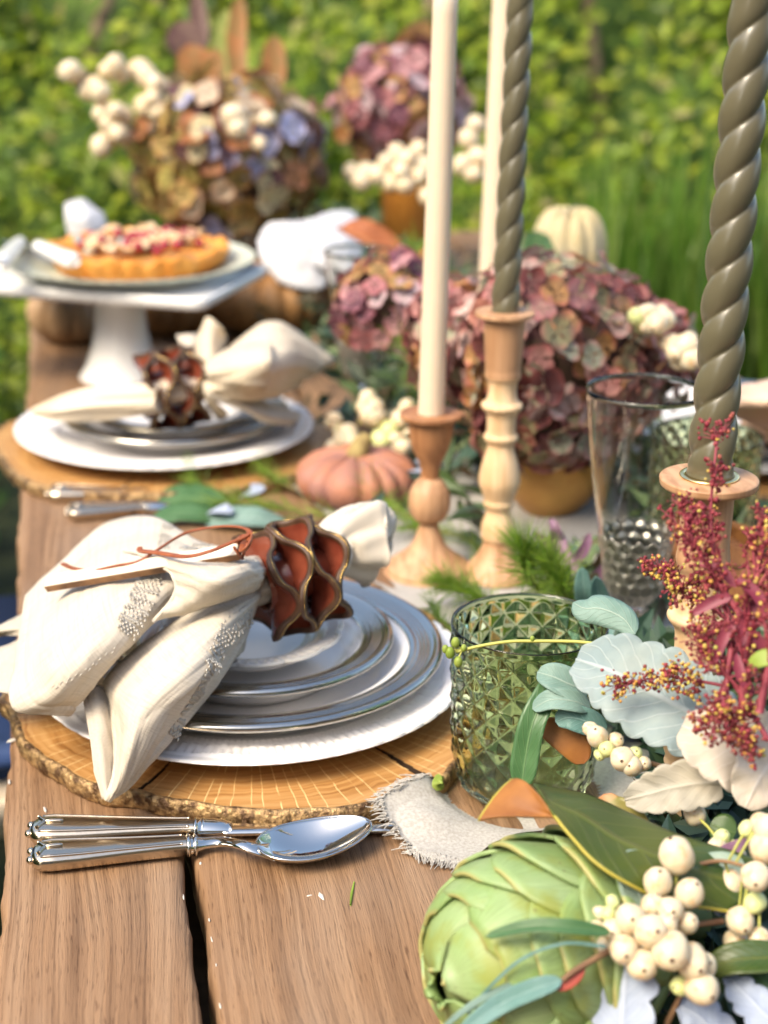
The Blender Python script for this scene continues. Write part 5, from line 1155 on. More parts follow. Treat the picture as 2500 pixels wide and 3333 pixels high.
g, uv = leaf_grid([(0.4311,0.7822,0.1898), (0.4217,0.7562,0.1727), (0.4308,0.7352,0.1491), (0.4459,0.7268,0.1339)], lambda u: .020 * ell(u), A(CAM_POS) - A((0.4430,0.7889,0.1549)), 14, 7, .3)
tag(obj('broad_leaf', g, gfaces(14, 7), m_oleaf, uv=uv, solid=.0006), 'broad dark green leaf in front of the pale yellow pumpkin', 'leaf')
# third setting, white napkins far back
nap4 = thing('linen_napkin', 'white linen napkin standing in folds far behind the ochre pumpkin', 'napkin')
m_wlinen = mat('white_linen', (.60, .60, .62), .88, bump=.2, bscale=400, bdist=.0004, transl=.12)
cloth('fold', [[(0.1312,1.1086,0.1278), (0.1320,1.0696,0.1100), (0.1515,1.0555,0.0811)], [(0.1507,1.1429,0.1433), (0.1539,1.0697,0.1218), (0.1667,1.0300,0.0784)], [(0.1856,1.1175,0.1512), (0.1754,1.0454,0.1257), (0.2027,1.0227,0.0770)], [(0.2226,1.1530,0.1495), (0.2088,1.0615,0.1281), (0.2246,1.0439,0.0875)]], nap4, 24, 18, .004, 3, m=m_wlinen)
cloth('fold', [[(0.1798,1.0753,0.1511), (0.1818,1.0463,0.1315), (0.1923,1.0350,0.1057)], [(0.2261,1.1337,0.1577), (0.2242,1.0607,0.1340), (0.2309,1.0246,0.0974)], [(0.2690,1.1673,0.1538), (0.2613,1.0943,0.1270), (0.2492,1.0414,0.0935)], [(0.2771,1.1610,0.1405), (0.2767,1.1096,0.1176), (0.2634,1.0689,0.0876)]], nap4, 24, 18, .004, 5, m=m_wlinen)
nap5 = thing('linen_napkin', 'white linen napkin tip rising behind the cake stand, far left', 'napkin')
cloth('fold', [[(-0.1217,1.2242,0.1647), (-0.1215,1.1972,0.1500), (-0.1182,1.1859,0.1202)], [(-0.0994,1.2221,0.1709), (-0.0981,1.1623,0.1553), (-0.0966,1.1615,0.1240)], [(-0.0691,1.2095,0.1519), (-0.0672,1.1838,0.1415), (-0.0653,1.1759,0.1207)]], nap5, 16, 14, .002, 2, m=m_wlinen)
rust = leafmat('rust_leaf', (.46, .15, .05), (.34, .10, .035), .55, vein=(.55, .26, .12), transl=.25)
for (sp, w, lab) in (([(0.2213,0.9658,0.1688), (0.2405,0.9379,0.1615), (0.2709,0.9253,0.1425), (0.2924,0.9123,0.1179)], .026, 'curled rust orange leaf beside the far white napkin'), ([(0.2343,0.8205,0.1322), (0.2584,0.7996,0.1469), (0.2861,0.7982,0.1574), (0.3002,0.7993,0.1679)], .015, 'rust orange leaf behind the first ivory taper')):
    g, uv = leaf_grid(sp, lambda u: w * ell(u), (0, -.4, 1), 18, 7, .5); tag(obj('autumn_leaf', g, gfaces(18, 7), rust, uv=uv, solid=.0008), lab, 'leaf')
# upright leaves in the far arrangement
m_amber = leafmat('amber_leaf', (.40, .16, .05), (.26, .16, .05), .5, transl=.3)
m_plum = leafmat('plum_leaf', (.10, .045, .04), (.16, .09, .06), .5, transl=.2)
far = thing('foliage_spray', 'upright amber and plum leaves rising out of the olive hydrangea arrangement', 'leaves')
for i, (sp, w, m_) in enumerate((([(0.0838,1.4395,0.2716), (0.0830,1.4562,0.3174), (0.0718,1.4736,0.3598)], .030, m_amber), ([(0.0651,1.4876,0.3353), (0.0700,1.4962,0.3617), (0.0614,1.5085,0.3913)], .030, m_plum), ([(0.0900,1.4245,0.2933), (0.0990,1.4369,0.3323), (0.0934,1.4449,0.3517)], .024, m_amber), ([(0.1195,1.4873,0.2733), (0.1278,1.5203,0.3393), (0.1406,1.5633,0.4054)], .018, m_gstem), ([(0.1926,1.4736,0.2739), (0.2022,1.4886,0.3207), (0.2065,1.5058,0.3708)], .020, m_amber), ([(0.2260,1.4057,0.2532), (0.2426,1.4002,0.2468), (0.2582,1.3879,0.2207)], .020, m_plum), ([(0.0447,1.4586,0.3040), (0.0453,1.4538,0.2909), (0.0754,1.4202,0.2737)], .018, m_plum), ([(0.1516,1.4861,0.2869), (0.1499,1.5234,0.3596), (0.1629,1.5664,0.4258)], .016, m_amber), ([(0.0993,1.5175,0.3465), (0.0953,1.5563,0.3921), (0.0964,1.5813,0.4320)], .014, m_plum), ([(0.1892,1.3432,0.1802), (0.2171,1.3449,0.1997), (0.2515,1.3431,0.2129)], .022, m_amber))):
    g, uv = leaf_grid(sp, lambda u: w * ell(u), A(CAM_POS) - A(sp[1]) + A([.3, 0, .2]), 12, 5, .2); obj('leaf', g, gfaces(12, 5), m_, far, uv=uv)
far2 = thing('foliage_spray', 'bronze leaves over the pink hydrangea head, upper middle', 'leaves')
for i, (sp, w) in enumerate((([(0.4045,1.5265,0.3233), (0.4321,1.5548,0.3564), (0.4669,1.5794,0.3832)], .022), ([(0.4335,1.5236,0.3304), (0.4606,1.5470,0.3497), (0.4875,1.5680,0.3625)], .020), ([(0.3170,1.4876,0.2289), (0.3095,1.4866,0.2221), (0.3052,1.4825,0.2084)], .014))):
    g, uv = leaf_grid(sp, lambda u: w * ell(u), A(CAM_POS) - A(sp[1]), 12, 5, .2); obj('leaf', g, gfaces(12, 5), m_amber, far2, uv=uv)

# ------------------------------------------------------------------ pine and rosemary sprigs
m_needle = mat('pine_needle', (.13, .24, .035), .45, island=[(.09, .20, .02), (.18, .32, .03), (.28, .40, .05), (.13, .26, .04), (.32, .38, .09)], transl=.25)
m_twig = mat('pine_twig', (.17, .12, .05), .8)
NT_ = A([(-.5, 0, 0), (.5, 0, 0), (0, .6, 0), (-.45, 0, 1), (.45, 0, 1), (0, .5, 1), (0, 0, 1.12)])
NF_ = [(0, 1, 4, 3), (1, 2, 5, 4), (2, 0, 3, 5), (3, 4, 6), (4, 5, 6), (5, 3, 6)]
NT2 = A([(-.5, 0, 0), (.5, 0, 0), (0, .3, .6), (0, 0, 1)]); NF2 = [(0, 1, 2), (0, 2, 3), (1, 3, 2)]
def pine(label, path, n, ln, group, seed=0, spread=.8, tuft=.35, wd=.0011):
    rr = random.Random(seed); t = thing('pine_sprig', label, 'pine sprig', group)
    S = catmull(path, 40); V, F = tube(S, np.linspace(.0016, .0009, 40), 6); obj('twig', V, F, m_twig, t); tt = np.gradient(S, axis=0); tt /= np.linalg.norm(tt, axis=1, keepdims=True)
    ms = []
    for i in range(n):
        k = min(39, int((rr.random() ** (1 - tuft)) * 40)); d = tt[k] * rr.uniform(.35, 1.1) + A([rr.gauss(0, 1) for _ in range(3)]) * spread * .6; d[2] += .15; d /= np.linalg.norm(d)
        x = np.cross(d, A([rr.uniform(-1, 1) for _ in range(3)])); l = ln * rr.uniform(.6, 1.15)
        m_ = np.eye(4); x = x / np.linalg.norm(x); y = np.cross(d, x); m_[:3, 0] = x * wd; m_[:3, 1] = y * wd; m_[:3, 2] = d * l; m_[:3, 3] = S[k]
        if (S[k] + d * l)[2] < .002: continue
        ms.append(m_)
    mb = MB(); mb.stamp(NT2, NF2, ms); stuff(mb.build('needles', m_needle, t, smooth=False)); return t
pine('bright green pine sprig behind the cut glass tumbler, pointing up', [(0.2445,0.0576,0.0200), (0.2266,0.0381,0.0450), (0.2134,0.0208,0.0700), (0.2082,0.0171,0.0850)], 420, .036, 'pine sprigs', 1, wd=.0014)
pine('bright green pine sprig beside the clear footed glass, right of the tumbler rim', [(0.2571,0.0126,0.0300), (0.2407,0.0042,0.0500), (0.2332,0.0060,0.0650), (0.2285,0.0103,0.0750)], 420, .036, 'pine sprigs', 2, wd=.0014)
pine('short green pine sprig at the far left of the tumbler, over the runner', [(0.2118,0.0775,0.0100), (0.1943,0.0856,0.0180), (0.1798,0.0982,0.0220), (0.1682,0.1033,0.0260)], 340, .032, 'pine sprigs', 3, wd=.0014)
pine('pine sprig touching the edge of the nearest charger plate', [(0.1600,-0.0104,0.0200), (0.1523,0.0034,0.0260), (0.1446,0.0177,0.0300), (0.1445,0.0429,0.0330)], 120, .022, 'pine sprigs', 4)
pine('olive green pine sprig in front of the small orange pumpkin', [(0.1973,0.2357,0.0080), (0.1817,0.2833,0.0140), (0.1598,0.3285,0.0200), (0.1487,0.3407,0.0280)], 260, .036, 'pine sprigs', 5)
pine('olive green pine sprig lying left of the small orange pumpkin', [(0.1266,0.3147,0.0060), (0.0861,0.3361,0.0100), (0.0448,0.3570,0.0120), (0.0116,0.3760,0.0120)], 220, .034, 'pine sprigs', 6)
pine('tuft of pine needles in front of the second oak slice', [(0.0087,0.3939,0.0060), (-0.0029,0.4131,0.0120), (-0.0130,0.4253,0.0180), (-0.0161,0.4429,0.0220)], 120, .030, 'pine sprigs', 7)
pine('tuft of pine needles right of the second oak slice', [(0.0866,0.4045,0.0100), (0.0711,0.4250,0.0160), (0.0590,0.4382,0.0220)], 110, .030, 'pine sprigs', 8)
pine('olive green pine sprig rising left of the burgundy hydrangea', [(0.2309,0.3927,0.0821), (0.2148,0.4506,0.1141), (0.2070,0.4845,0.1442), (0.2037,0.5178,0.1750)], 300, .040, 'pine sprigs', 9, 1.0, .1)
pine('golden green pine sprig behind the ivory taper, over the pink hydrangea', [(0.2482,0.5430,0.1487), (0.2348,0.5755,0.1717), (0.2313,0.5845,0.1947), (0.2417,0.5875,0.2086)], 200, .036, 'pine sprigs', 10, .9, .2)
pine('green pine sprig at the foot of the middle candlestick', [(0.2034,0.1714,0.0060), (0.2234,0.2207,0.0120), (0.2015,0.2550,0.0140), (0.1708,0.2725,0.0140)], 220, .032, 'pine sprigs', 11)
m_purple = leafmat('purple_leaf', (.16, .07, .14), (.24, .13, .2), .5, transl=.15)
pt = thing('purple_sprig', 'slender purple leaved sprig between the middle candlestick and footed glass', 'sprig')
V, F = tube(catmull([(0.2870,0.0701,0.0200), (0.2706,0.0837,0.0400), (0.2591,0.1127,0.0500), (0.2528,0.1337,0.0550)], 20), .001, 6); obj('stem', V, F, m_stem, pt)
for sp in ([(0.2714,0.0732,0.0400), (0.2634,0.0878,0.0550), (0.2610,0.1021,0.0700)], [(0.2677,0.0874,0.0420), (0.2741,0.0727,0.0600), (0.2796,0.0742,0.0750)], [(0.2618,0.1013,0.0480), (0.2505,0.0981,0.0600), (0.2384,0.0975,0.0650)], [(0.2770,0.0772,0.0300), (0.2832,0.0508,0.0500), (0.2914,0.0542,0.0600)], [(0.2591,0.1127,0.0500), (0.2561,0.0918,0.0700), (0.2535,0.0978,0.0800)]):
    g, uv = leaf_grid(sp, lambda u: .0045 * ell(u), A(CAM_POS) - A(sp[0]), 10, 5, .3); obj('leaf', g, gfaces(10, 5), m_purple, pt, uv=uv)

# ------------------------------------------------------------------ artichoke
m_arti = leafmat('artichoke_bract', (.20, .31, .10), (.30, .40, .19), .5, tip=((.36, .34, .13), .97), scale=22, transl=.06, streak=.22, mottle=(.24, .27, .045))
m_arti2 = mat('artichoke_heart', (.16, .2, .07), .8)
arti = thing('artichoke', 'large pale green artichoke lying on its side at the front of the table', 'artichoke', loc=(0.0938,-0.4443,0.0500))
ax_ = A([-.93, -.33, .02]); ax_ /= np.linalg.norm(ax_); ux = np.cross(ax_, [0, 0, 1.0]); ux /= np.linalg.norm(ux); uz = np.cross(ux, ax_)
AR, AL = .0500, .063
def aprof(t): # t 0 base .. 1 apex
    z = -AL + 2 * AL * t; return AR * np.clip(1 - np.abs(2 * t - .92) ** 2.5, 0, 1) ** .55, z
V, F = ICO3; obj('heart', (V[:, :1] * ux + V[:, 1:2] * uz) * AR * .86 + V[:, 2:] * ax_ * AL * .86, F, m_arti2, arti)
rr = random.Random(4); NU, NV = 14, 11
for row in range(8):
    t0 = -.12 + row * .110; cnt = [5, 5, 5, 6, 5, 5, 5, 4][row]
    for k in range(cnt):
        phc = 2 * pi * (k + .5 * (row % 2)) / cnt + rr.uniform(-.08, .08); hw = (pi / cnt) * 1.28
        u = np.linspace(0, 1, NU)[:, None]; v = np.linspace(-1, 1, NV)[None]
        ln = (.48 if row < 6 else .34) * rr.uniform(.92, 1.08); tt = np.clip(t0 + ln * u, .015, .985)
        shape = np.where(u < .42, 1, np.sqrt(np.clip(1 - (np.clip(u - .42, 0, 1) / .60) ** 2.0, 0, 1)))
        ph_ = phc + hw * v * shape
        R, Z = aprof(tt + 0 * v)
        R = R - .0025 + .0130 * u ** 1.4 - .0010 * v ** 2 * u + (.004 if row < 3 else .0) * np.clip(u - .6, 0, 1) ** 1.2
        Z = Z - .010 * (row == 0) * (1 - u)
        G = (R * np.cos(ph_))[..., None] * ux + (R * np.sin(ph_))[..., None] * uz + (Z + 0 * v)[..., None] * ax_
        uv = np.stack(np.broadcast_arrays(u, v * .5 + .5), -1)
        obj('bract', G, gfaces(NU, NV), m_arti, arti, uv=uv, solid=.0022, off=-1)
V, F = tube(catmull([-ax_ * AL * .8, -ax_ * AL * 1.2, -ax_ * AL * 1.6 + A([0, 0, -.01])], 12), .012, 14); obj('stem', V, F, m_arti2, arti)

# ------------------------------------------------------------------ leaves of the front garland
VIEW = lambda p: (A(CAM_POS) - A(p)) / np.linalg.norm(A(CAM_POS) - A(p))
def one_leaf(name, label, cat, sp, w, side, m, nu=22, nv=9, th=.0007, **k):
    g, uv = leaf_grid(sp, w, side, nu, nv, **k); return tag(obj(name, g, gfaces(nu, nv), m, uv=uv, solid=th), label, cat)
m_mag = leafmat('magnolia_green', (.03, .065, .010), (.075, .095, .014), .42, vein=(.10, .12, .025), scale=22, transl=.05, coat=.05)
m_magb = leafmat('magnolia_brown', (.33, .13, .028), (.24, .085, .02), .6, scale=70, transl=.08)
m_magedge = mat('leaf_margin', (.38, .32, .05), .5)
mag = thing('magnolia_leaf', 'large glossy magnolia leaf, brown underneath, curling over the artichoke', 'leaf')
mag_c = [
 [(0.1033,-0.3869,0.1137), (0.0987,-0.4093,0.1242), (0.0980,-0.4214,0.1261), (0.1003,-0.4276,0.1221)],
 [(0.1112,-0.3844,0.1100), (0.1048,-0.4096,0.1204), (0.1007,-0.4316,0.1233), (0.1006,-0.4403,0.1230)],
 [(0.1312,-0.3932,0.1080), (0.1225,-0.4159,0.1155), (0.1109,-0.4418,0.1183), (0.1052,-0.4513,0.1187)],
 [(0.1501,-0.4120,0.1048), (0.1390,-0.4301,0.1087), (0.1213,-0.4543,0.1130), (0.1120,-0.4653,0.1136)],
 [(0.1681,-0.4314,0.1026), (0.1553,-0.4461,0.1059), (0.1372,-0.4635,0.1079), (0.1249,-0.4727,0.1059)],
 [(0.1951,-0.4449,0.0972), (0.1821,-0.4533,0.0970), (0.1607,-0.4657,0.0964), (0.1466,-0.4727,0.0933)],
 [(0.2162,-0.4543,0.0914), (0.2095,-0.4590,0.0897), (0.1916,-0.4676,0.0864), (0.1798,-0.4738,0.0839)]]
g = surf(mag_c, 40, 20); uv = np.stack(np.broadcast_arrays(np.linspace(0, 1, 40)[:, None], np.linspace(0, 1, 20)[None]), -1); obj('blade', g, gfaces(40, 20), m_mag, mag, uv=uv, solid=.0012)
V, F = tube(g[:, -1], .0009, 6); obj('margin', V, F, m_magedge, mag)
tipc = [
 [(0.0884,-0.4005,0.1251), (0.0897,-0.4061,0.1283), (0.0927,-0.4128,0.1292), (0.0956,-0.4247,0.1277)],
 [(0.0826,-0.4043,0.1235), (0.0856,-0.4130,0.1248), (0.0918,-0.4210,0.1239), (0.0996,-0.4314,0.1233)],
 [(0.0749,-0.4106,0.1198), (0.0809,-0.4181,0.1202), (0.0899,-0.4242,0.1201), (0.1017,-0.4325,0.1211)],
 [(0.0662,-0.4195,0.1146), (0.0740,-0.4223,0.1170), (0.0848,-0.4259,0.1185), (0.1008,-0.4327,0.1203)]]
g = surf(tipc, 22, 18); obj('curled_tip', g, gfaces(22, 18), m_magb, mag, uv=np.stack(np.broadcast_arrays(np.linspace(0, 1, 22)[:, None], np.linspace(0, 1, 18)[None]), -1), solid=.0011)
V, F = tube(g[:, 0], .0008, 6); obj('margin', V, F, m_magedge, mag)

m_dusty = leafmat('dusty_miller_leaf', (.33, .39, .38), (.24, .31, .32), .95, vein=(.52, .57, .57), scale=55, transl=.15, vstr=.55)
m_dustyw = leafmat('white_felt_leaf', (.64, .57, .48), (.58, .50, .41), .95, vein=(.78, .74, .70), scale=36, transl=.25, vstr=.5)
m_dustyt = leafmat('tan_felt_leaf', (.50, .45, .36), (.42, .40, .34), .95, vein=(.62, .58, .50), scale=40, transl=.2, vstr=.6)
m_dustyb = leafmat('blue_felt_leaf', (.40, .46, .58), (.34, .40, .52), .95, vein=(.58, .64, .74), scale=50, transl=.15, vstr=.5)
def dusty(label, sp, W, m, side, lobes=8, dep=.16, curl=.12, seed=0, fill=.55):
    t = thing('dusty_miller_leaf', label, 'leaf', 'felted silver leaves')
    nu, nv = 110, 17
    def w(u):
        b = (np.sin(pi * min(1, (u * .93 + .05)) ** .8)) ** fill
        return W * b * (1 - dep * (1 - abs(np.sin(u * pi * lobes + seed)) ** .7))
    g, uv = leaf_grid(sp, w, side, nu, nv, curl, .10, seed)
    n = normals(g); u = np.linspace(0, 1, nu)[:, None]; v = np.linspace(-1, 1, nv)[None]
    d = np.abs(v); ridge = .0012 * np.exp(-(d / .06) ** 2) + .0007 * np.abs(np.sin((u - d * .22) * pi * lobes + seed)) * (1 - d * .3) * d ** .5
    g = g + n * (ridge + .0016 * vnoise(g, 75, seed) * d + .0006 * vnoise(g, 230, seed))[..., None]
    obj('blade', g, gfaces(nu, nv), m, t, uv=uv, solid=.0005)
    P_ = catmull(sp, 30) - normals(surf([sp, sp], 2, 30))[0] * 0
    V, F = tube(np.concatenate([[A(sp[0]) - (A(sp[1]) - A(sp[0])) * .5], catmull(sp, 20)[:14]]), np.linspace(.0014, .0005, 15), 6); obj('midrib', V, F, m, t)
    return t
dusty('broad grey green felted leaf with scalloped edge, right of the green tumbler', [(0.2030,-0.3917,0.1381), (0.1904,-0.3769,0.1426), (0.1733,-0.3587,0.1483), (0.1575,-0.3429,0.1537), (0.1430,-0.3260,0.1540)], .0275, m_dusty, VIEW((0.1669,-0.3692,0.1516)) + A([-.1, .1, .35]), 7, .13, .14, 1, .42)
dusty('pale pinkish white felted leaf at the right edge, largest of the pale leaves', [(0.2366,-0.4212,0.1342), (0.2196,-0.4198,0.1350), (0.2007,-0.4157,0.1424), (0.1885,-0.4081,0.1449), (0.1788,-0.3974,0.1456)], .0245, m_dustyw, VIEW((0.1979,-0.4238,0.1364)) + A([0, .2, .2]), 6, .14, .10, 2, .45)
dusty('pale peach felted leaf hanging below the largest pale leaf at the right edge', [(0.2310,-0.4197,0.1471), (0.2156,-0.4281,0.1397), (0.2054,-0.4338,0.1306), (0.1990,-0.4369,0.1186)], .0165, m_dustyw, VIEW((0.2027,-0.4369,0.1325)) + A([.2, 0, 0]), 5, .12, .12, 3, .5)
dusty('tan felted leaf with pale veins below the grey green felted leaf', [(0.1986,-0.4072,0.1169), (0.1868,-0.4051,0.1163), (0.1732,-0.4016,0.1130), (0.1626,-0.3971,0.1078), (0.1524,-0.3908,0.1020)], .0135, m_dustyt, VIEW((0.1719,-0.4048,0.1154)) + A([0, .1, -.1]), 6, .14, .18, 4, .5)
dusty('bluish white lobed felted leaf below the big snowberry cluster', [(0.1135,-0.5115,0.0430), (0.1163,-0.5044,0.0554), (0.1194,-0.4964,0.0673), (0.1222,-0.4897,0.0752), (0.1224,-0.4816,0.0799)], .0165, m_dustyb, VIEW((0.1188,-0.4980,0.0685)) + A([-.2, .1, .1]), 4, .26, .05, 5, .28)
dusty('small bluish felted leaf at the bottom edge, left of the lobed one', [(0.1122,-0.4900,0.0271), (0.1106,-0.4860,0.0375), (0.1101,-0.4821,0.0480), (0.1123,-0.4778,0.0552)], .0065, m_dustyb, VIEW((0.1114,-0.4816,0.0501)) + A([-.4, 0, 0]), 4, .3, .05, 6)
dusty('bluish felted leaf at the bottom edge, right of the lobed one', [(0.1633,-0.5146,0.0309), (0.1597,-0.5095,0.0432), (0.1526,-0.5026,0.0495), (0.1449,-0.4980,0.0523)], .012, m_dustyb, VIEW((0.1541,-0.5098,0.0545)) + A([.1, .2, .2]), 4, .3, .1, 7)
dusty('felted silver leaf in the bottom right corner', [(0.1961,-0.5213,0.0446), (0.1846,-0.5145,0.0514), (0.1775,-0.5026,0.0568), (0.1730,-0.4901,0.0590)], .011, m_dustyb, VIEW((0.1800,-0.5124,0.0608)) + A([.3, 0, .2]), 5, .3, .1, 8)
dusty('pale blue felted leaf behind the big snowberry cluster', [(0.1926,-0.4561,0.0738), (0.1867,-0.4517,0.0770), (0.1785,-0.4476,0.0780), (0.1730,-0.4434,0.0747)], .010, m_dustyb, VIEW((0.1792,-0.4521,0.0780)), 4, .25, .1, 9)
m_euc = leafmat('eucalyptus_leaf', (.14, .24, .20), (.20, .31, .27), .55, vein=(.30, .40, .34), transl=.12)
m_eucd = leafmat('dark_strap_leaf', (.045, .12, .04), (.07, .16, .06), .4, vein=(.12, .22, .09), transl=.1, coat=.1)
m_teal = leafmat('teal_blade', (.10, .22, .20), (.15, .28, .26), .5, vein=(.22, .36, .34), transl=.15)
m_grey = leafmat('grey_green_leaf', (.22, .31, .25), (.28, .37, .30), .55, vein=(.38, .46, .38), transl=.12)
m_lime = leafmat('lime_leaf', (.24, .34, .05), (.32, .40, .08), .5, transl=.25)
one_leaf('eucalyptus_leaf', 'pointed grey teal eucalyptus leaf arching over the tumbler rim', 'leaf', [(0.1964,-0.2705,0.1413), (0.1912,-0.2616,0.1483), (0.1809,-0.2531,0.1514), (0.1721,-0.2467,0.1497), (0.1672,-0.2399,0.1508)], lambda u: .0098 * ell(u, .6, .45), VIEW((0.1837,-0.2457,0.1436)) + A([0, 0, .5]), m=m_euc, curl=-.25)
one_leaf('eucalyptus_leaf', 'upper grey blue eucalyptus leaf touching the tumbler side', 'leaf', [(0.1528,-0.3196,0.1320), (0.1426,-0.3214,0.1365), (0.1327,-0.3180,0.1408), (0.1254,-0.3111,0.1410)], lambda u: .0090 * ell(u, .5, .4), VIEW((0.1350,-0.3237,0.1410)) + A([0, 0, .4]), m=m_euc, curl=.2)
one_leaf('eucalyptus_leaf', 'lower grey blue eucalyptus leaf touching the tumbler side', 'leaf', [(0.1520,-0.3275,0.1245), (0.1420,-0.3289,0.1302), (0.1294,-0.3263,0.1309), (0.1204,-0.3218,0.1237)], lambda u: .0068 * ell(u, .5, .4), VIEW((0.1344,-0.3279,0.1290)) + A([0, 0, .6]), m=m_euc, curl=.2)
one_leaf('eucalyptus_leaf', 'dark teal leaf under the grey blue pair beside the tumbler', 'leaf', [(0.1601,-0.3334,0.1124), (0.1495,-0.3324,0.1186), (0.1395,-0.3297,0.1209), (0.1326,-0.3265,0.1171)], lambda u: .0075 * ell(u, .5, .4), VIEW((0.1439,-0.3332,0.1194)), m=m_teal, curl=.2)
one_leaf('strap_leaf', 'dark green strap leaf standing in front of the tumbler', 'leaf', [(0.1125,-0.3349,0.0830), (0.1151,-0.3302,0.0975), (0.1205,-0.3242,0.1170), (0.1312,-0.3155,0.1318), (0.1367,-0.3097,0.1358)], lambda u: .0078 * ell(u, .35, .25), VIEW((0.1182,-0.3318,0.1096)) + A([-.2, 0, 0]), m=m_eucd, fold=.3)
one_leaf('magnolia_leaf', 'rust brown leaf underside behind the strap leaf', 'leaf', [(0.1499,-0.3285,0.0906), (0.1449,-0.3240,0.1004), (0.1356,-0.3178,0.1067), (0.1264,-0.3120,0.1090)], lambda u: .0085 * ell(u, .5, .4), VIEW((0.1360,-0.3261,0.1051)), m=m_magb, curl=.2)
one_leaf('strap_leaf', 'narrow dark green leaf lying across the middle of the artichoke', 'leaf', [(0.1091,-0.5015,0.0984), (0.0902,-0.4980,0.1012), (0.0724,-0.4911,0.0990), (0.0542,-0.4840,0.0910)], lambda u: .0036 * ell(u, .4, .35), VIEW((0.0839,-0.4830,0.0917)) + A([0, 0, .6]), m=m_eucd, fold=.35)
one_leaf('grass_blade', 'fine translucent grass blade curving over the artichoke', 'leaf', [(0.1064,-0.5041,0.0930), (0.0877,-0.5000,0.0942), (0.0696,-0.4955,0.0853), (0.0551,-0.4937,0.0707), (0.0451,-0.4910,0.0548)], lambda u: .0008, VIEW((0.0770,-0.4850,0.0824)), m=m_teal)
one_leaf('teal_leaf', 'long teal leaf blade at the bottom edge in front of the artichoke', 'leaf', [(0.0852,-0.5071,0.0794), (0.0736,-0.5061,0.0759), (0.0601,-0.5006,0.0661), (0.0466,-0.5027,0.0592), (0.0356,-0.5038,0.0501)], lambda u: .0050 * ell(u, .45, .35), VIEW((0.0627,-0.4990,0.0659)) + A([0, 0, .4]), m=m_teal, fold=.25)
one_leaf('grass_blade', 'thin bluish grass blade at the bottom edge in front of the artichoke', 'leaf', [(0.0857,-0.4958,0.0690), (0.0661,-0.4939,0.0700), (0.0462,-0.4949,0.0626), (0.0282,-0.4980,0.0505)], lambda u: .0017 * ell(u, .4, .4), VIEW((0.0545,-0.4960,0.0699)), m=m_euc)
V, F = tube(catmull([(0.0852,-0.5071,0.0794), (0.0909,-0.5058,0.0828), (0.1031,-0.5016,0.0860), (0.1176,-0.4919,0.0848)], 20), np.linspace(.0014, .0017, 20), 7)
tag(obj('twig', V, F, m_stem), 'brown twig running from the teal blade to the snowberries', 'twig')
one_leaf('red_bract', 'tiny red pointed bract under the brown twig', 'leaf', [(0.0965,-0.5034,0.0835), (0.0921,-0.5061,0.0799), (0.0868,-0.5072,0.0768), (0.0817,-0.5068,0.0752)], lambda u: .0026 * ell(u), VIEW((0.0927,-0.5010,0.0763)), m=leafmat('red_bract_skin', (.34, .04, .03), (.4, .08, .05), .45))
one_leaf('grey_green_leaf', 'pointed grey green leaf above the big snowberry cluster', 'leaf', [(0.1355,-0.4718,0.0901), (0.1340,-0.4667,0.0974), (0.1344,-0.4602,0.1036), (0.1373,-0.4520,0.1100)], lambda u: .0105 * ell(u, .5, .4), VIEW((0.1330,-0.4660,0.1047)) + A([.4, 0, 0]), m=m_grey, curl=.1, fold=.15)
one_leaf('olive_leaf', 'olive green leaf under the tan felted leaf', 'leaf', [(0.1655,-0.3930,0.0848), (0.1567,-0.3879,0.0883), (0.1486,-0.3807,0.0920), (0.1466,-0.3742,0.0970)], lambda u: .0085 * ell(u, .5, .5), VIEW((0.1539,-0.3883,0.0916)), m=leafmat('olive_skin', (.20, .18, .04), (.28, .22, .06), .45, tip=((.5, .2, .08), .75)), curl=.2)
one_leaf('green_leaf', 'grey green leaf behind the brown snowberry stem', 'leaf', [(0.1922,-0.4579,0.0987), (0.1817,-0.4541,0.0975), (0.1718,-0.4495,0.0932), (0.1639,-0.4457,0.0877)], lambda u: .0075 * ell(u), VIEW((0.1764,-0.4557,0.0964)) + A([0, 0, .4]), m=m_grey)
one_leaf('olive_leaf', 'glossy olive leaf at the right edge below the snowberries', 'leaf', [(0.2022,-0.5013,0.0735), (0.1871,-0.4984,0.0734), (0.1727,-0.4944,0.0710), (0.1608,-0.4905,0.0634)], lambda u: .0085 * ell(u), VIEW((0.1762,-0.4971,0.0712)) + A([0, 0, .8]), m=m_mag, curl=.3)
one_leaf('green_leaf', 'dark green leaf in the bottom right corner', 'leaf', [(0.2051,-0.4999,0.0488), (0.1902,-0.4949,0.0550), (0.1783,-0.4893,0.0552), (0.1706,-0.4856,0.0522)], lambda u: .010 * ell(u), VIEW((0.1838,-0.4929,0.0570)) + A([0, 0, .4]), m=m_oleaf)
one_leaf('green_leaf', 'small green leaf beside the right pale berries', 'leaf', [(0.2035,-0.4188,0.0931), (0.1973,-0.4151,0.0943), (0.1926,-0.4107,0.0950)], lambda u: .008 * ell(u), VIEW((0.1966,-0.4167,0.0953)), m=m_oleaf)
one_leaf('lime_leaf', 'small lime green leaf at the right edge among the red sprays', 'leaf', [(0.2140,-0.4458,0.2038), (0.2031,-0.4436,0.2041), (0.1973,-0.4411,0.2018), (0.1932,-0.4378,0.1969)], lambda u: .0045 * ell(u), VIEW((0.1987,-0.4432,0.2026)) + A([0, 0, .6]), m=m_lime)
one_leaf('lime_leaf', 'tiny lime leaf at the foot of the tumbler by the oak slice crack', 'leaf', [(0.1071,-0.1824,0.0040), (0.0993,-0.1958,0.0120), (0.0925,-0.2125,0.0200), (0.0955,-0.2026,0.0220)], lambda u: .004 * ell(u), VIEW((0.0987,-0.1920,0.0100)), m=m_lime)
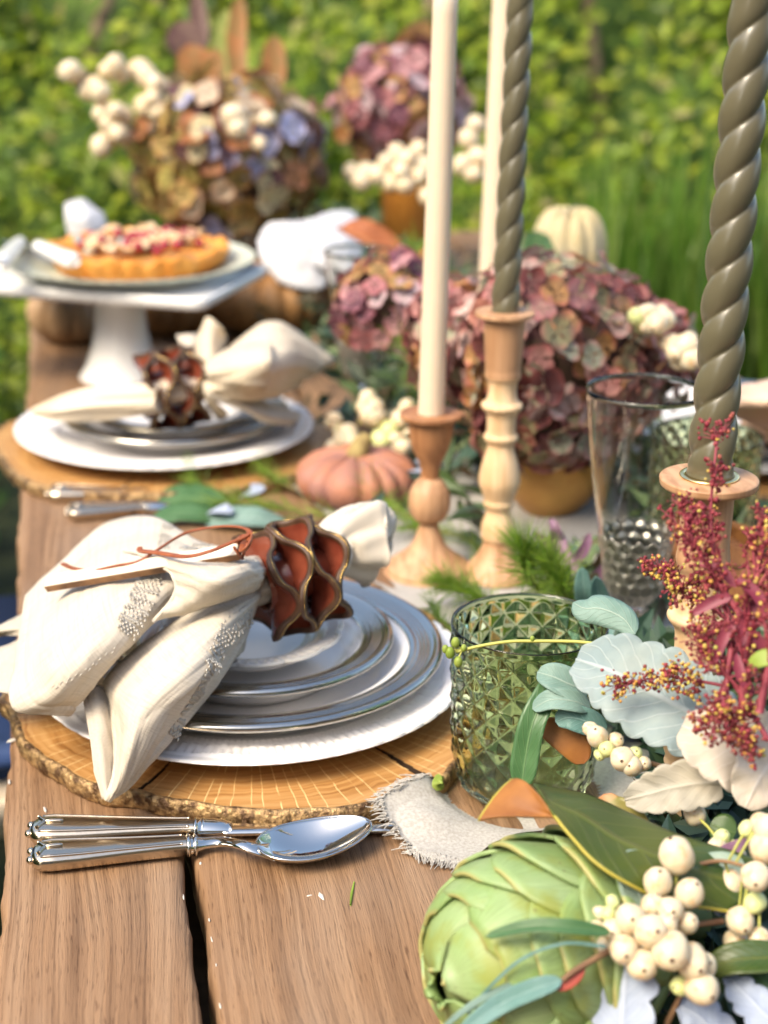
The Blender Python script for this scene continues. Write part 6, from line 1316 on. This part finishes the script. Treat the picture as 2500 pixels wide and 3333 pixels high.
one_leaf('purple_leaf', 'small purple leaf beside the pale green berries', 'leaf', [(0.2008,-0.4419,0.1028), (0.1942,-0.4409,0.0989), (0.1886,-0.4375,0.0935), (0.1844,-0.4367,0.0873)], lambda u: .0036 * ell(u), VIEW((0.1873,-0.4457,0.0998)), m=m_purple)
for i, (sp, lab) in enumerate((([(0.2526,-0.0486,0.0300), (0.2474,-0.0334,0.0500), (0.2384,-0.0433,0.0750), (0.2348,-0.0474,0.0950)], 'dark teal pointed leaf right of the tumbler rim, left of the footed glass'), ([(0.2594,-0.0497,0.0300), (0.2549,-0.0435,0.0500), (0.2494,-0.0464,0.0700), (0.2426,-0.0544,0.0900)], 'second dark teal pointed leaf touching the footed glass'), ([(0.2442,-0.0639,0.0300), (0.2466,-0.0649,0.0450), (0.2547,-0.0608,0.0500), (0.2667,-0.0660,0.0550)], 'dark green leaf lying at the foot of the footed glass'))):
    one_leaf('pointed_leaf', lab, 'leaf', sp, lambda u: .0080 * ell(u, .5, .4), VIEW(sp[1]) + A([.3 * (i - 1), 0, .2]), m=m_teal, fold=.2)
one_leaf('magnolia_leaf', 'rust brown magnolia leaf standing behind the footed glass', 'leaf', [(.46, .04, .01), (.43, .06, .03), (.40, .08, .05), (.37, .10, .06)], lambda u: .026 * ell(u, .5, .45), A([-.5, -.8, .5]), m=m_magb, curl=.3)
one_leaf('magnolia_leaf', 'rust brown magnolia leaf at the foot of the thickest candlestick', 'leaf', [(.43, .02, .015), (.40, .05, .035), (.37, .075, .05), (.345, .10, .06)], lambda u: .026 * ell(u, .5, .45), A([-.3, -.6, .8]), m=m_magb, curl=.3)
for sp, w, lab, m_ in (([(-0.0486,0.4022,0.0040), (-0.0262,0.4018,0.0100), (-0.0046,0.3941,0.0100), (0.0164,0.3819,0.0050)], .020, 'dark green leaf at the tips of the second setting cutlery', m_eucd), ([(-0.0091,0.3426,0.0040), (0.0165,0.3370,0.0100), (0.0411,0.3248,0.0120), (0.0676,0.3298,0.0050)], .016, 'teal leaf behind the nearest napkin', m_euc), ([(-0.0559,0.3503,0.0040), (-0.0338,0.3557,0.0100), (-0.0127,0.3496,0.0100), (0.0046,0.3505,0.0050)], .014, 'second dark green leaf behind the nearest napkin', m_eucd), ([(0.0310,0.3924,0.0100), (0.0412,0.3821,0.0200), (0.0531,0.3882,0.0220)], .009, 'silvery leaf in front of the second oak slice', m_dustyb), ([(-0.0037,0.3534,0.0100), (0.0082,0.3391,0.0180), (0.0187,0.3365,0.0160)], .008, 'silvery leaf behind the peak of the nearest napkin', m_dustyb), ([(0.1980,0.3850,0.0200), (0.1993,0.3596,0.0400), (0.2031,0.3568,0.0500)], .010, 'pale teal leaf between the orange pumpkin and the short candlestick', m_dustyb)):
    one_leaf('scattered_leaf', lab, 'leaf', sp, lambda u: w * ell(u), A([0, -.3, 1]), m=m_, curl=.15)
V, F = tube([(0.0203,-0.3095,0.0012), (0.0231,-0.2976,0.0012), (0.0265,-0.2856,0.0012)], [.0006, .0009, .0004], 6); tag(obj('pine_needle', V, F, m_needle), 'single loose pine needle on the bare front plank', 'needle')
# fine twig with lime buds across the tumbler
tw = thing('budding_twig', 'thin pale twig with lime buds crossing the front of the green tumbler', 'twig')
V, F = tube(catmull([(0.1693,-0.2908,0.1457), (0.1551,-0.2829,0.1451), (0.1355,-0.2745,0.1431), (0.1202,-0.2698,0.1419), (0.1049,-0.2650,0.1383), (0.0905,-0.2616,0.1340)], 40), .0010, 6); obj('stem', V, F, m_stalk, tw)
for q, r in (((0.0901,-0.2616,0.1399), .0026), ((0.0866,-0.2629,0.1343), .0028), ((0.0841,-0.2617,0.1363), .0020), ((0.0911,-0.2656,0.1293), .0026), ((0.0947,-0.2635,0.1369), .0018), ((0.1329,-0.2735,0.1444), .0014)):
    V, F = ICO2; obj('bud', V * A([r, r, r * 1.4]) + A(q), F, m_lime, tw); V, F = tube([q, (A(q) + A((0.0933,-0.2617,0.1351))) / 2, (0.0946,-0.2618,0.1356)] if r > .0016 else [q, A(q) - A([0, 0, .001])], .0005, 5); obj('stalk', V, F, m_stalk, tw)
# ------------------------------------------------------------------ snowberries of the front garland
def bl(items, d):
    out = []
    for (q, r, k) in items: out.append((q, r, k))
    return out
BIG = [((0.1523,-0.4663,0.1141), .0088, 1), ((0.1397,-0.4772,0.1073), .0070, 1), ((0.1542,-0.4818,0.1022), .0070, 2), ((0.1213,-0.4929,0.0989), .0072, 0), ((0.1283,-0.5023,0.0975), .0080, 1), ((0.1416,-0.4909,0.1001), .0064, 2), ((0.1351,-0.4844,0.0997), .0054, 0), ((0.1141,-0.4907,0.0920), .0055, 0), ((0.1075,-0.4856,0.0909), .0037, 0), ((0.1145,-0.4820,0.0954), .0038, 3), ((0.1111,-0.4786,0.0941), .0034, 0), ((0.1161,-0.5012,0.0882), .0070, 2), ((0.1233,-0.5066,0.0829), .0074, 1), ((0.1356,-0.5093,0.0908), .0092, 1), ((0.1361,-0.5008,0.0996), .0052, 2), ((0.1497,-0.4927,0.0933), .0052, 1), ((0.1094,-0.4906,0.0839), .0045, 0), ((0.1186,-0.4747,0.0969), .0034, 3)]
snowberry('big cluster of creamy snowberries in front of the artichoke, lower right', 'snowberry sprigs', [(0.1759,-0.4729,0.0785), (0.1547,-0.4784,0.0819), (0.1339,-0.4836,0.0864), (0.1194,-0.4856,0.0881)], BIG, 21)
snowberry('small cluster of white snowberries just below the big cluster', 'snowberry sprigs', [(0.1401,-0.5002,0.0436), (0.1463,-0.4993,0.0583), (0.1494,-0.4983,0.0688), (0.1509,-0.4960,0.0760)], [((0.1471,-0.5090,0.0828), .0078, 0), ((0.1499,-0.5153,0.0729), .0078, 1), ((0.1493,-0.5034,0.0845), .0048, 0), ((0.1423,-0.5074,0.0696), .0048, 3), ((0.1540,-0.5055,0.0783), .0062, 2)], 22)
snowberry('white snowberry sprig at the right edge beside the big cluster', 'snowberry sprigs', [(0.1540,-0.4515,0.0962), (0.1675,-0.4532,0.0985), (0.1793,-0.4591,0.1034), (0.1910,-0.4762,0.1073)], [((0.1810,-0.4826,0.0842), .0068, 0), ((0.1882,-0.4810,0.0924), .0052, 3), ((0.1853,-0.4851,0.1095), .0072, 0), ((0.1949,-0.4730,0.1182), .0080, 1), ((0.2005,-0.4522,0.1187), .0052, 1), ((0.1960,-0.4479,0.1133), .0042, 3), ((0.1845,-0.4594,0.0905), .0066, 2), ((0.1965,-0.4704,0.1262), .0070, 1), ((0.1820,-0.4774,0.0690), .0058, 2), ((0.1892,-0.4871,0.0759), .0056, 0)], 23)
snowberry('pale green snowberries under the tan felted leaf', 'snowberry sprigs', [(0.2041,-0.4371,0.0876), (0.1974,-0.4343,0.0920), (0.1918,-0.4294,0.0937)], [((0.1878,-0.4317,0.0941), .0050, 0), ((0.1916,-0.4289,0.0980), .0042, 3), ((0.1938,-0.4344,0.0898), .0035, 0), ((0.1988,-0.4345,0.0893), .0038, 0), ((0.1864,-0.4032,0.0976), .0058, 0), ((0.1974,-0.4315,0.0936), .0032, 3)], 24)
snowberry('white snowberries tucked under the grey green felted leaf', 'snowberry sprigs', [(0.1835,-0.3674,0.1053), (0.1690,-0.3630,0.1099), (0.1570,-0.3591,0.1145), (0.1474,-0.3556,0.1191)], [((0.1461,-0.3591,0.1238), .0058, 0), ((0.1497,-0.3648,0.1186), .0045, 3), ((0.1441,-0.3528,0.1250), .0042, 0), ((0.1567,-0.3716,0.1155), .0068, 0), ((0.1607,-0.3755,0.1130), .0056, 1), ((0.1647,-0.3685,0.1164), .0042, 3), ((0.1564,-0.3600,0.1206), .0045, 0), ((0.1681,-0.3728,0.1123), .0042, 0), ((0.1476,-0.3609,0.1135), .0034, 3)], 25)
# ------------------------------------------------------------------ red flower sprays
m_red = mat('crimson_stem', (.20, .02, .04), .6, col2=(.30, .06, .08), scale=60)
m_bud = mat('crimson_bud', (.24, .02, .03), .6, island=[(.15, .012, .022), (.22, .02, .035), (.28, .04, .05), (.11, .008, .018), (.34, .09, .06)])
m_ybud = mat('yellow_bud', (.6, .42, .08), .6, island=[(.50, .32, .05), (.62, .48, .12), (.5, .24, .05), (.40, .40, .08)])
def red_spray(label, path, n_br, ln, seed, group='red flower sprays', bud=.0010, yellow=.18, r0=.0016, dens=1.0):
    rr = random.Random(seed); t = thing('red_flower_spray', label, 'flower spray', group)
    S = catmull(path, 50); T = np.gradient(S, axis=0); T /= np.linalg.norm(T, axis=1, keepdims=True)
    V, F = tube(S, np.linspace(r0, r0 * .35, 50), 7); obj('stem', V, F, m_red, t)
    mbs, red, yel = MB(), [], []
    def rv(): return A([rr.gauss(0, 1) for _ in range(3)])
    def buds(p, d, k):
        for _ in range(k):
            r = bud * rr.uniform(.5, 1.2); q = p + rv() * .0014
            (yel if rr.random() < yellow else red).append(basis(rv(), rv() + .01, q, (r, r, r * 1.2)))
    for i in range(n_br):
        f = (i + rr.random()) / n_br; k = min(49, int(8 + f * 41)); d = T[k] * .9 + rv() * .55; d[2] += .25; d /= np.linalg.norm(d); l = ln * (1.15 - .75 * f) * rr.uniform(.6, 1.2)
        e = S[k] + d * l + A([0, 0, -.10 * l]); P_ = catmull([S[k], S[k] + d * l * .5 + rv() * l * .05, e], 10)
        V, F = tube(P_, np.linspace(r0 * .45, r0 * .22, 10), 5); mbs.add(V, F)
        for j in range(3, 10):
            for _ in range(int(2 * dens + rr.random())):
                dd = (P_[j] - P_[j - 1]); dd = dd / (np.linalg.norm(dd) + 1e-9) + rv() * .7; dd /= np.linalg.norm(dd); l2 = .007 * rr.uniform(.4, 1.2); q = P_[j] + dd * l2
                V, F = tube([P_[j], q], r0 * .18, 4, caps=False); mbs.add(V, F); buds(q, dd, rr.choice([1, 2, 3, 4]))
    for j in range(30, 50):
        buds(S[j] + rv() * .002, T[j], 2)
    mbs.build('branches', m_red, t)
    mb = MB(); mb.stamp(*ICO1, red); stuff(mb.build('buds', m_bud, t))
    if yel: mb = MB(); mb.stamp(*ICO1, yel); stuff(mb.build('pollen_buds', m_ybud, t))
    return t
red_spray('upright crimson flower spray rising in front of the thickest candle', [(0.2008,-0.4061,0.1870), (0.1957,-0.3940,0.2177), (0.1919,-0.3814,0.2507), (0.1996,-0.3626,0.2922)], 13, .026, 1, bud=.0012, yellow=.12, dens=.7)
red_spray('crimson flower spray reaching left in front of the turned candlestick', [(0.2004,-0.4083,0.2107), (0.1898,-0.3945,0.2283), (0.1833,-0.3830,0.2418), (0.1801,-0.3728,0.2533)], 10, .022, 2, yellow=.1, dens=.8)
red_spray('dense crimson and gold flower spray at the right edge', [(0.1937,-0.4342,0.1652), (0.1976,-0.4248,0.1932), (0.2045,-0.4114,0.2192), (0.2140,-0.3967,0.2499)], 26, .036, 3, yellow=.2, r0=.0022, dens=.5)
red_spray('crimson and gold flower spray leaning out of frame at right', [(0.1951,-0.4513,0.1785), (0.2020,-0.4435,0.2037), (0.2092,-0.4343,0.2331), (0.2125,-0.4274,0.2540)], 24, .036, 4, yellow=.2, r0=.0022, dens=.5)
red_spray('lower crimson and gold flower spray above the largest pale leaf', [(0.2027,-0.4481,0.1614), (0.1945,-0.4297,0.1781), (0.1878,-0.4137,0.1889), (0.1790,-0.4027,0.1998)], 14, .022, 5, yellow=.2, r0=.0016, dens=.5)
red_spray('thin crimson spray with yellow buds lying on the grey green felted leaf', [(0.1969,-0.4009,0.1694), (0.1866,-0.3889,0.1673), (0.1706,-0.3778,0.1655), (0.1508,-0.3707,0.1568)], 11, .006, 6, yellow=.5, r0=.0010, bud=.0010)
red_spray('crimson spray bending down left of the pale pinkish leaf', [(0.1931,-0.4170,0.1975), (0.1880,-0.4269,0.1824), (0.1876,-0.4361,0.1717), (0.1896,-0.4449,0.1634)], 20, .022, 7, yellow=.25)
red_spray('crimson flower spray crossing the footed glass foot', [(0.2204,-0.3896,0.1833), (0.2062,-0.3718,0.1950), (0.1938,-0.3560,0.2025), (0.1805,-0.3450,0.2109)], 16, .018, 8, yellow=.3)
m_redleaf = leafmat('crimson_leaf', (.20, .03, .06), (.28, .06, .09), .5, transl=.15)
rl = thing('crimson_foliage', 'narrow crimson leaves among the red flower sprays', 'leaves')
for sp in ([(0.1964,-0.4044,0.2194), (0.1879,-0.4017,0.2164), (0.1772,-0.3992,0.2086)], [(0.2008,-0.3989,0.2219), (0.1930,-0.3920,0.2309), (0.1839,-0.3867,0.2319)], [(0.1957,-0.4222,0.1996), (0.1995,-0.4164,0.2117), (0.2080,-0.4113,0.2214)], [(0.1987,-0.4243,0.2102), (0.2049,-0.4286,0.2017), (0.2111,-0.4328,0.1933)], [(0.1961,-0.4129,0.2105), (0.1889,-0.4147,0.2018), (0.1849,-0.4178,0.1910)], [(0.1973,-0.4394,0.1825), (0.1919,-0.4335,0.1901), (0.1914,-0.4268,0.1995)], [(0.2060,-0.4281,0.2186), (0.2008,-0.4214,0.2284), (0.1934,-0.4149,0.2336)]):
    g, uv = leaf_grid(sp, lambda u: .0030 * ell(u), VIEW(sp[1]) + A([.3, 0, .2]), 12, 5, .3); obj('leaf', g, gfaces(12, 5), m_redleaf, rl, uv=uv)

# ------------------------------------------------------------------ dark shade-filling leaves under the front garland
m_under = mat('shade_filler_leaf', (.02, .05, .02), .45, island=[(.012, .03, .012), (.03, .06, .03), (.03, .07, .05), (.05, .09, .03), (.02, .045, .04)], transl=.1)  # shadow tones of the gaps put into the leaf colours
k = 1500; P = []
m_mid = mat('table_greenery_leaf', (.03, .07, .03), .5, island=[(.02, .045, .015), (.05, .09, .03), (.10, .16, .05), (.06, .12, .09), (.16, .10, .05), (.03, .07, .05), (.20, .26, .10)], transl=.15)
Q = []
while len(Q) < 2600:
    y = random.uniform(.05, 1.75); x = random.gauss(.36, .085)
    if y < .2 and x < .26: continue
    if y > .55: x = .30 + (x - .36) * .9
    if math.hypot(x - gob[0], y - gob[1]) < .045 or math.hypot(x - cL[0], y - cL[1]) < .05 or math.hypot(x - cM[0], y - cM[1]) < .045: continue
    if math.hypot(x - (0.1435,0.3880,0.0000)[0], y - (0.1435,0.3880,0.0000)[1] - .0) < .07: continue
    if x < .12 or x > .50 or (abs(x - (0.3134,0.2943,0.0000)[0]) < .075 and (0.3134,0.2943,0.0000)[1] - .13 < y < (0.3134,0.2943,0.0000)[1] + .09): continue
    Q.append((x, y, random.uniform(.006, .045) if y < .6 else random.uniform(.006, .07)))
g2 = leaf_cloud('centre_greenery', A(Q), np.tile(A([-.1, -.4, .9]), (len(Q), 1)), .042, m_mid, None, .34); stuff(g2); tag(g2, 'mixed greenery running along the middle of the table between pumpkins and candles', 'greenery')
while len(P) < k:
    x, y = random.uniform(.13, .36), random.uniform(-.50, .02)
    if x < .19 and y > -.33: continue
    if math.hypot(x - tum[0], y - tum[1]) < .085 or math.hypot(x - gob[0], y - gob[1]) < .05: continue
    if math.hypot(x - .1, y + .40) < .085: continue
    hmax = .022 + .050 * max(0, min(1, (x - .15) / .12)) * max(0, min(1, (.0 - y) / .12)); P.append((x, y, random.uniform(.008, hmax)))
gl = leaf_cloud('shade_filler_greenery', A(P), np.tile(A([-.2, -.5, .8]), (k, 1)), .034, m_under, None, .45); stuff(gl); tag(gl, 'dark filler leaves coloured as the shade under the front flowers and leaves', 'greenery')
# ------------------------------------------------------------------ chairs left of the table
m_navy = mat('navy_fabric', (.02, .05, .14), .8, col2=(.03, .06, .17), scale=200)
m_teal_f = mat('teal_fabric', (.02, .16, .24), .8, col2=(.03, .2, .28), scale=200)
m_creamf = mat('cream_fabric', (.62, .52, .40), .85, col2=(.56, .46, .35), scale=200)
m_chair = mat('dark_chair_wood', (.06, .035, .02), .55, col2=(.09, .055, .03), scale=40)
def chair(label, x, y, fab):
    t = thing('dining_chair', label, 'chair', 'chairs along the left side', loc=(x, y, -.75))
    def bev(nm, x0, x1, y0, y1, z0, z1, m, b=.012):
        bm = bmesh.new(); V, F = box(x0, x1, y0, y1, z0, z1); vs = [bm.verts.new(v) for v in V]; [bm.faces.new([vs[i] for i in f]) for f in F]
        bmesh.ops.bevel(bm, geom=bm.edges[:], offset=b, segments=3, affect='EDGES'); bmesh.ops.recalc_face_normals(bm, faces=bm.faces)
        me = bpy.data.meshes.new(nm); bm.to_mesh(me); bm.free(); me.materials.append(m); me.polygons.foreach_set('use_smooth', [True] * len(me.polygons)); return link(nm, me, t)
    bev('seat', -.24, .20, -.22, .22, .40, .455, m_creamf); bev('cushion', -.23, .19, -.21, .21, .456, .505, fab, .02)
    bev('backrest', -.27, -.235, -.22, .22, .58, .98, fab, .014)
    for yy in (-.20, .20):
        bev('leg', .15, .185, yy - .018, yy + .018, 0, .399, m_chair, .004); bev('leg', -.262, -.225, yy - .018, yy + .018, 0, .399, m_chair, .004); bev('back_post', -.262, -.237, yy - .014, yy + .014, .40, .579, m_chair, .003)
    return t
chair('dining chair with cream seat and navy cushion beside the nearest setting', -.34, .62, m_navy)
chair('dining chair with teal cushion farther along the left side', -.50, 1.65, m_teal_f)
